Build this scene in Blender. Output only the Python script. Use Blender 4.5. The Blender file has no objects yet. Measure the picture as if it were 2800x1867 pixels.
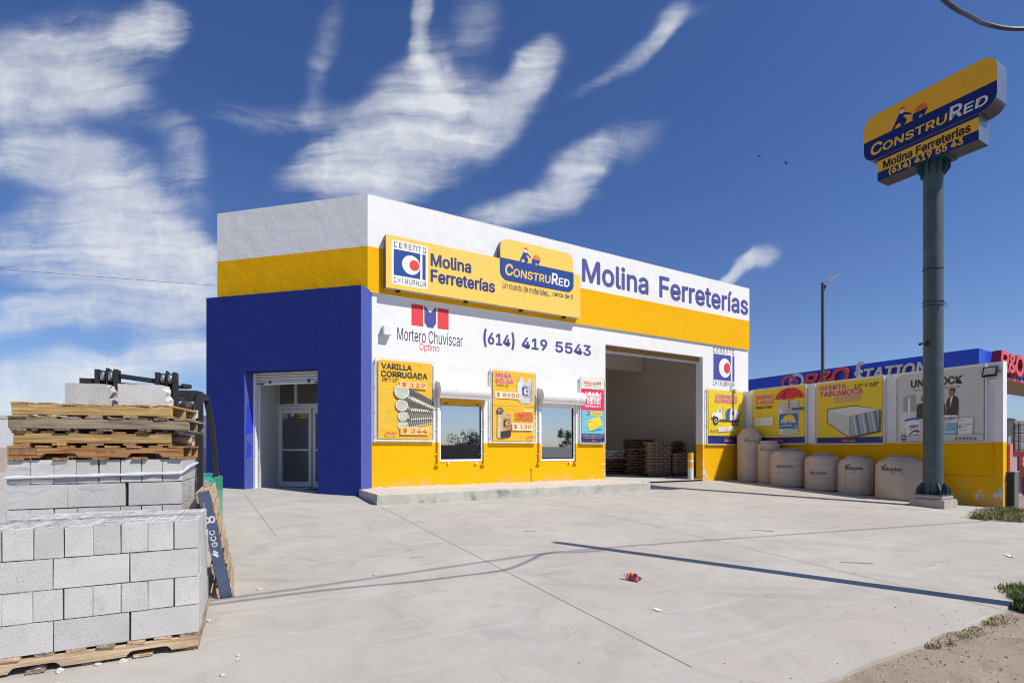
import bpy, bmesh, math, random
from mathutils import Vector, Matrix, noise
R = math.radians
C = bpy.context.scene.collection
SC = bpy.context.scene
rng = random.Random(7)

# ------------------------------------------------------------------ camera, light, exposure
cam_d = bpy.data.cameras.new('camera'); cam = bpy.data.objects.new('camera', cam_d); C.objects.link(cam)
cam.location = (0, 0, 1.1); cam.rotation_euler = (R(90), 0, 0)
cam_d.sensor_width = 36; cam_d.lens = 18.0; cam_d.shift_y = 0.1045
cam_d.clip_start = 0.05; cam_d.clip_end = 20000
SC.camera = cam
SC.view_settings.view_transform = 'Standard'; SC.view_settings.look = 'None'
SC.view_settings.exposure = 0.0; SC.view_settings.gamma = 1.0
SC.cycles.use_denoising = True; SC.cycles.pixel_filter_type = 'BLACKMAN_HARRIS'; SC.cycles.filter_width = 1.05
SC.cycles.max_bounces = 8; SC.cycles.diffuse_bounces = 6; SC.cycles.transparent_max_bounces = 12
SUN_DIR = Vector((0.88, -0.475, 0)).normalized(); SUN_EL = 50.0
sun_d = bpy.data.lights.new('sun', 'SUN'); sun_d.energy = 4.9; sun_d.angle = R(0.55); sun_d.color = (1.0, 0.955, 0.88)
sun = bpy.data.objects.new('sun', sun_d); C.objects.link(sun)
sv = Vector((SUN_DIR.x*math.cos(R(SUN_EL)), SUN_DIR.y*math.cos(R(SUN_EL)), math.sin(R(SUN_EL))))
sun.rotation_euler = sv.to_track_quat('Z', 'Y').to_euler(); sun.location = sv*60

def hx(s):
    s = s.lstrip('#'); v = [int(s[i:i+2], 16)/255 for i in (0, 2, 4)]
    return tuple(((c+0.055)/1.055)**2.4 if c > 0.04045 else c/12.92 for c in v)

class N:                                     # thin node-tree helper
    def __init__(s, nt): s.nt = nt
    def new(s, t, **kw):
        n = s.nt.nodes.new(t)
        for k, v in kw.items(): setattr(n, k, v)
        return n
    def put(s, sock, v):
        if v is None: return
        if hasattr(v, 'links'): s.nt.links.new(v, sock)
        elif isinstance(v, (tuple, list)) and len(v) == 3 and sock.type == 'RGBA': sock.default_value = (*v, 1)
        else: sock.default_value = v
    def math(s, op, a, b=None, c=None, clamp=False):
        n = s.new('ShaderNodeMath', operation=op, use_clamp=clamp)
        for i, v in enumerate((a, b, c)): s.put(n.inputs[i], v)
        return n.outputs[0]
    def vmath(s, op, a, b=None, out=0):
        n = s.new('ShaderNodeVectorMath', operation=op); s.put(n.inputs[0], a)
        if b is not None: s.put(n.inputs[1], b)
        return n.outputs[out]
    def mix(s, f, a, b, mode='MIX'):
        n = s.new('ShaderNodeMix', data_type='RGBA', blend_type=mode)
        s.put(n.inputs[0], f); s.put(n.inputs[6], a); s.put(n.inputs[7], b); return n.outputs[2]
    def noise(s, vec, scale, detail=4, rough=.55, dist=0, out=0, lac=2.0):
        n = s.new('ShaderNodeTexNoise'); s.put(n.inputs['Vector'], vec)
        n.inputs['Scale'].default_value = scale; n.inputs['Detail'].default_value = detail
        n.inputs['Roughness'].default_value = rough; n.inputs['Distortion'].default_value = dist; n.inputs['Lacunarity'].default_value = lac
        return n.outputs[out]
    def ramp(s, v, a, b, lo=0., hi=1., smooth=True):
        n = s.new('ShaderNodeMapRange', interpolation_type='SMOOTHSTEP' if smooth else 'LINEAR')
        s.put(n.inputs[0], v); n.inputs[1].default_value = a; n.inputs[2].default_value = b; n.inputs[3].default_value = lo; n.inputs[4].default_value = hi
        return n.outputs[0]
    def grey(s, f):
        n = s.new('ShaderNodeCombineXYZ')
        for i in range(3): s.put(n.inputs[i], f)
        return n.outputs[0]
    def mapping(s, vec, loc=(0,0,0), rot=(0,0,0), scale=(1,1,1), kind='POINT'):
        n = s.new('ShaderNodeMapping', vector_type=kind); s.put(n.inputs[0], vec)
        n.inputs[1].default_value = loc; n.inputs[2].default_value = rot; n.inputs[3].default_value = scale
        return n.outputs[0]

# ------------------------------------------------------------------ sky with drifting cirrus
GLYPHS = {
 65: [120,[4,0,50,127,69,127,116,0,99,0,72,76,69,83,66,93,62,105,58,120,61,120,57,105,53,93,50,83,48,76,21,0,27,36,27,50,92,50,92,36],[0,9,1,9,2,1,9,10,2,10,3,2,0,17,9,17,11,9,11,8,9,11,8,10,8,18,10,18,3,10,7,18,8,17,12,11,6,18,7,17,13,12,5,18,6,17,14,13,17,16,14,16,15,14,4,19,5,19,18,5,0,16,17,16,18,17,16,19,18,19,3,18,0,15,16,4,3,19]],
 66: [114,[15,0,15,127,60,127,72,126,82,123,90,117,95,110,98,102,100,93,99,86,97,80,93,75,89,71,84,69,79,67,79,66,85,64,91,61,96,57,101,51,104,43,104,34,103,25,100,17,94,10,86,4,75,1,62,0,31,14,61,14,74,16,82,20,87,26,89,34,88,40,86,46,82,51,76,54,70,57,62,58,31,58,31,71,59,71,66,72,72,74,77,77,81,82,83,87,84,93,83,101,78,107,71,111,60,113,31,113],[0,53,1,53,2,1,53,3,2,53,4,3,53,5,4,53,52,5,52,6,5,0,41,53,51,6,52,50,6,51,50,7,6,49,7,50,49,8,7,48,8,49,48,9,8,47,9,48,46,9,47,46,10,9,45,10,46,45,11,10,44,11,45,44,12,11,43,12,44,42,12,43,42,13,12,0,40,41,40,42,41,40,13,42,40,14,13,40,15,14,40,16,15,40,17,16,40,39,17,39,18,17,0,28,40,38,18,39,37,18,38,37,19,18,36,19,37,36,20,19,35,20,36,34,20,35,34,21,20,33,21,34,32,21,33,32,22,21,31,22,32,31,23,22,30,23,31,30,24,23,29,24,30,0,29,28,0,24,29,0,25,24,0,26,25,0,27,26]],
 67: [128,[67,-2,51,0,38,6,26,16,17,29,12,45,10,64,12,82,17,98,26,111,38,121,51,127,67,129,76,128,85,126,93,123,101,118,107,112,112,105,116,96,118,87,102,87,100,93,97,99,94,103,89,107,84,110,79,112,73,114,67,114,56,112,46,108,38,101,31,91,27,78,26,64,27,49,31,36,38,26,46,19,56,15,67,13,73,14,79,15,84,17,89,20,94,24,97,29,100,34,102,40,118,40,116,31,112,23,107,16,101,9,93,5,85,1,76,-1],[11,13,12,11,14,13,10,14,11,10,15,14,10,16,15,9,16,10,9,29,16,29,17,16,9,30,29,28,17,29,27,17,28,9,31,30,26,17,27,26,18,17,8,31,9,25,18,26,8,32,31,24,18,25,24,19,18,23,19,24,8,33,32,22,19,23,7,33,8,22,20,19,21,20,22,7,34,33,6,34,7,6,35,34,5,35,6,5,36,35,5,37,36,4,37,5,48,50,49,48,51,50,4,38,37,47,51,48,47,52,51,3,38,4,46,52,47,3,39,38,45,52,46,45,53,52,44,53,45,3,40,39,43,53,44,2,40,3,43,54,53,42,54,43,2,41,40,41,54,42,2,54,41,2,55,54,1,55,2,1,56,55,1,57,56,0,57,1]],
 68: [126,[55,0,24,0,24,14,54,14,63,15,72,17,79,20,86,25,91,30,95,37,98,45,99,54,100,64,99,74,98,82,95,90,91,97,86,103,80,107,73,110,65,112,55,113,23,113,23,127,56,127,68,126,79,124,88,120,96,114,103,107,108,98,112,88,115,76,115,64,115,51,112,40,108,30,103,21,96,14,88,8,78,3,67,1,31,127,31,0,15,0,15,127],[44,23,45,23,42,45,44,22,23,42,24,23,43,24,42,43,21,24,21,25,24,21,26,25,21,27,26,21,28,27,21,20,28,20,29,28,44,21,22,44,2,21,2,43,21,19,29,20,18,29,19,17,29,18,17,30,29,16,30,17,16,31,30,15,31,16,14,31,15,14,32,31,13,32,14,13,33,32,12,33,13,11,33,12,11,34,33,10,34,11,10,35,34,9,35,10,9,36,35,8,36,9,7,36,8,7,37,36,6,37,7,6,38,37,5,38,6,4,38,5,3,38,4,44,1,2,43,3,2,43,38,3,43,39,38,43,40,39,43,41,40,43,0,41,1,43,44,43,0,1]],
 69: [105,[15,0,15,127,93,127,93,113,31,113,31,71,89,71,89,57,31,57,31,14,94,14,94,0],[0,4,1,4,2,1,4,3,2,0,5,4,0,8,5,8,6,5,8,7,6,0,9,8,0,10,9,0,11,10]],
 70: [103,[15,0,15,127,92,127,92,113,31,113,31,70,87,70,87,55,31,55,31,0],[0,4,1,4,2,1,4,3,2,0,5,4,0,8,5,8,6,5,8,7,6,0,9,8]],
 71: [130,[67,-2,51,0,37,6,26,16,17,29,12,45,10,64,12,82,17,98,26,111,37,121,51,127,66,129,76,128,85,126,93,122,101,117,107,111,112,104,116,96,119,87,102,87,100,93,97,98,93,103,89,107,84,110,79,112,73,113,66,114,56,112,46,108,38,101,31,91,27,78,26,64,27,49,31,36,38,26,46,19,56,15,67,13,77,14,86,18,94,23,99,31,103,40,104,51,109,50,71,50,71,64,119,64,119,50,118,35,113,23,105,12,94,5,82,0],[11,13,12,11,14,13,10,14,11,10,15,14,10,16,15,9,16,10,9,29,16,29,17,16,9,30,29,28,17,29,27,17,28,9,31,30,26,17,27,8,31,9,26,18,17,25,18,26,8,32,31,24,18,25,24,19,18,23,19,24,8,33,32,7,33,8,22,19,23,22,20,19,21,20,22,7,34,33,6,34,7,6,35,34,49,51,50,49,47,51,47,52,51,5,35,6,5,36,35,49,46,47,48,52,47,48,53,52,46,48,49,46,53,48,5,37,36,4,37,5,45,53,46,4,38,37,45,54,53,44,54,45,3,38,4,3,39,38,43,54,44,43,55,54,3,40,39,42,55,43,2,40,3,2,41,40,41,55,42,2,55,41,2,56,55,1,56,2,1,57,56,0,57,1]],
 72: [129,[15,0,15,127,31,127,31,72,98,72,98,127,114,127,114,0,98,0,98,58,31,58,31,0],[0,2,1,0,3,2,4,6,5,4,7,6,0,10,3,10,4,3,10,9,4,9,7,4,0,11,10,8,7,9]],
 73: [75,[8,0,8,14,30,14,30,113,8,113,8,127,67,127,67,113,46,113,46,14,67,14,67,0],[4,6,5,4,7,6,3,7,4,2,8,3,8,7,3,2,9,8,0,2,1,0,9,2,0,10,9,0,11,10]],
 74: [99,[46,-2,31,1,19,8,11,20,8,36,8,43,24,43,24,36,26,26,30,19,37,14,46,12,55,14,62,19,66,26,68,36,68,127,84,127,84,36,81,20,74,8,61,1],[15,17,16,15,18,17,4,6,5,4,7,6,3,7,4,3,8,7,14,18,15,14,19,18,3,9,8,13,19,14,2,9,3,13,20,19,2,10,9,12,20,13,11,20,12,2,11,10,2,20,11,1,20,2,1,21,20,0,21,1]],
 75: [117,[26,36,26,54,30,60,35,65,39,71,44,76,48,81,53,86,91,127,112,127,58,69,57,69,15,0,15,127,31,127,31,84,31,56,31,48,31,0,93,0,47,65,57,77,112,0],[12,14,13,12,15,14,7,9,8,7,21,9,21,10,9,6,21,7,12,1,15,1,2,15,2,16,15,5,21,6,5,20,21,10,22,21,4,20,5,3,20,4,0,10,11,0,22,10,2,20,3,2,19,20,16,19,2,17,19,16,12,0,1,18,19,17,12,22,0,18,22,12,19,22,18]],
 76: [98,[15,0,15,127,31,127,31,14,90,14,90,0],[0,2,1,0,3,2,0,4,3,0,5,4]],
 77: [157,[15,0,15,127,38,127,69,47,70,45,71,42,72,40,73,37,74,34,75,31,76,27,77,24,78,21,79,18,80,15,80,12,77,12,78,15,79,18,79,21,80,24,81,27,82,30,84,34,85,37,86,40,86,42,87,45,88,47,119,127,142,127,142,0,126,0,126,73,126,76,126,79,126,82,126,85,126,89,126,92,126,96,126,100,127,103,127,107,127,111,127,114,128,114,127,110,126,106,124,102,123,98,122,94,120,91,119,87,118,84,117,80,116,78,115,75,114,73,85,0,72,0,43,73,42,75,41,77,40,80,39,83,37,87,36,90,35,94,34,98,32,102,31,106,29,110,28,114,30,114,30,111,30,108,30,104,30,100,30,97,30,93,30,89,30,86,30,82,30,79,30,76,30,73,30,0],[0,73,1,73,2,1,73,74,2,74,3,2,28,45,29,45,30,29,45,46,30,46,31,30,0,72,73,75,3,74,28,44,45,47,31,46,76,3,75,28,48,44,48,43,44,48,43,47,43,31,47,0,76,72,76,71,72,0,77,76,71,3,76,42,31,43,28,49,48,70,3,71,0,78,77,41,31,42,28,50,49,69,3,70,0,79,78,40,31,41,28,51,50,68,3,69,0,80,79,39,31,40,28,52,51,67,3,68,0,81,80,38,31,39,28,53,52,66,3,67,0,82,81,37,31,38,28,54,53,65,3,66,0,83,82,36,31,37,28,55,54,64,3,65,0,84,83,35,31,36,28,56,55,63,3,64,0,85,84,34,31,35,28,57,56,62,3,63,0,86,85,33,31,34,28,58,57,61,3,62,0,87,86,60,3,61,28,59,58,32,31,33,60,4,3,27,59,28,60,5,4,26,59,27,60,6,5,25,59,26,60,7,6,24,59,25,60,8,7,23,59,24,60,9,8,22,59,23,60,10,9,21,59,22,60,11,10,20,59,21,60,12,11,19,59,20,60,18,12,18,13,12,18,13,19,13,59,19,14,59,13,60,17,18,15,59,14,60,16,17,60,15,16,60,59,15]],
 78: [131,[15,0,15,127,34,127,86,46,88,42,91,38,94,32,97,27,100,20,103,14,101,13,101,20,100,27,100,33,100,39,100,44,100,49,100,127,116,127,116,0,97,0,51,73,47,77,44,83,41,88,37,95,32,103,27,113,30,113,30,104,31,96,31,88,31,82,31,77,31,73,31,0],[0,27,1,27,2,1,27,28,2,28,3,2,16,18,17,16,19,18,29,26,28,26,3,28,0,29,27,29,26,27,0,30,29,25,3,26,0,31,30,24,3,25,23,3,24,0,32,31,22,3,23,0,33,32,21,3,22,0,34,33,0,35,34,20,3,21,15,19,16,20,4,3,14,19,15,20,5,4,13,19,14,20,6,5,12,19,13,20,7,6,11,19,12,20,8,7,20,10,8,10,9,8,10,19,11,20,19,10]],
 79: [133,[67,-2,51,0,38,6,26,16,17,29,12,45,10,64,12,82,17,98,26,111,38,121,51,127,67,129,82,127,96,121,107,111,116,98,121,82,123,64,121,45,116,29,107,16,96,6,82,0,67,13,78,15,87,19,96,26,102,36,106,49,108,64,106,79,102,91,96,101,87,108,78,113,67,114,56,112,46,108,38,101,31,91,27,79,26,64,27,49,31,36,38,26,46,19,56,15],[11,13,12,10,13,11,10,14,13,9,14,10,9,36,14,36,15,14,9,37,36,35,15,36,34,15,35,9,38,37,8,38,9,34,16,15,33,16,34,8,39,38,32,16,33,8,40,39,7,40,8,32,17,16,31,17,32,7,41,40,6,41,7,31,18,17,30,18,31,6,42,41,5,42,6,5,43,42,29,18,30,29,19,18,5,44,43,28,19,29,4,44,5,28,20,19,4,45,44,27,20,28,3,45,4,27,21,20,3,46,45,26,21,27,3,47,46,25,21,26,25,22,21,2,47,3,2,24,47,24,22,25,2,22,24,1,22,2,1,23,22,1,0,23]],
 80: [111,[15,0,15,127,59,127,72,126,83,122,91,116,97,107,101,98,102,87,101,76,97,66,91,58,83,52,72,48,59,46,27,46,27,61,58,61,67,61,74,64,80,68,83,73,85,80,86,87,85,94,83,100,80,106,74,110,67,112,58,113,31,113,31,0],[0,30,1,30,2,1,30,3,2,30,4,3,30,5,4,30,29,5,29,28,5,28,6,5,0,16,30,16,31,30,27,6,28,26,6,27,26,7,6,25,7,26,24,7,25,24,8,7,23,8,24,22,8,23,22,9,8,21,9,22,21,10,9,20,10,21,19,10,20,19,11,10,18,11,19,17,11,18,0,15,16,31,17,16,31,14,17,14,11,17,14,12,11,14,13,12,0,14,15,0,31,14]],
 81: [133,[61,40,78,40,92,21,96,16,117,-12,100,-12,86,7,83,11,67,-2,51,0,38,6,26,16,17,29,12,45,10,64,12,82,17,98,26,111,38,121,51,127,67,129,82,127,96,121,107,111,116,98,121,82,123,64,121,45,116,29,107,16,96,6,82,0,67,13,78,15,87,19,96,26,102,36,106,49,108,64,106,79,102,91,96,101,87,108,78,113,67,114,56,112,46,108,38,101,31,91,27,79,26,64,27,49,31,36,38,26,46,19,56,15],[19,21,20,18,21,19,18,22,21,17,22,18,17,44,22,44,23,22,17,45,44,43,23,44,42,23,43,17,46,45,16,46,17,42,24,23,41,24,42,16,47,46,40,24,41,16,48,47,15,48,16,40,25,24,39,25,40,15,49,48,14,49,15,39,26,25,38,26,39,14,50,49,13,50,14,13,51,50,37,26,38,37,27,26,13,52,51,36,27,37,12,52,13,36,28,27,7,1,0,7,34,1,34,2,1,12,53,52,35,28,36,11,53,12,35,29,28,11,54,53,34,2,35,2,29,35,3,29,2,11,55,54,33,7,34,4,29,3,30,4,29,10,55,11,10,32,55,32,7,33,10,7,32,10,6,7,10,31,6,31,5,6,9,31,10,31,4,30,9,8,31,5,4,31]],
 82: [112,[15,0,15,127,59,127,72,126,83,122,92,116,98,108,101,99,102,88,101,77,98,68,92,60,83,54,72,51,59,49,24,49,24,64,58,64,67,64,74,67,80,70,83,75,86,81,86,88,86,95,83,101,80,106,74,110,67,112,58,113,31,113,31,0,88,0,58,57,76,57,107,0],[0,16,1,16,30,1,30,2,1,30,3,2,30,4,3,30,5,4,30,29,5,29,28,5,28,6,5,16,31,30,27,6,28,26,6,27,26,7,6,25,7,26,24,7,25,24,8,7,23,8,24,22,8,23,22,9,8,21,9,22,21,10,9,20,10,21,19,10,20,19,11,10,18,11,19,17,11,18,0,15,16,31,17,16,31,33,17,33,11,17,33,34,11,34,12,11,31,14,33,14,32,33,35,12,34,13,35,12,14,35,13,0,14,15,0,31,14,32,35,14]],
 83: [112,[56,-2,43,-1,32,2,23,8,16,15,12,24,10,34,26,34,28,27,31,22,36,18,42,15,48,13,56,12,64,13,71,15,78,18,82,23,85,28,86,35,86,40,83,45,79,48,74,51,68,54,61,56,46,60,32,65,22,72,15,82,13,93,14,103,19,112,26,119,34,124,45,128,57,129,69,128,79,124,88,119,94,112,99,104,100,94,84,94,82,103,76,109,67,113,56,115,49,114,42,112,36,109,32,105,30,100,29,94,30,88,33,83,37,80,42,77,48,75,53,73,66,70,72,68,78,66,84,63,90,59,95,55,99,49,101,43,102,35,101,25,97,16,90,8,81,3,69,-1],[35,37,36,34,37,35,34,38,37,33,38,34,33,39,38,33,40,39,32,47,33,47,40,33,32,48,47,46,40,47,32,49,48,45,40,46,45,41,40,31,49,32,31,50,49,44,41,45,31,51,50,31,52,51,44,42,41,30,52,31,43,42,44,30,53,52,30,54,53,29,54,30,29,55,54,29,56,55,28,56,29,28,57,56,28,58,57,28,59,58,28,60,59,27,60,28,27,61,60,27,62,61,27,63,62,26,63,27,26,64,63,25,64,26,25,65,64,24,65,25,24,66,65,23,66,24,22,66,23,22,67,66,21,67,22,20,67,21,20,68,67,19,68,20,18,68,19,18,69,68,5,7,6,5,8,7,17,69,18,5,9,8,17,70,69,4,9,5,16,70,17,4,10,9,15,70,16,4,11,10,15,71,70,14,71,15,3,11,4,3,12,11,13,71,14,3,13,12,3,71,13,3,72,71,2,72,3,2,73,72,1,73,2,1,0,73]],
 84: [112,[8,113,8,127,104,127,104,113,64,113,64,0,48,0,48,113],[0,2,1,0,3,2,7,3,0,6,4,7,4,3,7,6,5,4]],
 85: [129,[65,-2,51,-1,38,4,29,11,21,20,17,31,15,43,15,127,31,127,31,45,32,36,35,28,40,22,47,17,55,14,65,13,74,14,83,17,89,22,94,28,97,36,98,45,98,127,114,127,114,43,113,31,108,20,101,11,91,4,79,-1],[6,8,7,6,9,8,21,23,22,21,24,23,6,10,9,20,24,21,5,10,6,20,25,24,5,11,10,19,25,20,19,26,25,4,11,5,4,12,11,18,26,19,4,13,12,17,26,18,3,13,4,17,27,26,3,14,13,16,27,17,3,15,14,15,27,16,3,27,15,2,27,3,2,28,27,1,28,2,1,29,28,0,29,1]],
 86: [120,[51,0,4,127,21,127,48,52,51,44,54,34,58,22,62,8,59,8,63,23,67,35,70,44,72,52,99,127,116,127,69,0],[0,2,1,0,3,2,12,14,13,12,15,14,0,4,3,11,15,12,10,15,11,0,5,4,9,15,10,0,6,5,8,7,9,7,15,9,0,7,6,0,15,7]],
 87: [172,[39,0,4,127,21,127,41,49,42,43,44,36,45,30,47,23,48,17,49,10,47,10,49,17,50,23,51,30,53,36,54,43,56,49,77,127,95,127,115,49,117,43,119,36,120,30,122,23,123,17,124,10,122,10,123,17,125,23,126,30,128,36,129,43,131,49,151,127,167,127,133,0,114,0,92,81,90,89,88,98,86,108,84,119,87,119,86,108,84,99,82,90,79,81,58,0],[0,2,1,0,3,2,16,41,17,41,18,17,41,42,18,42,19,18,32,34,33,32,35,34,16,43,41,43,40,41,43,40,42,40,19,42,16,44,43,39,19,40,16,45,44,38,19,39,16,46,45,37,19,38,16,47,46,36,19,37,0,4,3,15,47,16,36,20,19,31,35,32,0,5,4,14,47,15,36,21,20,30,35,31,0,6,5,13,47,14,36,22,21,29,35,30,0,7,6,12,47,13,36,23,22,28,35,29,0,8,7,11,47,12,36,24,23,27,35,28,0,10,8,10,9,8,10,47,11,36,26,24,26,25,24,26,35,27,0,47,10,36,35,26]],
 88: [119,[5,0,54,71,54,59,7,127,26,127,44,100,48,95,51,90,54,86,56,82,58,78,61,73,58,73,61,78,63,82,65,86,68,90,71,95,75,100,93,127,112,127,65,60,65,72,114,0,95,0,73,32,70,37,67,41,65,45,62,49,60,53,58,58,61,58,59,53,56,49,54,45,52,41,49,37,45,32,23,0],[2,4,3,2,5,4,18,20,19,18,21,20,2,6,5,17,21,18,2,7,6,16,21,17,2,8,7,15,21,16,2,1,8,1,9,8,14,22,15,22,21,15,1,10,9,13,22,14,1,12,10,12,11,10,12,22,13,1,22,12,1,23,22,0,31,1,31,32,1,32,23,1,0,33,31,33,30,31,33,30,32,30,23,32,0,34,33,29,23,30,0,35,34,28,23,29,0,36,35,27,23,28,0,37,36,26,23,27,0,38,37,25,23,26,0,39,38,24,23,25]],
 89: [118,[51,0,51,52,4,127,23,127,48,86,52,79,56,73,59,66,62,58,56,58,59,66,63,73,66,80,70,86,95,127,114,127,67,52,67,0],[1,3,2,1,4,3,13,15,14,13,16,15,1,5,4,12,16,13,11,16,12,1,6,5,10,16,11,1,7,6,9,8,10,8,16,10,1,8,7,1,16,8,0,16,1,0,17,16]],
 90: [110,[10,0,10,12,68,96,71,100,74,104,77,108,79,111,82,115,85,119,87,114,82,113,77,113,71,113,66,113,61,113,56,113,10,113,10,127,99,127,99,115,42,32,39,28,36,24,33,20,30,16,27,12,24,8,23,14,28,14,33,14,38,14,43,14,48,14,54,14,100,14,100,0],[16,18,17,16,8,18,8,19,18,16,7,8,9,19,8,9,20,19,16,11,7,11,6,7,10,20,9,11,6,10,6,20,10,16,12,11,16,13,12,16,14,13,16,15,14,5,20,6,4,20,5,3,20,4,2,20,3,1,20,2,1,21,20,1,22,21,1,23,22,1,24,23,1,27,24,27,28,24,28,25,24,32,34,33,32,35,34,31,35,32,30,35,31,29,35,30,28,35,29,25,35,28,1,26,27,26,35,25,0,26,1,0,35,26]],
 97: [97,[40,-2,31,-1,24,1,17,5,12,11,9,18,8,27,8,34,11,40,15,45,19,48,25,51,31,53,38,54,45,55,52,56,58,57,63,57,66,59,68,61,69,64,69,64,68,70,67,74,64,78,60,80,55,82,49,83,43,82,37,81,33,78,29,75,27,72,25,68,10,73,14,81,20,87,26,91,33,94,41,96,48,96,54,96,60,95,66,93,71,90,76,86,81,80,83,72,84,63,84,0,69,0,69,13,68,13,66,10,63,6,59,3,54,0,48,-2,43,11,50,12,57,15,62,19,66,23,68,29,69,34,69,47,67,46,65,45,62,45,58,44,54,43,50,43,47,42,44,42,39,41,34,40,29,38,26,35,24,31,23,26,24,22,25,18,28,15,32,13,37,12],[39,41,40,39,42,41,38,42,39,38,43,42,37,43,38,37,44,43,36,44,37,36,45,44,35,45,36,35,27,45,27,46,45,35,28,27,26,46,27,35,29,28,25,46,26,35,30,29,34,30,35,24,46,25,24,47,46,34,31,30,23,47,24,34,32,31,22,47,23,33,32,34,22,48,47,21,48,22,20,48,21,19,48,20,19,49,48,18,49,19,17,65,18,65,49,18,16,65,17,15,65,16,14,65,15,13,65,14,12,65,13,11,65,12,10,65,11,9,65,10,9,66,65,64,49,65,9,67,66,9,68,67,8,68,9,8,69,68,8,70,69,8,71,70,8,72,71,8,73,72,8,74,73,8,75,74,7,75,8,7,76,75,7,77,76,7,78,77,63,49,64,6,78,7,6,79,78,62,49,63,5,79,6,5,80,79,61,51,62,51,49,62,5,81,80,60,51,61,4,81,5,4,82,81,4,83,82,59,52,60,52,51,60,4,84,83,59,53,52,50,49,51,58,53,59,4,58,84,4,53,58,3,53,4,3,54,53,3,55,54,2,55,3,2,56,55,1,56,2,1,57,56,0,57,1]],
 98: [106,[57,-2,49,-1,43,1,38,4,34,8,32,11,30,15,28,15,28,0,13,0,13,127,28,127,28,80,30,80,32,83,34,86,38,90,43,93,49,95,57,96,68,95,78,90,86,83,92,73,96,61,98,47,96,33,92,21,86,11,78,4,69,-1,55,12,63,13,70,16,75,22,79,29,81,38,82,47,81,57,79,65,75,72,70,78,63,81,55,82,47,81,40,78,35,73,31,66,29,57,28,47,29,37,31,29,35,22,40,16,47,13],[9,11,10,9,12,11,18,20,19,17,20,18,17,21,20,16,21,17,16,22,21,15,22,16,14,22,15,14,43,22,43,42,22,42,23,22,13,43,14,13,44,43,13,45,44,41,23,42,9,13,12,9,47,13,47,46,13,46,45,13,40,23,41,40,24,23,39,24,40,9,48,47,38,24,39,38,25,24,9,49,48,37,25,38,9,50,49,36,25,37,36,26,25,35,26,36,9,51,50,35,27,26,34,27,35,9,7,51,7,52,51,33,27,34,7,53,52,33,28,27,32,28,33,7,6,53,6,54,53,9,8,7,5,54,6,31,28,32,5,31,54,5,28,31,4,28,5,4,29,28,3,29,4,2,29,3,2,30,29,1,30,2,1,0,30]],
 99: [99,[52,-2,40,-1,29,4,21,11,14,21,10,33,9,47,10,61,14,73,21,83,29,90,40,95,52,96,59,96,65,94,71,92,76,89,81,85,85,80,88,75,90,69,76,65,74,69,73,72,70,75,67,78,64,80,61,81,56,82,52,82,43,81,36,78,31,72,27,65,25,56,24,47,25,38,27,29,31,22,36,16,43,13,52,12,56,12,61,13,64,14,68,17,71,19,73,22,75,26,76,29,91,26,88,19,85,14,81,9,77,5,71,2,65,0,59,-2],[11,13,12,11,14,13,10,14,11,10,15,14,10,16,15,9,16,10,9,17,16,9,29,17,29,18,17,8,30,9,30,29,9,28,18,29,27,18,28,8,31,30,26,18,27,26,19,18,25,19,26,24,19,25,8,32,31,23,19,24,23,20,19,7,32,8,22,20,23,7,33,32,22,21,20,7,34,33,6,34,7,6,35,34,5,35,6,5,36,35,5,37,36,4,37,5,4,38,37,48,50,49,48,51,50,47,51,48,46,51,47,4,39,38,3,39,4,46,52,51,45,52,46,44,52,45,3,40,39,43,52,44,43,53,52,42,53,43,3,41,40,41,53,42,3,53,41,2,53,3,2,54,53,2,55,54,1,55,2,1,56,55,1,57,56,0,57,1]],
 100: [106,[49,-2,38,-1,28,4,20,11,14,21,10,33,9,47,10,61,14,73,20,83,28,90,38,95,49,96,57,95,63,93,68,90,72,86,75,83,77,80,78,80,78,127,93,127,93,0,78,0,78,15,77,15,75,11,72,8,68,4,63,1,57,-1,51,12,59,13,66,16,71,22,75,29,77,37,78,47,77,57,75,66,71,73,66,78,59,81,51,82,43,81,36,78,31,72,27,65,25,57,24,47,25,38,27,29,31,22,36,16,43,13],[19,21,20,19,22,21,11,13,12,11,14,13,10,14,11,10,15,14,9,15,10,9,16,15,9,17,16,8,44,9,44,43,9,43,17,9,43,18,17,42,18,43,41,18,42,8,45,44,41,19,18,41,40,19,40,39,19,39,22,19,8,46,45,7,46,8,7,47,46,38,22,39,7,48,47,6,48,7,37,22,38,6,49,48,6,50,49,36,22,37,5,50,6,5,51,50,35,22,36,4,51,5,4,52,51,34,24,35,24,22,35,4,53,52,33,24,34,3,53,4,3,54,53,32,25,33,25,24,33,32,26,25,23,22,24,3,31,54,31,26,32,3,26,31,3,27,26,2,27,3,2,28,27,2,29,28,1,29,2,1,30,29,0,30,1]],
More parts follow.
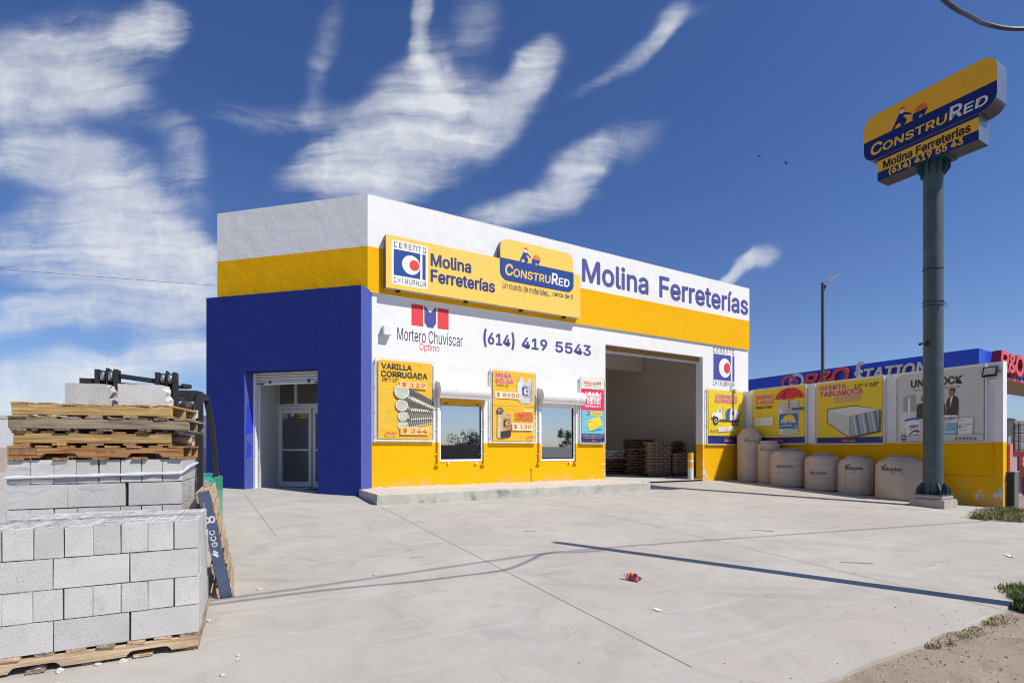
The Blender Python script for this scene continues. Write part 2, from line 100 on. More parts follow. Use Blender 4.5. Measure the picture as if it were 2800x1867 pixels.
 101: [101,[53,-2,40,-1,29,4,20,11,14,21,10,33,9,47,10,60,14,72,20,82,29,90,39,95,51,96,59,95,66,94,73,90,80,85,85,79,89,70,92,60,93,48,93,42,19,42,19,55,84,55,77,51,77,59,74,67,71,74,66,78,59,82,51,83,43,81,37,78,31,74,27,67,25,60,24,53,24,44,25,35,28,27,32,20,38,15,45,12,53,12,59,12,63,13,68,15,71,18,74,22,76,26,91,23,88,16,84,10,78,5,71,1,62,-1],[11,13,12,11,14,13,10,14,11,10,15,14,10,16,15,9,16,10,9,31,16,31,17,16,9,32,31,30,17,31,8,32,9,29,17,30,8,33,32,29,18,17,28,18,29,8,34,33,27,18,28,8,35,34,7,35,8,27,19,18,7,36,35,26,19,27,26,24,19,24,20,19,6,23,7,23,36,7,23,37,36,25,24,26,6,22,23,37,24,23,37,20,24,38,20,37,38,21,20,5,22,6,39,21,38,5,21,22,5,39,21,5,40,39,4,40,5,4,41,40,49,51,50,49,52,51,48,52,49,3,41,4,3,42,41,47,52,48,47,53,52,3,43,42,46,53,47,45,53,46,3,44,43,44,53,45,3,53,44,2,53,3,2,54,53,2,55,54,1,55,2,1,56,55,0,56,1]],
 102: [63,[57,95,57,82,2,82,2,95,20,0,20,108,21,115,24,121,28,126,34,130,40,132,47,132,52,132,56,132,59,131,61,130,57,117,56,118,54,118,51,118,49,118,43,118,39,115,36,111,35,105,35,0],[10,12,11,10,13,12,9,13,10,9,14,13,9,15,14,9,16,15,8,17,9,17,16,9,7,19,8,19,18,8,18,17,8,6,20,7,20,19,7,6,21,20,6,22,21,5,22,6,5,23,22,5,24,23,4,24,5,4,25,24,2,0,3,2,1,0]],
 103: [106,[52,-38,42,-37,33,-35,26,-32,21,-28,16,-23,13,-17,25,-10,28,-13,30,-16,34,-20,39,-22,44,-24,52,-24,62,-23,71,-19,76,-12,78,-1,78,17,77,17,74,14,72,10,68,7,63,4,57,2,49,1,38,3,28,7,20,13,14,23,10,34,9,48,10,62,14,73,20,83,28,90,38,95,49,96,57,95,63,93,68,90,72,86,75,83,77,80,78,80,78,95,93,95,93,-2,92,-13,88,-22,81,-29,73,-34,63,-37,51,15,59,16,66,19,71,24,75,30,77,38,78,48,77,58,75,66,71,73,66,78,59,81,51,82,43,81,36,78,31,73,27,66,25,57,24,48,25,39,27,31,31,24,36,19,43,16],[36,38,37,36,39,38,44,46,45,44,47,46,35,39,36,35,40,39,34,40,35,34,41,40,34,42,41,33,66,34,66,65,34,65,42,34,65,43,42,64,43,65,63,43,64,33,67,66,63,44,43,63,62,44,62,61,44,61,60,44,60,47,44,33,68,67,32,68,33,32,69,68,32,70,69,31,70,32,59,47,60,31,71,70,31,72,71,58,47,59,30,72,31,30,73,72,57,47,58,29,73,30,29,74,73,56,18,57,18,47,57,29,75,74,55,18,56,28,75,29,28,76,75,54,19,55,19,18,55,54,20,19,17,47,18,28,53,76,53,20,54,28,20,53,28,21,20,27,21,28,27,22,21,27,23,22,26,23,27,26,24,23,25,24,26,16,47,17,16,48,47,6,8,7,15,48,16,6,9,8,15,49,48,6,10,9,5,10,6,14,49,15,5,11,10,5,12,11,14,50,49,4,12,5,13,50,14,4,13,12,4,50,13,3,50,4,3,51,50,2,51,3,2,52,51,1,52,2,1,0,52]],
 104: [103,[28,57,28,0,13,0,13,127,28,127,28,72,26,72,31,83,38,91,47,95,57,96,66,95,74,92,80,87,85,80,88,71,89,60,89,0,74,0,74,59,73,69,68,76,61,81,52,82,46,82,40,79,35,76,32,71,29,64],[2,4,3,2,6,4,6,5,4,9,11,10,9,12,11,8,12,9,8,13,12,7,13,8,7,23,13,23,14,13,6,25,7,25,24,7,24,23,7,22,14,23,21,14,22,21,15,14,6,26,25,20,15,21,6,27,26,2,28,6,28,27,6,20,16,15,19,16,20,2,0,28,19,17,16,18,17,19,2,1,0]],
 105: [42,[21,111,17,111,13,114,11,117,10,121,11,125,13,128,17,130,21,131,25,130,28,128,31,125,32,121,31,117,28,114,25,111,13,0,13,95,28,95,28,0],[16,18,17,16,19,18,7,9,8,6,9,7,6,10,9,5,10,6,5,11,10,4,11,5,4,12,11,3,12,4,3,13,12,2,13,3,2,14,13,1,14,2,1,15,14,0,15,1]],
 106: [42,[21,111,17,111,13,114,11,117,10,121,11,125,13,128,17,130,21,131,25,130,28,128,31,125,31,121,31,117,28,114,25,111,13,95,28,95,28,-8,28,-16,25,-23,22,-28,16,-32,9,-35,1,-36,-2,-36,-2,-22,1,-22,6,-21,10,-18,12,-13,13,-7],[31,17,16,31,18,17,30,18,31,30,19,18,29,19,30,29,20,19,28,20,29,27,20,28,25,27,26,25,20,27,25,21,20,25,22,21,25,23,22,25,24,23,7,9,8,6,9,7,6,10,9,5,10,6,5,11,10,4,11,5,4,12,11,3,12,4,3,13,12,2,13,3,2,14,13,1,14,2,1,15,14,0,15,1]],
 107: [95,[27,34,27,53,30,53,71,95,90,95,46,50,44,50,13,0,13,127,28,127,28,0,73,0,37,46,48,57,93,0],[7,9,8,7,1,9,1,10,9,2,4,3,2,13,4,13,5,4,2,12,13,5,14,13,7,0,1,10,2,1,10,12,2,0,5,6,0,14,5,10,11,12,7,14,0,10,14,7,11,14,10]],
 108: [47,[35,-1,25,1,18,5,14,12,13,21,13,127,28,127,28,25,29,19,30,16,32,14,37,13,39,13,40,13,41,13,42,14,45,1,43,0,40,0,38,-1],[4,6,5,4,7,6,4,8,7,3,8,4,3,9,8,3,10,9,3,11,10,14,16,15,13,16,14,12,16,13,11,16,12,3,16,11,2,16,3,1,16,2,0,16,1,0,17,16,0,18,17,0,19,18]],
 109: [152,[13,0,13,95,28,95,28,74,27,74,29,81,33,86,38,91,43,94,49,96,55,97,64,95,72,90,77,83,80,74,78,74,80,80,84,86,89,90,95,94,102,96,109,97,117,96,124,93,130,88,135,82,138,74,139,64,139,0,124,0,124,63,122,72,118,78,112,82,105,83,99,82,94,80,89,77,86,73,84,68,84,62,84,0,69,0,69,65,67,72,63,78,57,81,50,83,44,82,39,80,35,77,31,72,29,67,28,59,28,0],[9,11,10,20,22,21,8,11,9,19,22,20,19,23,22,8,12,11,0,2,1,0,4,2,4,3,2,7,12,8,18,23,19,18,24,23,6,12,7,17,24,18,6,13,12,17,25,24,5,47,6,47,13,6,16,34,17,34,25,17,47,46,13,46,14,13,5,48,47,16,35,34,33,25,34,33,26,25,5,49,48,16,36,35,32,26,33,45,14,46,4,49,5,15,36,16,4,50,49,15,37,36,31,26,32,44,15,45,15,14,45,4,51,50,15,38,37,31,27,26,0,52,4,52,51,4,44,38,15,44,39,38,30,27,31,43,39,44,43,40,39,0,53,52,42,40,43,30,28,27,29,28,30,42,41,40,0,54,53]],
 110: [102,[28,57,28,0,13,0,13,95,28,95,28,72,26,72,31,83,38,91,47,95,57,96,66,95,74,92,80,87,85,80,88,71,89,60,89,0,74,0,74,59,73,69,68,76,61,81,52,82,46,82,40,79,35,76,32,71,29,64],[9,11,10,9,12,11,2,4,3,2,6,4,6,5,4,8,12,9,8,13,12,7,13,8,7,23,13,23,14,13,6,25,7,25,24,7,24,23,7,22,14,23,21,14,22,21,15,14,6,26,25,20,15,21,6,27,26,2,28,6,28,27,6,20,16,15,19,16,20,2,0,28,19,17,16,18,17,19,2,1,0]],
 111: [104,[52,-2,40,-1,29,4,21,11,14,21,10,33,9,47,10,61,14,73,21,83,29,90,40,95,52,96,64,95,75,90,83,83,90,73,94,61,95,47,94,33,90,21,83,11,75,4,64,-1,52,12,61,13,68,16,73,22,77,29,79,38,80,47,79,56,77,65,73,72,68,78,61,81,52,82,43,81,36,78,31,72,27,65,25,56,24,47,25,38,27,29,31,22,36,16,43,13],[11,13,12,10,13,11,10,14,13,9,14,10,9,15,14,8,37,9,37,36,9,36,15,9,36,35,15,35,16,15,8,38,37,34,16,35,8,39,38,33,16,34,7,39,8,33,17,16,7,40,39,32,17,33,7,41,40,31,17,32,6,41,7,31,18,17,6,42,41,30,18,31,5,42,6,5,43,42,29,18,30,29,19,18,5,44,43,28,19,29,28,20,19,4,44,5,4,45,44,27,20,28,4,46,45,26,20,27,3,46,4,26,21,20,3,47,46,25,21,26,3,24,47,24,21,25,3,21,24,2,21,3,2,22,21,1,22,2,1,23,22,0,23,1]],
 112: [106,[13,-36,13,95,28,95,28,80,30,80,32,83,34,86,38,90,43,93,49,95,57,96,68,95,78,90,86,83,92,73,96,61,98,47,96,33,92,21,86,11,78,4,69,-1,57,-2,49,-1,43,1,38,4,34,8,32,11,30,15,28,15,28,-36,55,12,63,13,70,16,75,22,79,29,81,38,82,47,81,57,79,65,75,72,70,78,63,81,55,82,47,81,40,78,35,73,31,66,29,57,28,47,29,37,31,29,35,22,40,16,47,13],[9,11,10,8,11,9,0,2,1,0,3,2,8,12,11,7,12,8,7,13,12,6,13,7,5,13,6,5,43,13,43,42,13,42,14,13,4,43,5,4,44,43,4,45,44,41,14,42,0,4,3,0,48,4,48,47,4,47,46,4,46,45,4,40,14,41,40,15,14,39,15,40,38,15,39,38,16,15,0,49,48,37,16,38,0,50,49,36,16,37,36,17,16,35,17,36,0,51,50,35,18,17,34,18,35,0,29,51,29,52,51,33,18,34,29,53,52,33,19,18,32,19,33,29,28,53,28,54,53,0,30,29,27,54,28,31,19,32,27,31,54,27,19,31,26,19,27,26,20,19,25,20,26,24,20,25,24,21,20,23,21,24,23,22,21]],
 113: [106,[93,-36,78,-36,78,15,77,15,74,11,72,8,68,4,63,1,57,-1,49,-2,38,-1,28,4,20,11,14,21,10,33,9,47,10,61,14,73,20,83,28,90,38,95,49,96,57,95,63,93,68,90,72,86,75,83,77,80,78,80,78,95,93,95,51,12,59,13,66,16,71,22,75,29,77,37,78,47,77,57,75,66,71,73,66,78,59,81,51,82,43,81,36,78,31,72,27,65,25,57,24,47,25,38,27,29,31,22,36,16,43,13],[20,22,21,20,23,22,28,30,29,28,0,30,19,23,20,19,24,23,18,24,19,18,25,24,18,26,25,17,44,18,44,43,18,43,26,18,43,27,26,42,27,43,41,27,42,17,45,44,41,28,27,41,40,28,40,39,28,39,38,28,38,0,28,17,46,45,16,46,17,16,47,46,16,48,47,15,48,16,37,0,38,15,49,48,15,50,49,36,0,37,14,50,15,14,51,50,35,0,36,13,51,14,13,52,51,34,2,35,2,0,35,13,53,52,33,2,34,12,53,13,12,54,53,32,3,33,3,2,33,32,4,3,1,0,2,12,31,54,31,4,32,12,4,31,12,5,4,11,5,12,11,6,5,11,7,6,10,7,11,10,8,7,9,8,10]],
 114: [65,[13,0,13,95,28,95,28,80,29,80,32,87,38,92,45,95,53,96,55,96,57,96,59,96,61,96,61,81,60,81,57,81,55,81,52,81,45,81,40,79,35,75,31,71,29,65,28,59,28,0],[7,9,8,7,10,9,7,11,10,7,12,11,7,13,12,6,13,7,0,2,1,0,3,2,5,13,6,4,17,5,17,16,5,16,15,5,15,14,5,14,13,5,4,18,17,4,19,18,0,4,3,0,22,4,22,21,4,21,20,4,20,19,4,0,23,22,0,24,23]],
 115: [91,[45,-2,36,-1,28,1,21,4,15,9,11,16,9,24,23,27,26,20,31,15,37,12,45,11,54,12,61,16,66,20,67,26,66,30,64,34,59,37,53,39,37,43,26,46,18,52,13,59,12,68,13,76,16,83,22,88,29,93,37,95,47,96,56,95,63,93,70,90,75,85,78,79,81,72,67,69,65,74,61,79,55,82,47,83,39,82,33,79,29,75,27,69,28,65,31,61,36,58,43,56,57,52,69,48,77,43,81,36,83,27,82,19,78,12,72,6,65,2,56,-1],[29,31,30,29,32,31,28,32,29,28,33,32,27,33,28,27,34,33,26,34,27,26,41,34,41,35,34,26,42,41,40,35,41,25,42,26,25,43,42,39,35,40,25,44,43,39,36,35,38,36,39,24,44,25,24,45,44,37,36,38,24,46,45,23,46,24,23,47,46,23,48,47,22,48,23,22,49,48,22,50,49,22,51,50,21,51,22,21,52,51,20,52,21,20,53,52,19,53,20,18,53,19,17,53,18,17,54,53,16,54,17,15,54,16,6,8,7,15,55,54,14,55,15,5,8,6,13,55,14,5,9,8,13,56,55,4,9,5,12,56,13,4,10,9,11,56,12,4,11,10,11,57,56,4,57,11,3,57,4,3,58,57,2,58,3,2,59,58,1,59,2,1,0,59]],
 116: [57,[51,95,51,82,2,82,2,95,16,118,31,118,31,24,32,19,34,15,37,13,43,12,44,13,46,13,48,13,50,13,53,0,51,0,48,-1,45,-1,42,-1,31,1,23,5,18,13,16,23],[23,5,4,23,6,5,2,0,3,2,1,0,23,7,6,22,7,23,22,8,7,22,9,8,13,15,14,22,10,9,12,15,13,21,10,22,11,15,12,10,15,11,21,15,10,20,15,21,19,15,20,19,16,15,19,17,16,19,18,17]],
 117: [103,[46,-1,37,0,29,3,22,8,17,15,14,24,13,35,13,95,28,95,28,36,30,26,34,19,41,14,50,13,56,13,62,15,67,19,71,24,73,31,74,38,74,95,89,95,89,0,75,0,75,23,77,23,71,12,64,4,56,0],[6,8,7,6,9,8,19,21,20,19,22,21,18,22,19,6,10,9,5,10,6,17,25,18,25,22,18,5,11,10,16,24,17,24,25,17,4,11,5,16,26,24,26,23,24,26,22,25,15,26,16,4,12,11,14,26,15,3,12,4,3,13,12,13,26,14,3,26,13,3,27,26,23,22,26,2,27,3,2,28,27,1,28,2,1,0,28]],
 118: [97,[41,0,4,95,21,95,41,39,44,30,47,22,49,13,51,5,46,5,48,13,51,22,53,30,56,39,76,95,93,95,57,0],[0,2,1,0,3,2,12,14,13,12,15,14,0,4,3,11,15,12,0,5,4,10,15,11,0,9,5,9,6,5,9,6,10,6,15,10,0,8,9,7,15,6,0,7,8,0,15,7]],
 119: [142,[34,0,6,95,22,95,33,53,35,47,37,41,38,34,40,27,42,19,44,10,41,10,43,19,45,26,46,34,48,41,50,47,52,53,63,95,79,95,90,53,92,47,94,41,95,34,97,27,99,19,101,10,98,10,100,19,101,26,103,34,105,41,107,47,108,53,120,95,136,95,107,0,92,0,80,43,79,47,77,52,76,56,75,61,74,65,73,70,71,75,70,80,69,84,73,84,71,80,70,75,69,70,68,65,67,61,66,56,64,52,63,47,62,43,50,0],[0,2,1,0,3,2,16,46,17,46,18,17,46,47,18,47,19,18,32,34,33,32,35,34,16,45,46,48,19,47,49,44,48,44,19,48,16,49,45,49,44,45,16,50,49,43,19,44,16,51,50,42,19,43,16,52,51,41,19,42,40,19,41,16,53,52,39,19,40,16,54,53,0,4,3,15,54,16,39,20,19,31,35,32,38,20,39,15,55,54,0,5,4,37,20,38,37,21,20,30,35,31,15,56,55,14,56,15,14,57,56,36,21,37,0,6,5,36,22,21,29,35,30,13,57,14,0,7,6,36,23,22,28,35,29,12,57,13,0,8,7,36,24,23,27,35,28,11,57,12,0,10,8,10,9,8,36,26,24,26,25,24,26,35,27,10,57,11,0,57,10,36,35,26]],
 120: [95,[5,0,43,55,43,43,7,95,25,95,37,76,41,70,45,63,48,57,52,51,44,51,47,57,51,63,54,70,58,76,70,95,88,95,52,42,52,54,89,0,72,0,58,21,54,28,50,34,47,40,43,45,51,45,48,40,45,34,41,28,37,21,23,0],[2,4,3,2,5,4,14,16,15,14,17,16,2,6,5,13,17,14,2,1,6,1,7,6,12,18,13,18,17,13,1,11,7,11,8,7,11,8,12,8,18,12,1,10,11,9,18,8,0,10,1,9,19,18,0,25,10,25,9,10,25,26,9,26,19,9,0,24,25,27,19,26,0,28,24,28,23,24,28,23,27,23,19,27,0,29,28,22,19,23,0,30,29,21,19,22,0,31,30,20,19,21]],
 121: [97,[12,-35,15,-21,18,-22,22,-22,26,-22,29,-21,33,-18,35,-15,38,-9,41,0,4,95,21,95,41,39,44,30,47,22,49,13,51,5,46,5,48,13,51,22,53,30,56,39,76,95,93,95,51,-15,48,-21,44,-27,40,-31,35,-34,29,-36,23,-36,19,-36,16,-36,14,-35],[9,11,10,9,12,11,21,23,22,21,24,23,9,13,12,20,24,21,19,16,20,16,24,20,9,14,13,18,15,19,15,16,19,9,18,14,18,15,14,9,17,18,9,16,17,9,24,16,8,24,9,7,24,8,7,25,24,6,25,7,5,25,6,4,25,5,4,26,25,0,2,1,0,3,2,3,26,4,0,26,3,0,27,26,0,28,27,0,29,28,33,29,0,32,29,33,32,30,29,31,30,32]],
 122: [95,[10,0,10,11,64,80,64,81,12,81,12,95,83,95,83,83,31,15,31,14,85,14,85,0],[4,6,5,4,7,6,4,3,7,3,2,7,2,8,7,1,8,2,1,9,8,1,10,9,1,11,10,0,11,1]],
 48: [113,[57,-2,44,0,32,6,24,15,17,28,13,44,12,64,13,83,17,99,24,112,33,121,44,127,57,129,70,127,81,121,90,112,96,99,100,83,101,64,100,44,96,28,90,15,81,6,70,0,57,12,65,14,73,18,78,26,83,36,85,49,86,64,85,79,83,91,78,101,73,109,65,113,57,115,48,113,41,109,35,101,31,91,28,79,27,64,28,49,31,36,35,26,41,18,48,14],[11,13,12,10,13,11,10,14,13,9,14,10,9,36,14,36,15,14,9,37,36,35,15,36,9,38,37,34,15,35,8,38,9,34,16,15,8,39,38,33,16,34,8,40,39,32,16,33,7,40,8,32,17,16,7,41,40,31,17,32,6,41,7,31,18,17,6,42,41,30,18,31,5,42,6,5,43,42,29,18,30,29,19,18,5,44,43,28,19,29,4,44,5,28,20,19,4,45,44,27,20,28,3,45,4,27,21,20,3,46,45,26,21,27,3,47,46,25,21,26,2,47,3,25,22,21,2,24,47,24,22,25,2,22,24,1,22,2,1,23,22,1,0,23]],
 49: [113,[19,0,19,14,98,14,98,0,69,127,69,0,53,0,53,112,52,112,22,89,22,107,50,127],[10,4,11,10,8,4,8,7,4,7,5,4,10,9,8,6,5,7,0,2,1,0,3,2]],
 50: [113,[16,0,16,12,59,57,65,64,71,71,75,76,78,82,79,87,80,93,79,99,77,105,73,109,68,112,62,114,56,115,49,114,43,112,38,108,35,103,32,97,32,90,16,90,18,101,22,111,28,118,36,124,45,128,56,129,67,128,76,124,84,119,90,111,94,103,95,93,95,86,93,79,89,72,84,65,77,56,67,45,38,15,38,14,97,14,97,0],[26,28,27,26,29,28,25,29,26,25,30,29,24,30,25,24,31,30,23,15,24,15,14,24,14,13,24,13,31,24,12,31,13,23,16,15,11,31,12,23,17,16,11,32,31,22,17,23,10,32,11,22,18,17,9,32,10,22,19,18,9,33,32,21,19,22,8,33,9,21,20,19,8,34,33,7,34,8,6,34,7,6,35,34,5,35,6,5,36,35,4,36,5,4,37,36,3,37,4,3,38,37,2,38,3,1,38,2,1,39,38,1,40,39,1,41,40,1,42,41,1,43,42,0,43,1]],
 51: [113,[54,-2,43,-1,33,2,24,7,18,14,13,23,11,33,27,33,29,27,32,22,36,18,41,15,48,13,55,12,62,13,69,15,74,19,79,23,81,29,82,36,81,43,79,49,75,54,69,58,61,61,50,62,39,62,39,75,72,112,72,113,17,113,17,127,93,127,93,115,53,70,53,72,66,72,77,69,86,63,93,56,97,46,98,36,97,26,93,17,86,9,77,3,67,-1],[30,32,31,30,33,32,30,29,33,29,28,33,28,34,33,27,35,28,35,34,28,26,35,27,26,36,35,26,37,36,26,38,37,26,25,38,25,24,38,24,39,38,23,39,24,22,39,23,22,40,39,21,40,22,20,40,21,20,41,40,19,41,20,18,41,19,18,42,41,5,7,6,5,8,7,17,42,18,5,9,8,17,43,42,16,43,17,4,9,5,4,10,9,15,43,16,4,11,10,15,44,43,14,44,15,4,12,11,3,12,4,13,44,14,3,13,12,3,44,13,3,45,44,2,45,3,2,46,45,1,46,2,1,0,46]],
 52: [113,[10,26,10,40,62,127,78,127,27,41,27,41,103,41,103,26,70,0,70,30,70,37,70,79,86,79,86,0],[1,3,2,1,4,3,10,12,11,10,13,12,1,5,4,1,6,5,1,10,6,10,7,6,0,10,1,0,9,10,13,7,10,0,8,9,8,7,0,8,13,7]],
 53: [113,[55,-2,45,-1,35,3,27,8,21,15,17,23,15,33,31,33,32,27,34,22,38,18,43,15,49,13,55,12,63,13,69,16,74,20,79,26,81,33,82,41,81,48,78,55,74,61,69,66,62,68,54,69,48,69,42,67,36,65,32,61,17,63,24,127,92,127,92,113,38,113,33,75,34,75,39,79,44,81,51,83,57,83,66,83,73,80,80,76,86,71,91,65,95,58,97,50,98,41,96,29,92,19,86,10,77,4,67,0],[30,34,31,34,32,31,34,33,32,30,35,34,39,41,40,38,41,39,38,42,41,37,42,38,37,43,42,36,43,37,36,44,43,30,36,35,30,26,36,26,25,36,25,44,36,25,45,44,24,45,25,30,27,26,23,45,24,30,28,27,22,45,23,22,46,45,30,29,28,21,46,22,21,47,46,20,47,21,20,48,47,19,48,20,19,49,48,18,49,19,17,49,18,5,7,6,5,8,7,17,50,49,5,9,8,16,50,17,4,9,5,4,10,9,15,50,16,15,51,50,4,11,10,14,51,15,4,12,11,3,12,4,13,51,14,3,13,12,3,51,13,3,52,51,2,52,3,2,53,52,1,53,2,1,0,53]],
 54: [113,[57,-2,45,0,36,4,27,10,21,19,17,29,16,40,17,50,20,60,26,71,34,85,63,127,80,127,38,65,36,65,38,69,41,72,45,75,49,77,54,78,59,79,70,77,79,74,87,68,92,60,96,50,97,39,96,28,92,18,86,10,78,4,68,0,57,12,64,13,70,16,75,20,79,25,81,32,82,39,81,47,79,53,75,59,70,63,64,65,57,66,50,65,43,63,38,59,34,53,32,47,31,40,32,32,34,25,38,20,43,16,50,13],[10,12,11,10,16,12,16,13,12,9,16,10,19,21,20,18,21,19,18,22,21,17,22,18,16,22,17,16,23,22,9,15,16,13,44,16,44,23,16,8,15,9,8,14,15,44,43,23,43,24,23,13,45,44,13,46,45,42,24,43,8,13,14,8,46,13,8,47,46,41,24,42,41,25,24,7,47,8,7,48,47,40,25,41,7,49,48,39,25,40,39,26,25,6,49,7,6,50,49,38,26,39,5,50,6,5,51,50,37,26,38,37,27,26,5,52,51,36,27,37,4,52,5,36,28,27,4,53,52,35,28,36,4,54,53,34,28,35,3,54,4,34,29,28,3,55,54,33,29,34,3,32,55,32,29,33,3,29,32,2,29,3,2,30,29,1,30,2,1,31,30,0,31,1]],
 55: [113,[24,0,81,112,81,113,16,113,16,127,98,127,98,112,41,0],[3,5,4,3,2,5,2,6,5,1,6,2,1,7,6,0,7,1]],
 56: [113,[57,-2,44,-1,34,3,25,8,19,15,14,24,13,34,14,42,16,49,20,55,25,60,31,64,38,66,38,67,30,70,23,77,19,85,18,95,19,104,23,112,29,119,36,124,46,128,57,129,67,128,77,124,84,119,90,112,94,104,95,95,94,85,90,77,83,70,75,67,75,66,82,64,88,60,93,55,97,49,99,42,100,34,99,24,95,15,88,8,79,3,69,-1,57,12,64,13,71,15,77,18,81,23,83,28,84,35,83,41,81,47,76,52,71,56,64,58,57,59,49,58,42,56,37,52,32,47,30,41,29,35,30,28,32,23,36,18,42,15,49,13,57,72,63,73,69,75,73,78,77,83,79,88,80,94,79,100,77,105,73,109,69,112,63,114,57,115,50,114,44,112,40,109,36,105,34,100,33,94,34,88,36,83,40,78,44,75,50,73],[22,24,23,21,24,22,21,25,24,20,25,21,20,26,25,19,26,20,19,82,26,82,27,26,19,83,82,81,27,82,19,84,83,80,27,81,18,84,19,80,28,27,18,85,84,79,28,80,18,86,85,78,28,79,18,87,86,77,28,78,17,87,18,77,29,28,17,88,87,76,29,77,16,88,17,76,30,29,16,89,88,75,30,76,16,90,89,74,30,75,74,31,30,15,90,16,15,91,90,73,31,74,15,92,91,72,31,73,72,32,31,14,92,15,14,93,92,71,32,72,14,70,93,70,32,71,14,32,70,14,33,32,13,33,14,12,33,13,12,34,33,11,34,12,11,35,34,10,35,11,10,36,35,9,58,10,58,36,10,58,37,36,9,59,58,57,37,58,9,60,59,56,37,57,9,61,60,55,37,56,8,61,9,55,38,37,8,62,61,54,38,55,7,62,8,54,39,38,7,63,62,53,39,54,6,63,7,53,40,39,6,64,63,52,40,53,6,65,64,51,40,52,5,65,6,51,41,40,5,66,65,50,41,51,4,66,5,50,42,41,4,67,66,49,42,50,4,68,67,48,42,49,3,68,4,48,43,42,3,69,68,47,43,48,3,46,69,46,43,47,3,43,46,2,43,3,2,44,43,1,44,2,1,45,44,0,45,1]],
 57: [113,[57,129,68,128,78,124,86,117,92,109,96,98,97,87,96,77,93,67,88,56,79,42,50,0,33,0,75,62,77,62,75,58,72,55,68,53,64,50,60,49,54,49,44,50,34,54,27,59,21,67,17,77,16,88,17,99,21,109,27,117,36,124,45,128,57,115,50,114,44,112,38,107,35,102,32,95,31,88,32,80,35,74,38,68,44,64,50,62,57,61,64,62,70,64,75,68,79,74,81,80,82,88,81,95,79,102,75,107,70,112,64,114],[31,1,0,30,1,31,30,2,1,29,2,30,29,3,2,28,33,29,33,32,29,32,3,29,32,55,3,55,4,3,28,34,33,54,4,55,28,35,34,53,4,54,27,35,28,53,5,4,27,36,35,52,5,53,27,37,36,51,5,52,26,37,27,51,6,5,26,38,37,50,6,51,25,38,26,25,39,38,49,6,50,49,7,6,25,40,39,48,7,49,48,8,7,24,40,25,24,41,40,47,8,48,24,42,41,46,8,47,46,14,8,14,9,8,23,42,24,23,43,42,45,13,46,13,14,46,45,17,13,17,12,13,15,9,14,23,44,43,44,17,45,23,17,44,22,17,23,16,9,15,16,10,9,17,10,16,21,17,22,21,18,17,12,10,17,21,19,18,20,19,21,12,11,10]],
 40: [68,[22,52,23,66,25,81,29,96,33,110,38,123,44,135,59,135,53,121,48,107,43,93,40,78,38,65,38,52,38,40,40,29,43,17,47,4,52,-9,59,-24,44,-24,35,-5,28,14,24,33],[5,7,6,5,8,7,4,8,5,4,9,8,3,9,4,3,10,9,2,10,3,2,11,10,1,11,2,1,12,11,0,12,1,0,13,12,23,13,0,23,14,13,23,15,14,22,15,23,22,16,15,22,17,16,21,17,22,21,18,17,20,18,21,20,19,18]],
 41: [68,[9,-24,16,-9,21,4,25,17,28,29,30,40,30,52,30,65,28,78,25,93,21,107,15,121,9,135,24,135,30,123,35,110,40,96,43,81,45,66,46,52,45,32,40,13,34,-6,24,-24],[11,13,12,11,14,13,11,15,14,10,15,11,10,16,15,9,16,10,9,17,16,8,17,9,8,18,17,7,18,8,7,19,18,6,19,7,5,19,6,5,20,19,4,20,5,4,21,20,3,21,4,2,21,3,2,22,21,1,22,2,1,23,22,0,23,1]],
 36: [112,[50,-19,50,146,61,146,61,-19,56,-2,43,-1,32,2,23,8,16,15,12,24,10,34,26,34,28,27,31,22,36,18,42,15,48,13,56,12,64,13,71,15,78,18,82,23,85,28,86,35,86,40,83,45,79,48,74,51,68,54,61,56,46,60,32,65,22,72,15,82,13,93,14,103,19,112,26,119,34,124,45,128,57,129,69,128,79,124,88,119,94,112,99,104,100,94,84,94,82,103,76,109,67,113,56,115,49,114,42,112,36,109,32,105,30,100,29,94,30,88,33,83,37,80,42,77,48,75,53,73,66,70,72,68,78,66,84,63,90,59,95,55,99,49,101,43,102,35,101,25,97,16,90,8,81,3,69,-1],[0,63,1,63,40,1,40,2,1,40,3,2,39,52,40,52,63,40,63,51,40,51,3,40,3,29,40,29,50,40,50,41,40,38,52,39,50,42,41,37,52,38,50,43,42,50,44,43,36,52,37,52,63,51,63,3,51,3,29,51,29,50,51,36,53,52,49,44,50,49,45,44,35,53,36,35,54,53,48,45,49,35,55,54,35,56,55,48,46,45,34,56,35,47,46,48,34,57,56,34,58,57,33,58,34,33,59,58,33,60,59,32,60,33,32,61,60,32,62,61,32,63,62,32,30,63,30,0,63,0,17,63,17,3,63,3,29,63,29,64,63,31,30,32,29,65,64,29,66,65,29,67,66,29,68,67,0,29,30,29,69,68,0,17,29,17,3,29,3,28,29,3,18,28,18,27,28,18,26,27,18,25,26,18,24,25,18,23,24,18,22,23,9,11,10,9,12,11,18,21,22,9,13,12,8,13,9,18,20,21,8,14,13,18,19,20,8,15,14,7,15,8,7,16,15,17,3,18,7,17,16,7,4,17,4,3,17,6,4,7,5,4,6]],
 34: [80,[48,79,46,127,63,127,61,79,19,79,18,127,34,127,32,79],[4,6,5,4,7,6,0,2,1,0,3,2]],
 47: [62,[59,133,18,-19,4,-19,45,133],[2,0,3,2,1,0]],
 61: [113,[18,24,18,38,95,38,95,24,18,61,18,75,95,75,95,61],[4,6,5,4,7,6,0,2,1,0,3,2]],
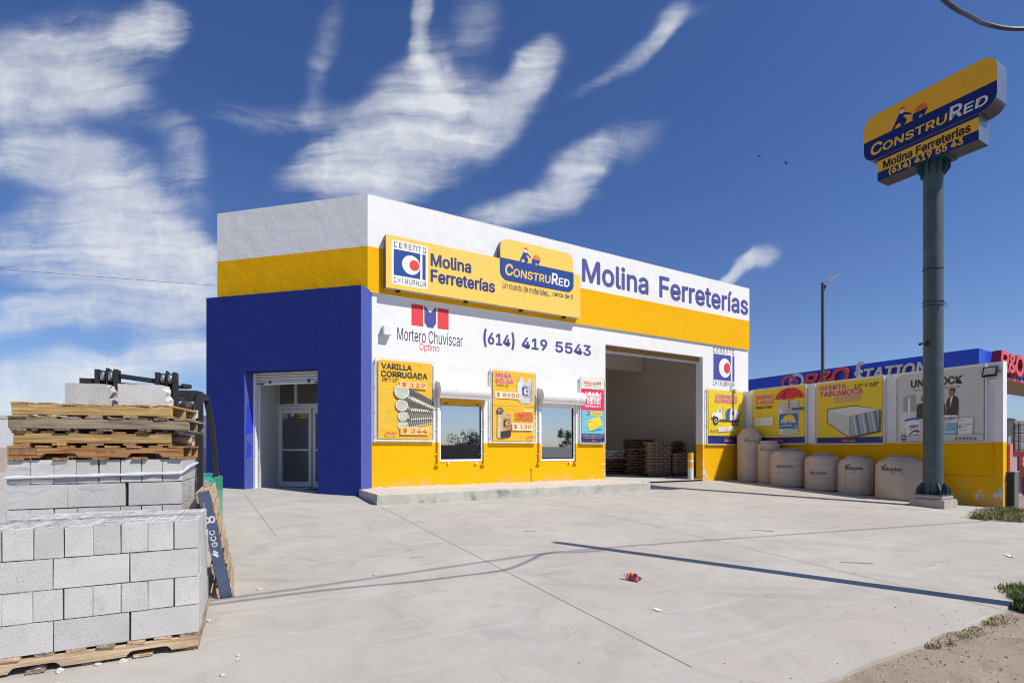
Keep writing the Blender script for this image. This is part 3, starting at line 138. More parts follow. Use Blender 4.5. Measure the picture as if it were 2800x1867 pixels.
 38: [112,[49,-2,38,-1,28,3,19,8,13,15,10,24,9,33,9,41,12,47,16,53,21,59,28,64,35,70,54,84,57,86,59,88,62,91,64,94,65,97,65,101,64,107,61,111,57,114,50,115,46,115,42,113,39,111,36,108,35,104,34,100,35,95,36,91,39,86,42,82,46,77,51,71,109,0,91,0,43,58,36,66,30,73,25,80,22,86,20,93,19,100,20,108,23,115,27,120,34,125,41,127,50,128,59,127,66,125,73,120,77,115,80,108,81,101,80,96,79,90,76,86,73,81,69,77,64,73,39,54,32,49,27,44,25,38,24,33,25,27,27,22,31,18,36,14,42,12,48,12,56,12,63,15,69,19,75,24,80,30,84,38,86,46,87,56,102,56,101,45,99,36,96,29,93,23,89,19,86,16,83,12,76,6,68,2,58,-1],[49,51,50,48,51,49,48,52,51,47,52,48,47,53,52,47,54,53,46,23,47,23,54,47,46,24,23,22,54,23,22,55,54,46,25,24,45,25,46,21,55,22,45,26,25,20,55,21,45,27,26,20,56,55,45,28,27,44,28,45,19,56,20,44,29,28,18,56,19,18,57,56,44,30,29,43,30,44,17,57,18,17,58,57,43,31,30,16,58,17,42,31,43,42,32,31,15,58,16,15,59,58,14,59,15,42,33,32,41,33,42,13,59,14,13,60,59,12,34,13,34,60,13,41,34,33,34,61,60,40,34,41,34,62,61,40,12,34,12,35,34,39,12,40,12,78,35,78,36,35,11,39,12,39,78,12,11,38,39,10,38,11,9,38,10,9,63,38,63,37,38,80,82,81,80,83,82,9,64,63,8,64,9,8,65,64,7,65,8,79,83,80,79,84,83,7,66,65,6,66,7,6,67,66,78,84,79,78,85,84,5,67,6,5,68,67,77,87,78,87,36,78,36,86,78,86,85,78,5,69,68,4,69,5,76,87,77,87,36,86,4,70,69,76,88,87,75,88,76,4,71,70,75,89,88,3,71,4,74,89,75,3,72,71,73,89,74,3,73,72,73,90,89,3,90,73,2,90,3,2,91,90,1,91,2,1,92,91,0,92,1]],
 46: [47,[24,-1,19,0,16,2,13,6,12,10,13,15,16,18,19,21,24,22,28,21,32,18,34,15,35,10,34,6,32,2,28,0],[7,9,8,6,9,7,6,10,9,5,10,6,5,11,10,4,11,5,4,12,11,3,12,4,3,13,12,2,13,3,2,14,13,1,14,2,1,15,14,0,15,1]],
 42: [113,[50,56,51,83,29,68,22,79,47,91,22,104,29,115,51,100,50,127,63,127,62,100,84,115,90,104,66,91,90,79,84,68,62,83,63,56],[7,9,8,7,10,9,5,7,6,10,12,11,4,7,5,10,13,12,4,10,7,4,13,10,3,13,4,3,1,13,1,16,13,16,14,13,3,2,1,0,16,1,0,17,16,15,14,16]],
 45: [113,[84,61,84,47,29,47,29,61],[2,0,3,2,1,0]],
 237: [42,[14,107,26,132,43,132,27,107,13,0,13,95,28,95,28,0],[4,6,5,4,7,6,0,2,1,0,3,2]],
 209: [131,[77,144,74,144,70,145,68,146,65,147,62,149,60,150,58,151,56,151,54,150,53,149,52,147,51,144,41,144,42,151,44,157,49,161,54,162,58,162,61,161,63,160,66,158,68,157,71,156,73,155,75,155,77,155,78,156,79,158,80,162,90,162,89,154,86,149,82,145,15,0,15,127,34,127,86,46,88,42,91,38,94,32,97,27,100,20,103,14,101,13,101,20,100,27,100,33,100,39,100,44,100,49,100,127,116,127,116,0,97,0,51,73,47,77,44,83,41,88,37,95,32,103,27,113,30,113,30,104,31,96,31,88,31,82,31,77,31,73,31,0],[34,61,35,61,36,35,61,62,36,62,37,36,50,52,51,50,53,52,63,60,62,60,37,62,34,63,61,63,60,61,34,64,63,59,37,60,34,65,64,58,37,59,57,37,58,34,66,65,56,37,57,34,67,66,55,37,56,34,68,67,34,69,68,54,37,55,49,53,50,54,38,37,48,53,49,54,39,38,47,53,48,54,40,39,46,53,47,54,41,40,45,53,46,54,42,41,54,44,42,44,43,42,44,53,45,54,53,44,16,18,17,16,19,18,28,30,29,28,31,30,16,20,19,15,20,16,15,21,20,27,31,28,15,22,21,15,23,22,14,23,15,26,31,27,14,24,23,25,31,26,14,25,24,14,31,25,14,8,31,8,32,31,13,9,14,9,8,14,7,32,8,6,32,7,13,10,9,5,32,6,13,11,10,4,32,5,4,33,32,3,33,4,13,12,11,2,33,3,2,0,33,1,0,2]],
 201: [105,[48,140,60,165,77,165,60,140,15,0,15,127,93,127,93,113,31,113,31,71,89,71,89,57,31,57,31,14,94,14,94,0],[4,8,5,8,6,5,8,7,6,4,9,8,4,12,9,12,10,9,12,11,10,4,13,12,4,14,13,4,15,14,0,2,1,0,3,2]],
 211: [133,[60,140,72,165,89,165,73,140,67,-2,51,0,38,6,26,16,17,29,12,45,10,64,12,82,17,98,26,111,38,121,51,127,67,129,82,127,96,121,107,111,116,98,121,82,123,64,121,45,116,29,107,16,96,6,82,0,67,13,78,15,87,19,96,26,102,36,106,49,108,64,106,79,102,91,96,101,87,108,78,113,67,114,56,112,46,108,38,101,31,91,27,79,26,64,27,49,31,36,38,26,46,19,56,15],[15,17,16,14,17,15,14,18,17,13,18,14,13,40,18,40,19,18,13,41,40,39,19,40,38,19,39,13,42,41,12,42,13,38,20,19,37,20,38,12,43,42,36,20,37,12,44,43,11,44,12,36,21,20,35,21,36,11,45,44,10,45,11,35,22,21,34,22,35,10,46,45,9,46,10,9,47,46,33,22,34,33,23,22,9,48,47,32,23,33,8,48,9,32,24,23,8,49,48,31,24,32,7,49,8,31,25,24,7,50,49,30,25,31,7,51,50,29,25,30,29,26,25,6,51,7,6,28,51,28,26,29,6,26,28,5,26,6,5,27,26,5,4,27,0,2,1,0,3,2]],
 32: [47,[],[]]}
W = bpy.data.worlds.new('World'); SC.world = W; W.use_nodes = True
nt = W.node_tree; nt.nodes.clear(); k = N(nt)
sky = k.new('ShaderNodeTexSky', sky_type='NISHITA'); sky.sun_disc = False
sky.sun_elevation = R(SUN_EL); sky.sun_rotation = math.atan2(SUN_DIR.x, SUN_DIR.y)
sky.altitude = 1400; sky.air_density = 1.0; sky.dust_density = 2.0; sky.ozone_density = 3.0
tc = k.new('ShaderNodeTexCoord')
sep = k.new('ShaderNodeSeparateXYZ'); k.put(sep.inputs[0], tc.outputs['Generated'])
dx, dy, dz = sep.outputs
ady = k.math('MAXIMUM', k.math('ABSOLUTE', dy), 0.12)
comb = k.new('ShaderNodeCombineXYZ'); k.put(comb.inputs[0], k.math('DIVIDE', dx, ady)); k.put(comb.inputs[1], k.math('DIVIDE', dz, ady))
uv = comb.outputs[0]
def warp(vec, scale, amp, detail=3):
    c = k.vmath('SUBTRACT', k.noise(vec, scale, detail, .55, 0, 1), (.5, .5, .5))
    n_ = k.new('ShaderNodeVectorMath', operation='SCALE'); k.put(n_.inputs[0], c); n_.inputs[3].default_value = amp
    return k.vmath('ADD', vec, n_.outputs[0])
w1 = warp(uv, 1.7, .16); w2 = warp(w1, 5.0, .085); w3 = warp(w2, 18.0, .024, 4)
flat = k.vmath('MULTIPLY', w2, (1, 1, 0))
# each stroke of cloud: centre, half-length, half-width, tilt, density  (in the sky's own tangent coordinates)
STROKES = [(-0.193,0.590,0.283,0.114,20,1.00), (-0.307,0.533,0.172,0.087,5,0.90), (-0.200,0.676,0.145,0.091,65,0.65), (-0.181,0.819,0.223,0.027,98,0.85), (-0.157,0.740,0.163,0.055,100,0.30), (0.054,0.740,0.107,0.056,58,0.75), (-0.007,0.661,0.128,0.059,38,0.60), (-0.364,0.769,0.180,0.046,82,0.28), (-0.443,0.640,0.257,0.046,5,0.34), (0.136,0.540,0.098,0.056,42,0.75), (0.021,0.465,0.197,0.046,10,0.62), (0.214,0.590,0.197,0.064,28,0.28), (0.243,0.769,0.215,0.029,36,0.42), (0.307,0.840,0.077,0.038,55,0.45), (0.443,0.367,0.103,0.022,28,0.62), (0.496,0.389,0.052,0.027,30,0.42), (0.375,0.341,0.095,0.013,22,0.35), (-0.771,0.476,0.300,0.137,-40,0.95), (-0.836,0.383,0.283,0.114,-10,0.85), (-0.629,0.347,0.188,0.101,-28,0.85), (-0.921,0.733,0.283,0.128,10,0.72), (-0.720,0.810,0.082,0.064,0,0.95), (-0.786,0.690,0.205,0.050,-32,0.40), (-0.957,0.576,0.223,0.050,5,0.50), (-0.621,0.540,0.128,0.050,-58,0.42), (-0.657,0.440,0.137,0.064,-40,0.50), (-0.914,0.269,0.283,0.055,8,0.66), (-0.821,0.161,0.385,0.059,5,0.80), (-0.929,0.097,0.360,0.055,3,0.75), (-0.657,0.233,0.172,0.055,-10,0.60), (-0.071,0.833,0.172,0.082,80,0.26), (0.429,-0.017,1.543,0.073,0,0.20)]
acc = None
for (cx, cy, la, lb, ang, dens) in STROKES:
    m_ = k.mapping(flat, (cx, cy, 0), (0, 0, R(ang)), (la, lb, 1), 'TEXTURE')
    f_ = k.ramp(k.vmath('LENGTH', m_, out=1), 0.05, 1.12, dens, 0.0)
    acc = f_ if acc is None else k.math('ADD', acc, f_)
acc = k.math('MINIMUM', acc, 1.25)
# wisps: noise drawn out along the fan of the plume, broken up by finer and finer tufts
fib1 = k.noise(k.mapping(w2, (0,0,0), (0,0,R(-24)), (1.3, 15, 1)), 1.5, 8, .64, .2)
fib2 = k.noise(k.mapping(w2, (3,1,0), (0,0,R(-78)), (1.2, 16, 1)), 1.6, 8, .64, .2)
side_ = k.ramp(k.noise(uv, 1.7, 2, .5), .42, .58)
fib = k.math('ADD', k.math('MULTIPLY', fib1, k.math('SUBTRACT', 1.0, side_)), k.math('MULTIPLY', fib2, side_))
fine = k.noise(w3, 8.5, 9, .66, .15)
tex = k.math('ADD', k.math('MULTIPLY', fib, .74), k.math('MULTIPLY', fine, .36))
den = k.math('SUBTRACT', k.math('ADD', k.math('MULTIPLY', acc, .74), k.math('MULTIPLY', tex, 3.7)), 2.03)
den = k.math('MULTIPLY', k.ramp(den, -.14, 1.32, 0, 1.0, False), k.ramp(acc, .03, .5))
veil = k.math('MULTIPLY', k.ramp(acc, .03, .9, 0, .36), k.ramp(k.noise(w1, 2.6, 6, .6), .35, .65))
den = k.math('ADD', den, k.math('MULTIPLY', veil, k.math('SUBTRACT', 1.0, den)))
den = k.math('MINIMUM', den, .90)
den = k.math('MULTIPLY', den, k.math('MULTIPLY', k.ramp(dz, -.02, .05), k.ramp(dy, .02, .3)))
bg = k.new('ShaderNodeBackground'); bg.inputs[1].default_value = 0.09
tint = k.mix(1.0, sky.outputs[0], k.mix(k.ramp(dz, .0, .55), (0.98, 1.06, 1.26), (0.70, 0.93, 1.36)), 'MULTIPLY')
cloudcol = k.mix(k.ramp(fine, .3, .75), (7.6, 8.0, 8.7), (9.6, 9.8, 10.0))
k.put(bg.inputs[0], k.mix(den, tint, cloudcol))
out = k.new('ShaderNodeOutputWorld'); nt.links.new(bg.outputs[0], out.inputs[0])
W.cycles.sampling_method = 'MANUAL'; W.cycles.sample_map_resolution = 512

# ------------------------------------------------------------------ materials
MATS = {}
def mat(name, col, rough=.6, metal=0., var=.06, vscale=6., bump=0., bscale=40., grain=None, rnd=0., spec=.4, stain=None, sscale=1.2, coat=0., obj=True, detail=5, streak=0., bdist=.01, trans=0.):
    if name in MATS: return MATS[name]
    col = hx(col) if isinstance(col, str) else col
    m = bpy.data.materials.new(name); m.use_nodes = True; t = m.node_tree; k = N(t)
    b = t.nodes['Principled BSDF']; b.inputs['Roughness'].default_value = rough; b.inputs['Metallic'].default_value = metal
    b.inputs['Specular IOR Level'].default_value = spec; b.inputs['Coat Weight'].default_value = coat
    if trans: b.inputs['Transmission Weight'].default_value = trans
    tc = k.new('ShaderNodeTexCoord'); v = tc.outputs['Object' if obj else 'Generated']
    if rnd:
        oi = k.new('ShaderNodeObjectInfo'); v = k.vmath('ADD', v, k.vmath('MULTIPLY', k.math('MULTIPLY', oi.outputs['Random'], 37.0), (1, 1, 1)))
    c = col
    if var:
        c = k.mix(1.0, col, k.grey(k.ramp(k.noise(v, vscale, detail, .6), .25, .75, 1-var*1.6, 1+var*1.6, False)), 'MULTIPLY')
    if grain:                                  # wood: long streaks along local X
        g = k.noise(k.mapping(v, (0,0,0), (0,0,0), (1.6, 34, 34)), 1.6, 6, .65, .6)
        c = k.mix(k.ramp(g, .38, .68), c, hx(grain) if isinstance(grain, str) else grain)
        g2 = k.noise(k.mapping(v, (5,0,0), (0,0,0), (.9, 3, 3)), 2.2, 3, .6, .4)
        c = k.mix(k.ramp(g2, .5, .8, 0, .5), c, (col[0]*.6, col[1]*.6, col[2]*.62))
    if stain:
        s_ = k.noise(v, sscale, 7, .66, .5); c = k.mix(k.ramp(s_, .54, .74, 0, stain[1]), c, hx(stain[0]))
    if streak:
        s_ = k.noise(k.mapping(v, (0,0,0), (0,0,0), (5.5, 5.5, .35)), 1.0, 6, .65); c = k.mix(k.ramp(s_, .52, .8, 0, streak), c, (col[0]*.55, col[1]*.53, col[2]*.5))
    if rnd:
        c = k.mix(1.0, c, k.grey(k.ramp(oi.outputs['Random'], 0, 1, 1-rnd, 1+rnd, False)), 'MULTIPLY')
    k.put(b.inputs['Base Color'], c)
    if bump:
        bp = k.new('ShaderNodeBump'); bp.inputs['Strength'].default_value = bump; bp.inputs['Distance'].default_value = bdist
        k.put(bp.inputs['Height'], k.noise(v, bscale, 6, .6)); k.put(b.inputs['Normal'], bp.outputs[0])
    MATS[name] = m; return m

def plaster(name, col, wave=.6, fine=.25, dirt=.10, scuff=None):
    """Painted hand-trowelled render: faint patches, slow undulation and a fine tooth."""
    if name in MATS: return MATS[name]
    col = hx(col) if isinstance(col, str) else col
    m = bpy.data.materials.new(name); m.use_nodes = True; t = m.node_tree; k = N(t); b = t.nodes['Principled BSDF']
    b.inputs['Roughness'].default_value = .78; b.inputs['Specular IOR Level'].default_value = .12
    tc = k.new('ShaderNodeTexCoord'); v = tc.outputs['Object']
    c = k.mix(k.ramp(k.noise(v, .9, 6, .62, .6), .45, .78, 0, dirt*2.2), col, (col[0]*.80, col[1]*.78, col[2]*.74))
    c = k.mix(k.ramp(k.noise(k.mapping(v, (0,0,0), (0,0,0), (6, 6, .5)), 1.0, 6, .65), .56, .82, 0, dirt), c, (col[0]*.6, col[1]*.58, col[2]*.55))
    if scuff:
        sp = k.noise(v, 5.5, 8, .7, .3); geo = k.new('ShaderNodeSeparateXYZ'); k.put(geo.inputs[0], v)
        low = k.ramp(geo.outputs[2], 0.05, .9, 1, 0)
        c = k.mix(k.math('MULTIPLY', k.ramp(sp, .645, .69), low), c, hx(scuff))
        c = k.mix(k.math('MULTIPLY', k.ramp(k.noise(v, 2.2, 5, .6), .42, .7, 0, .5), k.ramp(geo.outputs[2], 0.0, .5, 1, 0)), c, (.42, .36, .25))
    k.put(b.inputs['Base Color'], c)
    h = k.math('ADD', k.math('MULTIPLY', k.noise(v, 2.6, 3, .5), wave), k.math('MULTIPLY', k.noise(v, 46, 4, .6), fine*.05))
    bp = k.new('ShaderNodeBump'); bp.inputs['Strength'].default_value = 1.0; bp.inputs['Distance'].default_value = .03
    k.put(bp.inputs['Height'], h); k.put(b.inputs['Normal'], bp.outputs[0])
    MATS[name] = m; return m

def glass_mat(name, tint, rough=.02):
    if name in MATS: return MATS[name]
    m = bpy.data.materials.new(name); m.use_nodes = True; b = m.node_tree.nodes['Principled BSDF']
    b.inputs['Base Color'].default_value = (*tint, 1); b.inputs['Roughness'].default_value = rough
    b.inputs['Metallic'].default_value = 0.0; b.inputs['IOR'].default_value = 1.9; b.inputs['Specular IOR Level'].default_value = .9
    b.inputs['Coat Weight'].default_value = .6; b.inputs['Coat Roughness'].default_value = .01
    MATS[name] = m; return m

# ------------------------------------------------------------------ geometry helpers
TEXT_CACHE = {}
def text_geo(body, bold=0., shear=0., space=1.):
    key = (body, shear, space)
    if key in TEXT_CACHE: return TEXT_CACHE[key]
    vs, fs, pen = [], [], 0.
    for ch in body:
        adv, vv, ff = GLYPHS[ord(ch)]; b = len(vs)
        vs += [(pen+vv[i]+shear*vv[i+1], vv[i+1]) for i in range(0, len(vv), 2)]; fs += [[b+ff[i], b+ff[i+1], b+ff[i+2]] for i in range(0, len(ff), 3)]
        pen += adv*space
    x0 = min(v[0] for v in vs); x1 = max(v[0] for v in vs); y0 = min(v[1] for v in vs); y1 = max(v[1] for v in vs)
    vs = [((a-x0)/(x1-x0), (b-y0)/(y1-y0)) for a, b in vs]
    TEXT_CACHE[key] = (vs, fs, (x1-x0)/(y1-y0)); return TEXT_CACHE[key]
def swell(bold, h):
    """offsets that thicken a letter by drawing it again around itself"""
    r = bold*.9*h
    return r, ([(0., 0.)] if r < .0015 else [(0., 0.)]+[(r*math.cos(math.pi*i/4), r*math.sin(math.pi*i/4)) for i in range(8)])

class MB:
    """collects shapes and links them as ONE mesh object"""
    def __init__(s): s.v = []; s.f = []; s.m = []; s.mats = []; s.sm = []
    def mi(s, m):
        if m not in s.mats: s.mats.append(m)
        return s.mats.index(m)
    def face(s, pts, m, smooth=False):
        b = len(s.v); s.v += [tuple(p) for p in pts]; s.f.append(list(range(b, b+len(pts)))); s.m.append(s.mi(m)); s.sm.append(smooth); return s
    def add(s, vs, fs, m, smooth=False):
        b = len(s.v); s.v += [tuple(p) for p in vs]; i = s.mi(m)
        for f in fs: s.f.append([b+j for j in f]); s.m.append(i); s.sm.append(smooth)
        return s
    def hexa(s, p, m, skip=()):
        fs = [(0,3,2,1), (4,5,6,7), (0,1,5,4), (1,2,6,5), (2,3,7,6), (3,0,4,7)]
        return s.add(p, [f for i, f in enumerate(fs) if i not in skip], m)
    def box(s, x0, x1, y0, y1, z0, z1, m, skip=()):
        return s.hexa([(x0,y0,z0),(x1,y0,z0),(x1,y1,z0),(x0,y1,z0),(x0,y0,z1),(x1,y0,z1),(x1,y1,z1),(x0,y1,z1)], m, skip)
    def bar(s, a, b, w, h, m, up=(0,0,1)):
        a = Vector(a); b = Vector(b); d = (b-a).normalized(); u = Vector(up)
        if abs(d.dot(u)) > .98: u = Vector((0,1,0))
        r_ = d.cross(u).normalized()*w/2; u = r_.cross(d).normalized()*h/2
        return s.hexa([a-r_-u, a+r_-u, a+r_+u, a-r_+u, b-r_-u, b+r_-u, b+r_+u, b-r_+u], m)
    def tube(s, pts, r, m, n=8, caps=True, radii=None):
        pts = [Vector(p) for p in pts]; vs = []; fs = []; prev = None
        for i, p in enumerate(pts):
            d = (pts[min(i+1, len(pts)-1)]-pts[max(i-1, 0)]).normalized()
            u = prev if prev is not None else (Vector((0,0,1)) if abs(d.z) < .9 else Vector((1,0,0)))
            u = (u - d*u.dot(d)).normalized(); prev = u; w = d.cross(u); rr = radii[i] if radii else r
            for j in range(n): a = 2*math.pi*j/n; vs.append(p+(u*math.cos(a)+w*math.sin(a))*rr)
        for i in range(len(pts)-1):
            for j in range(n): fs.append((i*n+j, i*n+(j+1)%n, (i+1)*n+(j+1)%n, (i+1)*n+j))
        s.add(vs, fs, m, True)
        if caps: s.add(vs[:n][::-1], [tuple(range(n))], m); s.add(vs[-n:], [tuple(range(n))], m)
        return s
    def cyl(s, a, b, r, m, n=24, r2=None): return s.tube([a, b], r, m, n, True, [r, r if r2 is None else r2])
    def lathe(s, prof, m, n=40, c=(0,0)):
        vs = []; fs = []
        for (r_, z) in prof:
            for j in range(n): a = 2*math.pi*j/n; vs.append((c[0]+r_*math.cos(a), c[1]+r_*math.sin(a), z))
        for i in range(len(prof)-1):
            for j in range(n): fs.append((i*n+j, i*n+(j+1)%n, (i+1)*n+(j+1)%n, (i+1)*n+j))
        return s.add(vs, fs, m, True)
    # ---- flat work in the x-z plane facing -y, at depth y
    def poly(s, pts, y, m): return s.face([(p[0], y, p[1]) for p in pts], m)
    def rect(s, x0, x1, z0, z1, y, m): return s.poly([(x0,z0),(x1,z0),(x1,z1),(x0,z1)], y, m)
    def disc(s, cx, cz, rx, rz, y, m, n=36, a0=0., a1=360.):
        pts = [(cx+rx*math.cos(R(a0+(a1-a0)*i/n)), cz+rz*math.sin(R(a0+(a1-a0)*i/n))) for i in range(n+(0 if a1-a0 >= 360 else 1))]
        return s.poly(pts, y, m)
    def ring(s, cx, cz, r0, r1, y, m, n=28, a0=0., a1=360.):
        for i in range(n):
            p, q = R(a0+(a1-a0)*i/n), R(a0+(a1-a0)*(i+1)/n)
            s.poly([(cx+r1*math.cos(p), cz+r1*math.sin(p)), (cx+r1*math.cos(q), cz+r1*math.sin(q)), (cx+r0*math.cos(q), cz+r0*math.sin(q)), (cx+r0*math.cos(p), cz+r0*math.sin(p))][::-1], y, m)
        return s
    def text(s, body, x0, x1, z0, z1, y, m, bold=0., shear=0., space=1., fn=None):
        vs, fs, _ = text_geo(body, bold, shear, space); r, offs = swell(bold, z1-z0)
        if len(offs) == 1: r = 0
        for i, (ox, oz) in enumerate(offs):
            pts = [(x0+r+ox+(x1-x0-2*r)*a, z0+r+oz+(z1-z0-2*r)*b) for a, b in vs]; yy = y-.00008*i
            s.add([fn(p[0], p[1], yy) if fn else (p[0], yy, p[1]) for p in pts], fs, m)
        return s
    def build(s, name, parent=None, loc=None, rot=None, bevel=0., seg=1):
        me = bpy.data.meshes.new(name); me.from_pydata(s.v, [], s.f)
        for m in s.mats: me.materials.append(m)
        me.polygons.foreach_set('material_index', s.m); me.polygons.foreach_set('use_smooth', s.sm)
        if bevel:
            bm = bmesh.new(); bm.from_mesh(me); bmesh.ops.remove_doubles(bm, verts=bm.verts, dist=1e-5)
            ed = [e for e in bm.edges if len(e.link_faces) == 2 and e.calc_face_angle(0) > .6]
            bmesh.ops.bevel(bm, geom=ed, offset=bevel, segments=seg, affect='EDGES', clamp_overlap=True); bm.to_mesh(me); bm.free()
        elif any(s.sm):
            bm = bmesh.new(); bm.from_mesh(me); bmesh.ops.remove_doubles(bm, verts=bm.verts, dist=1e-6); bm.to_mesh(me); bm.free()
            me.set_sharp_from_angle(angle=R(40))
        me.update()
        o = bpy.data.objects.new(name, me); C.objects.link(o)
        if parent: o.parent = parent
        if loc is not None: o.location = loc
        if rot is not None: o.rotation_euler = rot
        return o

def tag(o, label, cat, group=None, kind=None):
    o['label'] = label; o['category'] = cat
    if group: o['group'] = group
    if kind: o['kind'] = kind
    return o
def thing(name, label, cat, loc=(0,0,0), rz=0., group=None, rot=None):
    o = bpy.data.objects.new(name, None); C.objects.link(o); o.empty_display_size = .1
    o.location = loc; o.rotation_euler = rot if rot else (0, 0, rz)
    return tag(o, label, cat, group)
def structure(o): o['kind'] = 'structure'; return o
ORD = ['', 'first', 'second', 'third', 'fourth', 'fifth', 'sixth', 'seventh', 'eighth', 'ninth', 'tenth', 'eleventh', 'twelfth', 'thirteenth']

# ------------------------------------------------------------------ site geometry
def slope(x, y): return -.0247*(x+3.5) + .034*(y-12.35)          # the yard drains away from the shop front
A_F = R(30.13); P1 = Vector((-3.498, 12.35, 0)); TF = Vector((math.cos(A_F), math.sin(A_F), 0)); NF = Vector((math.sin(A_F), -math.cos(A_F), 0))
def front(s, d=0., z=0.): p = P1+TF*s+NF*d; return Vector((p.x, p.y, z))
A_C = R(-13.92); B0 = Vector((-3.518, 11.925, 0))                 # entrance corner, cut at an angle
A_W = R(-64.13); W0 = Vector((8.815, 19.497, 0)); TW = Vector((math.cos(A_W), math.sin(A_W), 0)); NW = Vector((-.89976, -.43638, 0))
def side(s, d=0., z=0.): p = W0+TW*s+NW*d; return Vector((p.x, p.y, z))
# ------------------------------------------------------------------ ground, concrete yard, pavement
def concrete_yard():
    m = bpy.data.materials.new('yard_concrete'); m.use_nodes = True; t = m.node_tree; k = N(t); b = t.nodes['Principled BSDF']
    b.inputs['Roughness'].default_value = .85; b.inputs['Specular IOR Level'].default_value = .2
    v = k.new('ShaderNodeTexCoord').outputs['Object']
    rot = k.mapping(v, (0,0,0), (0,0,-A_F), (1,1,1))
    base = k.mix(k.ramp(k.noise(v, .35, 6, .6, .4), .35, .7), (.40,.367,.322), (.465,.43,.38))
    base = k.mix(k.ramp(k.noise(v, 1.6, 8, .68, .8), .40, .72, 0, .75), base, (.315,.29,.258))
    base = k.mix(k.ramp(k.noise(k.mapping(rot, (0,0,0), (0,0,R(12)), (.5, 5, 1)), 1.0, 7, .66, 1.2), .52, .78, 0, .5), base, (.56,.535,.49))    # trowel sweeps
    base = k.mix(k.ramp(k.noise(v, .8, 9, .72, .3), .60, .74, 0, .42), base, (.56,.53,.47))                                                # dusty patches
    base = k.mix(k.ramp(k.noise(k.mapping(rot, (7,2,0), (0,0,0), (1.1, 3.2, 1)), 1.0, 5, .6, .2), .64, .74, 0, .6), base, (.25,.20,.15))      # brown drips
    base = k.mix(k.ramp(k.noise(v, 55, 4, .7), .60, .72, 0, .35), base, (.25,.23,.2))
    base = k.mix(k.ramp(k.noise(v, 150, 2, .7), .3, .7, -.0, .28), base, (.58,.56,.52))
    sp = k.new('ShaderNodeSeparateXYZ'); k.put(sp.inputs[0], rot)
    dust = k.math('ADD', k.ramp(sp.outputs[1], .6, 4.2, 1, 0), k.math('MULTIPLY', k.ramp(sp.outputs[0], 7.5, 12.5), .55))
    base = k.mix(k.math('MULTIPLY', dust, k.ramp(k.noise(v, 1.1, 7, .65), .36, .72, .0, .6)), base, (.47,.395,.315))
    tyre = k.noise(k.mapping(v, (0,0,0), (0,0,R(28)), (.10, 2.6, 1)), 1.3, 4, .55, .5)
    base = k.mix(k.math('MULTIPLY', k.ramp(tyre, .55, .66), k.ramp(k.noise(v, .5, 4, .6), .4, .65, 0, .32)), base, (.24,.225,.21))
    crk = k.new('ShaderNodeTexVoronoi', feature='DISTANCE_TO_EDGE'); k.put(crk.inputs['Vector'], k.vmath('ADD', v, k.vmath('MULTIPLY', k.noise(v, 1.4, 5, .6, 0, 1), (.9, .9, 0)))); crk.inputs['Scale'].default_value = .22
    base = k.mix(k.math('MULTIPLY', k.ramp(crk.outputs[0], .0008, .0022, 1, 0), k.ramp(k.noise(v, .6, 3, .5), .50, .62, 0, .6)), base, (.2,.18,.155))
    k.put(b.inputs['Base Color'], base)
    wave = k.new('ShaderNodeTexWave', wave_type='BANDS', bands_direction='Y'); k.put(wave.inputs[0], rot)
    wave.inputs['Scale'].default_value = 13.0; wave.inputs['Distortion'].default_value = 3.0; wave.inputs['Detail'].default_value = 2; wave.inputs['Detail Scale'].default_value = .35
    ribs = k.math('MULTIPLY', wave.outputs[1], k.ramp(k.noise(v, .45, 3, .5), .47, .64))
    h = k.math('ADD', k.math('MULTIPLY', ribs, .22), k.math('ADD', k.math('MULTIPLY', k.noise(v, 60, 5, .7), .35), k.math('MULTIPLY', k.noise(v, 7, 5, .6), .9)))
    bp = k.new('ShaderNodeBump'); bp.inputs['Strength'].default_value = .8; bp.inputs['Distance'].default_value = .008; k.put(bp.inputs['Height'], h); k.put(b.inputs['Normal'], bp.outputs[0])
    return m
M_YARD = concrete_yard()
M_DIRT = mat('dry_soil', (.30,.235,.175), .95, var=.12, vscale=3, bump=.7, bscale=22, stain=('#7d6a58', .8), sscale=1.8, detail=8, bdist=.02)
M_KERB = mat('pavement_concrete', (.56,.505,.435), .85, var=.08, vscale=5, bump=.35, bscale=60, stain=('#a79d90', .6), sscale=2.2, detail=8)
M_KERBEDGE = mat('kerb_face', (.43,.42,.36), .85, var=.14, vscale=3, bump=.5, bscale=40, stain=('#68665f', .7), sscale=2.6, detail=8)
M_JOINT = mat('joint_groove', (.285,.262,.235), .9, var=.2, vscale=8)

def gz(x, y):
    """terrain: the drained yard plane, level behind the shop, a lower forecourt beyond the boundary wall"""
    z = slope(x, y)
    z = min(z, .0) if y > 12 else z
    d = -(Vector((x, y, 0))-W0).dot(NW)                       # metres behind the boundary wall
    q = (Vector((x, y, 0))-W0).dot(TW)
    if d > .4 and q < 9: z = z + (-1.2-z)*min(1, (d-.4)/6)*min(1, max(0, (9-q)/3))
    return z
def build_ground():
    xs = [-3000,-600,-150,-60,-30]+[i*1.5 for i in range(-14, 31)]+[60,90,150,600,3000]
    ys = [-400,-100,-40,-20]+[i*1.5 for i in range(-8, 31)]+[60,90,200,800,4000]
    b = MB(); vs = []
    for y in ys:
        for x in xs: vs.append((x, y, gz(x, y)-.03 - (.0 if abs(x) < 50 and -30 < y < 50 else .3)))
    n = len(xs); fs = [(j*n+i, j*n+i+1, (j+1)*n+i+1, (j+1)*n+i) for j in range(len(ys)-1) for i in range(n-1)]
    b.add(vs, fs, M_DIRT, True); structure(b.build('ground'))
build_ground()

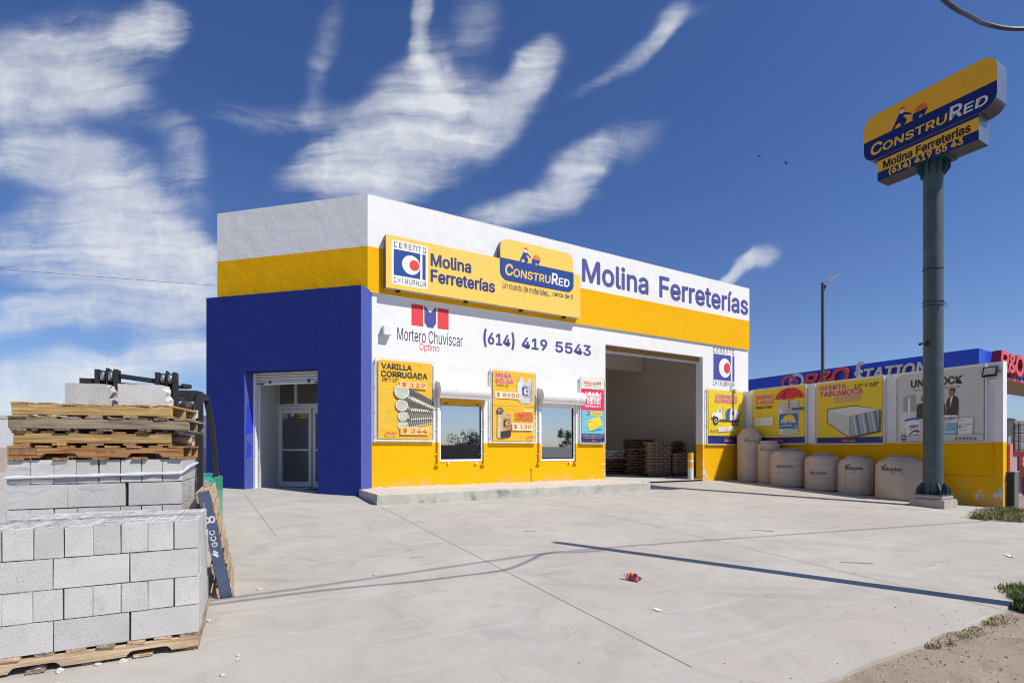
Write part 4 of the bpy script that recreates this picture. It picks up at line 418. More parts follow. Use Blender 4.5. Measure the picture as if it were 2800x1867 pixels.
# edge of the concrete towards the road: runs through (2.01,3.37) and (4.68,4.88)
E0 = Vector((2.01,3.37,0)); ED = Vector((2.67,1.51,0)).normalized()
def yard():
    b = MB(); edge = []
    for i in range(-40, 14):
        p = E0+ED*(i*.235); nrm = Vector((ED.y, -ED.x, 0)); w = .05*noise.noise(Vector((i*.6, 0, 3)))+.02*noise.noise(Vector((i*2.1, 5, 3)))
        edge.append(p+nrm*w)
    pts = [Vector((-16, edge[0].y-4, 0))]+edge+[Vector((5.2,5.3,0)), Vector((6.2,5.2,0)), Vector((9.5,6.2,0)), Vector((14,8.2,0)), Vector((12.6,9.4,0)), Vector((10.6,10.35,0)), Vector((9.78,10.56,0)), Vector((9.55,10.95,0)), Vector((10.7,11.55,0)), Vector((11.6,12.35,0))]
    pts += [side(7.55, -.02), side(0, -.02), front(14.2, -.05), front(12, -.1), front(7.4, -.1), front(0, -.1), Vector((-3.9,12.6,0)), Vector((-8,13.6,0)), Vector((-16, 15.5, 0))]
    top = [(p.x, p.y, slope(p.x, p.y)) for p in pts]
    b.face(top, M_YARD)
    for i in range(len(top)):
        a, c = top[i], top[(i+1) % len(top)]
        b.face([a, (a[0], a[1], a[2]-.12), (c[0], c[1], c[2]-.12), c], M_YARD)
    def joint(p, q, w=.008):
        p = Vector((*p, 0)); q = Vector((*q, 0)); d = (q-p).normalized(); n_ = Vector((-d.y, d.x, 0))*w/2
        seg = 10; prev = None
        for i in range(seg+1):
            c = p+(q-p)*i/seg + n_*(.5*noise.noise(Vector((i*1.7, p.x, 1)))); l, r_ = c+n_, c-n_
            cur = [(l.x, l.y, slope(l.x, l.y)+.003), (r_.x, r_.y, slope(r_.x, r_.y)+.003)]
            if prev: b.face([prev[1], cur[1], cur[0], prev[0]], M_JOINT)
            prev = cur
    joint((-2.81,10.67), (1.25,3.55)); joint((.61,12.46), (4.85,4.75)); joint((6.0,17.5), (9.9,10.5)); joint((-6.26,11.95), (-3.4,7.4))
    joint((-7.5,5.3), (1.0,10.2), .006) if False else None
    structure(b.build('concrete_yard'))
yard()

def pavement():
    b = MB(); s0, s1, d0, d1 = -.27, 7.5, 0.0, 1.86
    P = lambda s, d, z: front(s, d, z)
    zt = .147
    def gr(s, d): p = front(s, d); return slope(p.x, p.y)-.05
    n = 26; prev = None
    for i in range(n+1):
        s = s0+(s1-s0)*i/n; e = d1+.012*noise.noise(Vector((i*.9, 2, 0)))
        cur = [P(s, .0, zt), P(s, e-.02, zt), P(s, e, zt-.02), P(s, e, gr(s, e))]
        if prev:
            b.face([prev[1], cur[1], cur[0], prev[0]], M_KERB); b.face([prev[2], cur[2], cur[1], prev[1]], M_KERBEDGE); b.face([prev[3], cur[3], cur[2], prev[2]], M_KERBEDGE)
        prev = cur
    for s, fl in ((s0, 1), (s1, 0)):
        q = [P(s, 0, zt), P(s, 0, gr(s, 0)), P(s, d1, gr(s, d1)), P(s, d1-.02, zt)]
        b.face(q if fl else q[::-1], M_KERBEDGE)
    for s in (1.9, 4.4):
        a, c = P(s, .02, zt+.003), P(s+.25, d1-.03, zt+.003); b.face([a, a+TF*.009, c+TF*.009, c][::-1], M_JOINT)
    structure(b.build('pavement'))
pavement()

# ------------------------------------------------------------------ the shop
M_WHITE = plaster('white_render', (.785,.78,.76), wave=.55, dirt=.15)
M_YEL = plaster('yellow_render', (.82,.43,.002), wave=.55, dirt=.14)
M_YELD = plaster('yellow_dado', (.82,.43,.002), wave=.3, dirt=.05, scuff='#e9e4d6')
M_BLUE = plaster('blue_render', (.019,.032,.195), wave=.6, dirt=.14)
M_LILAC = plaster('pale_blue_render', (.070,.098,.36), wave=.4, dirt=.12); M_FRESH = plaster('fresh_blue_touch_up', (.03,.05,.46), wave=.3, dirt=.02)  # second one: lighter, paler blue for the right-facing sides
M_INNER = plaster('garage_block_wall', (.80,.76,.70), wave=.4, dirt=.2)
M_GREYF = mat('garage_floor', (.56,.53,.49), .85, var=.15, vscale=2)
M_ROOF = mat('roof_membrane', (.45,.44,.42), .9)
M_ALU = mat('white_aluminium', (.80,.80,.79), .38, var=.02, spec=.5)
M_WMETAL = mat('white_painted_steel', (.78,.77,.75), .42, var=.05, vscale=4, stain=('#a8a096', .35), sscale=3)
M_SHUT = mat('shutter_slats', (.62,.60,.56), .45, .0, var=.10, vscale=3, streak=.4)
M_GLASS = glass_mat('window_glass', (.012,.016,.02))
M_GLASS.node_tree.nodes['Principled BSDF'].inputs['IOR'].default_value = 3.6
M_DGLASS = glass_mat('door_glass', (.02,.024,.028)); M_DGLASS.node_tree.nodes['Principled BSDF'].inputs['IOR'].default_value = 2.3
M_BLACK = mat('black_rubber', (.015,.015,.016), .7)
M_BLUEINK = mat('blue_sign_paint', (.06,.065,.30), .6, var=.08, vscale=3)
M_GREYINK = mat('grey_outline_paint', (.13,.14,.18), .6)
M_INK = mat('black_ink', (.022,.02,.02), .55)
M_RED = mat('red_sign_paint', (.70,.045,.055), .6, var=.06)
M_NAVYINK = mat('navy_paint', (.03,.035,.10), .6)
M_WINK = mat('white_ink', (.80,.80,.78), .55)

def placed(o, root, loc, rz):
    o.parent = root
    mr = Matrix.Translation(root.location) @ root.rotation_euler.to_matrix().to_4x4()
    o.matrix_basis = mr.inverted() @ (Matrix.Translation(Vector(loc)) @ Matrix.Rotation(rz, 4, 'Z')); return o
shop = thing('shop_building', 'white, yellow and blue hardware shop with a chamfered corner entrance and an open garage bay', 'shop', P1, A_F)

def wall_cells(b, s0, s1, z0, z1, holes, y, matf, thick):
    ss = sorted({s0, s1, *[h[0] for h in holes], *[h[1] for h in holes]}); zs = sorted({z0, z1, 1.255 if z0 < 1.255 < z1 else z0, *[h[2] for h in holes], *[h[3] for h in holes]})
    zs = [z for z in zs if z0 <= z <= z1]
    for i in range(len(ss)-1):
        for j in range(len(zs)-1):
            cs, cz = (ss[i]+ss[i+1])/2, (zs[j]+zs[j+1])/2
            if any(h[0] < cs < h[1] and h[2] < cz < h[3] for h in holes): continue
            b.face([(ss[i], y, zs[j]), (ss[i+1], y, zs[j]), (ss[i+1], y, zs[j+1]), (ss[i], y, zs[j+1])], matf(cz))
            b.face([(ss[i], y+thick, zs[j]), (ss[i+1], y+thick, zs[j]), (ss[i+1], y+thick, zs[j+1]), (ss[i], y+thick, zs[j+1])][::-1], M_INNER)
    for h in holes:
        for za, zb in ((h[2], min(max(1.255, h[2]), h[3])), (min(max(1.255, h[2]), h[3]), h[3])):
            if zb-za < 1e-4: continue
            b.face([(h[0], y, za), (h[0], y, zb), (h[0], y+thick, zb), (h[0], y+thick, za)][::-1], matf((za+zb)/2))
            b.face([(h[1], y, za), (h[1], y, zb), (h[1], y+thick, zb), (h[1], y+thick, za)], matf((za+zb)/2))
        b.face([(h[0], y, h[3]), (h[1], y, h[3]), (h[1], y+thick, h[3]), (h[0], y+thick, h[3])], matf(h[3]+.01))
        if h[2] > z0: b.face([(h[0], y, h[2]), (h[1], y, h[2]), (h[1], y+thick, h[2]), (h[0], y+thick, h[2])][::-1], matf(h[2]-.01))

GAR = (7.437, 11.945, -.2, 4.375); WIN = [(1.859, 3.117, .764, 2.37), (4.986, 6.234, .74, 2.36)]
b = MB(); wall_cells(b, .02, 14.523, -.2, 4.87, [GAR]+WIN, 0, lambda z: M_YELD if z < 1.255 else M_WHITE, .30)
b.face([(14.523,0,-.2),(14.523,.3,-.2),(14.523,.3,4.87),(14.523,0,4.87)], M_WHITE)
# chipped corners of the garage opening
M_CHIP = mat('bare_render', (.62,.60,.56), .9, var=.15, vscale=9)
r2 = random.Random(3)
for s, z, w, h in ((11.95,.55,.10,.5),(11.95,.22,.13,.4),(11.95,.95,.04,.14),(12.0,.12,.2,.12),(7.40,.30,.05,.2),(7.41,.62,.25,.05),(7.42,.42,.12,.05),(7.42,1.0,.03,.10),(7.43,.85,.03,.1)):
    pts = [(s+(w*(.6+.5*r2.random())*math.cos(a))*(1 if s > 9 else 1), z+h*(.5+.5*r2.random())*.6*math.sin(a)) for a in [2*math.pi*i/13 for i in range(13)]]
    pts = [((max(p[0], 11.947) if s > 9 else min(p[0], 7.435)), p[1]) for p in pts]
    b.poly(pts, -.003, M_CHIP)
for i in range(46):
    s = .15+7.2*r2.random(); w = .03+.05*r2.random(); b.poly([(s-w, .147), (s+w, .147), (s+w*.5, .147+.012+.02*r2.random()), (s-w*.4, .147+.01+.02*r2.random())], -.003, M_CHIP)

b.build('front_wall', shop)
# projecting upper storey: yellow band under a white parapet
b = MB(); ZB, ZY, ZT = 4.87, 5.965, 7.213
for za, zb, m in ((ZB, ZY, M_YEL), (ZY, ZT, M_WHITE)):
    b.face([(0,-.06,za),(14.504,-.06,za),(14.504,-.06,zb),(0,-.06,zb)], m)
    b.face([(14.504,-.06,za),(14.504,.25,za),(14.504,.25,zb),(14.504,-.06,zb)], m)
b.face([(0,-.06,ZB),(0,0.05,ZB),(14.504,.05,ZB),(14.504,-.06,ZB)], M_WHITE)
nseg = 40
for i in range(nseg):                                       # slightly uneven coping edge
    x0, x1 = 14.504*i/nseg, 14.504*(i+1)/nseg; za, zb = ZT+.012*noise.noise(Vector((i*.7,0,0))), ZT+.012*noise.noise(Vector(((i+1)*.7,0,0)))
    b.face([(x0,-.062,ZT-.02),(x1,-.062,ZT-.02),(x1,-.062,zb),(x0,-.062,za)], M_WHITE); b.face([(x0,-.062,za),(x1,-.062,zb),(x1,.2,zb),(x0,.2,za)], M_WHITE)
b.face([(0,.2,6.4),(14.504,.2,6.4),(14.504,.2,ZT),(0,.2,ZT)][::-1], M_WHITE)
b.build('upper_wall', shop)
b = MB()
for za, zb, m in ((ZB, ZY, M_YEL), (ZY, ZT, M_WHITE)): b.face([(-4.38,.374,za),(-.041,.374,za),(-.041,.374,zb),(-4.38,.374,zb)], m)
b.face([(-4.38,.374,ZT),(-.041,.374,ZT),(-.12,.6,ZT),(-4.38,.6,ZT)], M_WHITE)
b.face([(-4.38,.6,6.4),(-.12,.6,6.4),(-.12,.6,ZT),(-4.38,.6,ZT)][::-1], M_WHITE)
for za, zb, m in ((-.2, ZB, M_WHITE), (ZB, ZY, M_YEL), (ZY, ZT, M_WHITE)): b.face([(-4.38,.374,za),(-4.38,.374,zb),(-8.6,6.9,zb),(-8.6,6.9,za)], m)
placed(b.build('corner_wall'), shop, B0, A_C)
b = MB(); b.box(4.0, 14.3, .31, 8.0, 5.55, 5.75, M_INNER); b.box(.4, 14.3, .31, 8.0, 6.3, 6.4, M_ROOF); b.build('roof', shop)
b = MB()
b.face([(14.523,.3,-.3),(14.523,8.2,-.3),(14.523,8.2,7.2),(14.523,.3,7.2)], M_WHITE); b.face([(-2.5,8.2,-.3),(14.523,8.2,-.3),(14.523,8.2,7.2),(-2.5,8.2,7.2)][::-1], M_WHITE)
b.build('rear_wall', shop)

# garage bay interior
def blockwall():
    m = bpy.data.materials.new('painted_block_wall'); m.use_nodes = True; k = N(m.node_tree); p = m.node_tree.nodes['Principled BSDF']; p.inputs['Roughness'].default_value = .9
    br = k.new('ShaderNodeTexBrick'); v = k.new('ShaderNodeTexCoord').outputs['UV' if False else 'Object']
    k.put(br.inputs[0], k.mapping(v, (0,0,0), (R(90),0,R(90)), (1,1,1)))
    br.inputs['Color1'].default_value = (.84,.79,.73,1); br.inputs['Color2'].default_value = (.80,.75,.69,1); br.inputs['Mortar'].default_value = (.70,.65,.59,1)
    br.inputs['Scale'].default_value = 1; br.inputs['Mortar Size'].default_value = .012; br.inputs['Brick Width'].default_value = .4; br.inputs['Row Height'].default_value = .2
    k.put(p.inputs['Base Color'], k.mix(k.ramp(k.noise(v, 1.3, 6, .65), .45, .75, 0, .45), br.outputs[0], (.68,.62,.56)))
    return m
M_BW = blockwall()
b = MB(); b.face([(4,.3,0),(14.2,.3,0),(14.2,7.7,0),(4,7.7,0)], M_GREYF); b.face([(7.437,-.1,.004),(11.945,-.1,.004),(11.945,.3,.004),(7.437,.3,.004)], M_YARD)
b.build('garage_floor', shop)
b = MB(); b.face([(14.2,.3,0),(14.2,.3,5.55),(14.2,7.7,5.55),(14.2,7.7,0)][::-1], M_BW)
b.face([(4,7.7,0),(14.2,7.7,0),(14.2,7.7,5.55),(4,7.7,5.55)], M_BW); b.face([(4,.3,0),(4,7.7,0),(4,7.7,5.55),(4,.3,5.55)], M_BW)
b.build('garage_inner_wall', shop)
b = MB(); b.box(4.1, 14.15, 5.2, 5.55, 4.7, 5.5, M_INNER); b.box(4.1, 14.15, 2.3, 2.6, 5.0, 5.5, M_INNER); b.build('roof_beam', shop)
b = MB(); b.box(7.45, 11.93, .14, .20, 4.24, 4.36, mat('rusty_yellow', (.28,.15,.02), .6)); b.box(7.45, 11.93, .20, .24, 4.16, 4.24, M_SHUT); b.cyl((7.3,.62,4.62), (12.1,.62,4.62), .2, M_SHUT); b.build('garage_shutter', shop)

# entrance block
b = MB(); OP = (-3.212, -1.148, .0, 3.005); H = 4.91
for x0, x1, z0, z1 in ((-4.356, OP[0], -.1, H), (OP[1], 0, -.1, H), (OP[0], OP[1], OP[3], H)): b.face([(x0,0,z0),(x1,0,z0),(x1,0,z1),(x0,0,z1)], M_BLUE)
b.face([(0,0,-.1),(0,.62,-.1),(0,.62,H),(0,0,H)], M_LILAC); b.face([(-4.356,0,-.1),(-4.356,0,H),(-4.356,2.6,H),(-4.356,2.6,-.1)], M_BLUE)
b.face([(-4.356,0,H),(0,0,H),(0,.62,H),(-4.356,.62,H)], M_BLUE)
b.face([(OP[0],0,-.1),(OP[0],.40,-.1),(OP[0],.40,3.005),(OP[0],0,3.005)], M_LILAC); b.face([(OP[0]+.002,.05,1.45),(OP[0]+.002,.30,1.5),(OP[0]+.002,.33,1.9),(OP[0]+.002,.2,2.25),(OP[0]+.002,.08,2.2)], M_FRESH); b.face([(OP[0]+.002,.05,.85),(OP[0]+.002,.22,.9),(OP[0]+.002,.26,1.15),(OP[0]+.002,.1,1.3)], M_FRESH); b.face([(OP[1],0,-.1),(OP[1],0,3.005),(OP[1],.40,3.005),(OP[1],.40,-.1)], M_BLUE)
b.face([(OP[0],0,3.005),(OP[0],.4,3.005),(OP[1],.4,3.005),(OP[1],0,3.005)], M_BLUE)
placed(b.build('entrance_block'), shop, B0, A_C)
M_PASS = plaster('lobby_white', (.74,.74,.73), wave=.3, dirt=.16)
b = MB(); b.face([(-3.12,.40,0),(-3.12,.40,3.5),(-3.72,1.95,3.5),(-3.72,1.95,0)][::-1], M_PASS); b.face([(-1.1,.40,0),(-1.1,.40,3.5),(-.85,1.95,3.5),(-.85,1.95,0)], M_PASS)
b.face([(-3.4,.4,3.2),(-.9,.4,3.2),(-.85,1.95,3.2),(-3.72,1.95,3.2)][::-1], M_PASS)
b.face([(-3.212,.40,-.1),(-3.09,.40,-.1),(-3.09,.40,3.5),(-3.212,.40,3.5)], M_WMETAL)
placed(b.build('lobby_wall'), shop, B0, A_C)
b = MB(); b.face([(-3.3,.0,.012),(-1.1,.0,.012),(-.8,1.95,.012),(-3.8,1.95,.012)], M_GREYF); b.face([(-2.55,.75,.02),(-1.35,.7,.02),(-1.2,1.5,.02),(-2.2,1.55,.02)], M_BLACK); placed(b.build('lobby_floor'), shop, B0, A_C)
sh = MB()
for i in range(5):
    z0 = 2.74+i*.075
    sh.add([(-3.13,.33,z0),(-1.15,.33,z0),(-1.15,.31,z0+.02),(-3.13,.31,z0+.02),(-3.13,.31,z0+.05),(-1.15,.31,z0+.05),(-1.15,.33,z0+.07),(-3.13,.33,z0+.07)], [(0,1,2,3),(3,2,5,4),(4,5,6,7)], M_SHUT)
sh.box(-3.13,-1.15,.30,.345,2.70,2.74,M_WMETAL); sh.box(-2.72,-2.69,.27,.30,2.73,2.79,M_BLACK); sh.box(-1.62,-1.58,.27,.30,2.73,2.80,M_BLACK)
sh.box(-3.10,-2.88,.28,.30,2.71,2.735,M_BLACK); sh.box(-1.42,-1.2,.28,.30,2.71,2.735,M_BLACK)
sh.poly([(-2.30,2.985),(-2.12,2.99),(-2.15,3.0),(-2.28,3.0)], .305, M_RED)
placed(sh.build('entrance_shutter'), shop, B0, A_C)
b = MB(); b.box(-3.20,-3.135,.28,.36,-.05,3.0,M_WMETAL); placed(b.build('shutter_guide'), shop, B0, A_C)
# glazed shopfront door in the lobby
YD = 1.85
def ch(o): return placed(o, shop, B0, A_C)
b = MB()
for x0, x1, z0, z1 in ((-3.75,-3.66,0,3.2),(-3.66,-.85,2.22,2.30),(-3.66,-.85,2.31,2.36),(-3.15,-3.08,2.36,3.2),(-2.2,-2.14,2.36,3.2)): b.box(x0,x1,YD-.04,YD+.04,z0,z1,M_ALU)
fr = ch(b.build('shopfront_frame', bevel=.004))
for x0, x1 in ((-3.655,-2.61),(-2.57,-1.52)):
    b = MB(); w = .085
    b.box(x0,x0+w,YD-.03,YD+.03,.03,2.21,M_ALU); b.box(x1-w,x1,YD-.03,YD+.03,.03,2.21,M_ALU); b.box(x0+w,x1-w,YD-.03,YD+.03,.03,.17,M_ALU); b.box(x0+w,x1-w,YD-.03,YD+.03,2.09,2.21,M_ALU)
    d = ch(b.build('glass_door', bevel=.004))
    g = MB(); g.face([(x0+w,YD,.17),(x1-w,YD,.17),(x1-w,YD,2.09),(x0+w,YD,2.09)], M_DGLASS); g.build('glass_pane', d)
    h = MB(); h.box(x0+.05,x1-.02,YD-.075,YD-.05,1.04,1.085,M_ALU); h.box(x0+.05,x0+.08,YD-.05,YD-.03,1.03,1.09,M_ALU); h.box(x1-.07,x1-.02,YD-.05,YD-.03,1.01,1.12,M_ALU); h.build('push_bar', d)
    if x0 < -3:
        s_ = MB(); s_.rect(x0+.1,x0+.25,1.97,2.075,YD-.004,M_WINK); s_.rect(x0+.13,x0+.22,2.0,2.04,YD-.006,M_GREYINK); s_.rect(x0+.37,x0+.47,2.01,2.08,YD-.004,M_WINK); s_.rect(x0+.60,x0+.90,1.96,2.07,YD-.004,mat('sticker_yellow',(.8,.45,.01),.5)); s_.rect(x0+.72,x0+.88,2.0,2.03,YD-.006,M_GREYINK); s_.disc(x0+.65,2.01,.03,.03,YD-.006,M_INK); s_.build('door_sticker', d)
b = MB(); b.face([(-3.66,YD,2.36),(-.85,YD,2.36),(-.85,YD,3.2),(-3.66,YD,3.2)], M_DGLASS); ch(b.build('transom_glass'))
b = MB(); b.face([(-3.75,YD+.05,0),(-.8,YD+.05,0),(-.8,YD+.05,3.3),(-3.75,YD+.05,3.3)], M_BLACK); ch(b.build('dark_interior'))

# windows with roller shutter housings
M_SHYEL = mat('yellow_slats', (.72,.38,.01), .5, var=.06)
for i, (s0, s1, z0, z1) in enumerate(WIN):
    b = MB(); w = .042
    for q in ((s0,s0+w,z0,z1),(s1-w,s1,z0,z1),(s0+w,s1-w,z0,z0+w+.01),(s0+w,s1-w,z1-w,z1)): b.box(q[0],q[1],-.012,.06,q[2],q[3],M_ALU)
    wn = b.build('shop_window', shop, bevel=.004)
    g = MB(); g.face([(s0+w,.045,z0+w),(s1-w,.045,z0+w),(s1-w,.045,z1-w),(s0+w,.045,z1-w)], M_GLASS); g.build('window_pane', wn)
    f = MB(); f.box(s0+w,s0+w+.02,.02,.05,z0+w,z1-w,M_BLACK); f.build('pane_gasket', wn); f = MB(); f.box(s1-w-.016,s1-w,.02,.05,z0+w,z1-w,M_BLACK); f.build('pane_gasket', wn)
    # D-shaped housing
    bx0, bx1 = s0-.075, s1+(.10 if i == 0 else .19); prof = [(0,2.405),(-.24,2.405)]
    for j in range(9): a = R(-60+150*j/8); prof.append((-.20-.115*math.cos(a), 2.60+.165*math.sin(a)) if j < 8 else (-.16, 2.775))
    prof += [(0,2.79)]; hb = MB(); n_ = len(prof)
    vs = [(bx0,y,z) for y,z in prof]+[(bx1,y,z) for y,z in prof]
    hb.add(vs, [(j, j+1, n_+j+1, n_+j)[::-1] for j in range(n_-1)], M_WMETAL, True); hb.face([(bx0,y,z) for y,z in prof][::-1], M_WMETAL); hb.face([(bx1,y,z) for y,z in prof], M_WMETAL)
    hb.build('shutter_housing', wn)
    pl = MB(); pp = [(0,2.38),(-.10,2.385)]+[(-.185-.15*math.cos(R(-62+150*j/10)), 2.60+.205*math.sin(R(-62+150*j/10))) for j in range(11)]+[(-.02,2.86),(0,2.86)]; n2 = len(pp); A_ = [(bx0-.012,y,z) for y,z in pp]; D_ = [(bx0-.001,y,z) for y,z in pp]; pl.face(A_[::-1], M_WMETAL); pl.face(D_, M_WMETAL); pl.add(A_+D_, [(j, (j+1)%n2, n2+(j+1)%n2, n2+j) for j in range(n2)], M_WMETAL); pl.build('housing_end_plate', wn)
    for gx in (s0-.065, s1+.01):
        r_ = MB(); r_.box(gx, gx+.055, -.06, -.0, 1.25, 2.40, M_WMETAL); r_.box(gx, gx+.055, -.06, -.0, .70, 1.25, M_YELD); r_.box(gx-.05, gx+.06, -.075, 0, .655, .70, M_YELD); r_.build('guide_rail', wn)
        for zz in (.95, 1.6, 2.2): k2 = MB(); k2.tube([(gx-.06,-.035,zz),(gx+.1,-.035,zz)], .009, M_WMETAL, 6); k2.build('rail_pin', wn)
    sl = MB(); zb = 2.235 if i == 0 else 2.33
    nsl = 3 if i == 0 else 1
    for j in range(nsl): sl.box(s0+.02, s1-.02, -.052, -.03, zb+j*(2.40-zb)/nsl+.004, zb+(j+1)*(2.40-zb)/nsl, M_SHYEL if i == 0 else M_WMETAL)
    if i == 0: sl.box(s0+.12, s0+.22, -.065, -.052, zb+.03, zb+.055, M_BLACK); sl.box(s1-.24, s1-.12, -.065, -.052, zb+.03, zb+.055, M_BLACK)
    sl.build('shutter_curtain', wn, bevel=.003)
    dr = MB(); dr.tube([(s0+.25 if i == 0 else s1-.22,0,z0-.035),(s0+.25 if i == 0 else s1-.22,-.05,z0-.04)], .025, M_WMETAL, 8); dr.tube([(s1-.2,0,z0-.05),(s1-.2,-.06,z0-.055)], .028, M_WMETAL, 8); dr.build('drain_stub', wn)
b = MB(); b.tube([(4.693,-.03,.15),(4.693,-.03,.53)], .012, M_YELD, 8); b.tube([(4.693,-.03,.52),(4.693,-.03,.55)], .02, M_WMETAL, 8); b.build('pipe_stub', shop)

# painted lettering
def outlined(b, body, x0, x1, z0, z1, y, bold=.0):
    b.text(body, x0, x1, z0, z1, y, M_GREYINK, bold+.030); g = .034*.9*(z1-z0)
    b.text(body, x0+g, x1-g, z0+g, z1-g, y-.0015, M_BLUEINK, max(.008, bold-.004))
for wd, x0, x1, z0, z1 in (('Molina',6.46,9.23,6.155,6.895),('Ferreterías',9.72,14.43,6.16,6.93)): b = MB(); outlined(b, wd, x0, x1, z0, z1, -.0625, .016); b.build('painted_shop_name', shop)
b = MB()
for wd, x0, x1, z0, z1 in (('(',3.14,3.25,3.86,4.37),('614',3.276,3.99,3.945,4.28),(')',4.02,4.13,3.86,4.37)): outlined(b, wd, x0, x1, z0, z1, -.0025, .024)
b.build('painted_area_code', shop)
for wd, x0, x1, z0, z1 in (('419',4.36,5.24,3.945,4.28),('5543',5.52,6.86,3.94,4.275)): b = MB(); outlined(b, wd, x0, x1, z0, z1, -.0025, .024); b.build('painted_number', shop)
b = MB(); y = -.0025
b.rect(1.114,1.419,4.21,4.75,y,M_RED); b.rect(1.815,2.123,4.205,4.74,y,M_RED); m_ = M_BLUEINK
b.poly([(1.455,4.76),(1.455,4.33),(1.54,4.20),(1.69,4.20),(1.776,4.33),(1.776,4.76),(1.613,4.58)], y, M_GREYINK)
b.poly([(1.47,4.72),(1.47,4.335),(1.548,4.215),(1.682,4.215),(1.761,4.335),(1.761,4.72),(1.613,4.555)], y-.0015, m_)
b.text('Mortero Chuvíscar', .747, 2.529, 3.80, 4.125, y, M_NAVYINK, -.006); b.text('Óptimo', 1.328, 1.868, 3.555, 3.835, y, M_RED, -.006)
b.build('painted_mortar_logo', shop)

GLY = {'C': [(0,0,.18,1),(0,.86,.9,1),(0,0,.9,.14)], 'E': [(0,0,.18,1),(0,.86,1,1),(0,0,1,.14),(0,.43,.8,.57)], 'M': [(0,0,.15,1),(.425,.1,.575,1),(.85,0,1,1),(0,.88,1,1)], 'N': [(0,0,.18,1),(.82,0,1,1),(0,.86,1,1)],
 'T': [(.41,0,.59,1),(0,.86,1,1)], 'O': [(0,0,.18,1),(.82,0,1,1),(0,.86,1,1),(0,0,1,.14)], 'H': [(0,0,.18,1),(.82,0,1,1),(0,.43,1,.57)], 'I': [(.4,0,.6,1)], 'U': [(0,0,.18,1),(.82,0,1,1),(0,0,1,.14)], 'A': [(0,0,.18,1),(.82,0,1,1),(0,.86,1,1),(0,.38,1,.5)]}
def blocktext(b, word, x0, x1, z0, z1, y, m):
    n_ = len(word); p = (x1-x0)/(n_-.28); w = p*.66
    for i, c in enumerate(word):
        for j, (a, q, c_, d) in enumerate(GLY[c]): b.rect(x0+i*p+a*w, x0+i*p+c_*w, z0+q*(z1-z0), z0+d*(z1-z0), y-.0003*j, m)
def target_mark(b, x0, x1, z0, z1, y, mb, mw, mr, mk=None):
    """blue square split by a white bar, white disc with a red disc inside, words above and below"""
    w, h = x1-x0, z1-z0
    b.rect(x0, x1, z0, z1, y, mb); b.rect(x0+w*.825, x0+w*.895, z0, z1, y-.0015, mw)
    b.disc(x0+w*.54, z0+h*.49, w*.285, h*.375, y-.0015, mw); b.disc(x0+w*.64, z0+h*.495, w*.155, h*.21, y-.003, mr); b.rect(x0+w*.78, x0+w*.86, z0+h*.475, z0+h*.515, y-.003, mw)
b = MB(); y = -.0025
blocktext(b, 'CEMENTO', 12.52, 13.69, 4.605, 4.79, y, M_INK); target_mark(b, 12.518, 13.70, 3.615, 4.56, y, M_BLUEINK, M_WINK, M_RED); blocktext(b, 'CHIHUAHUA', 12.495, 13.69, 3.40, 3.585, y, M_INK)
b.build('painted_cement_logo', shop)
# ------------------------------------------------------------------ brand panel shared by the wall sign and the pylon
M_SIGNY = mat('sign_yellow_acrylic', (.92,.585,.105), .30, var=.02, vscale=2, spec=.5)
M_SIGNB = mat('sign_blue_film', (.018,.060,.27), .35, var=.02)
M_SIGNEDGE = mat('sign_dark_metal', (.16,.16,.155), .45, var=.1, vscale=3)
M_SIGNUND = mat('sign_underside', (.52,.48,.42), .6, var=.1, vscale=3)
M_MAROON = mat('maroon_outline', (.10,.02,.03), .5)
M_REDFILM = mat('red_film', (.75,.05,.04), .4)
M_LETY = mat('letter_yellow', (.82,.52,.10), .4); M_LETW = mat('letter_white', (.80,.79,.74), .4); M_CREAM = mat('panel_cream', (.80,.79,.74), .4)

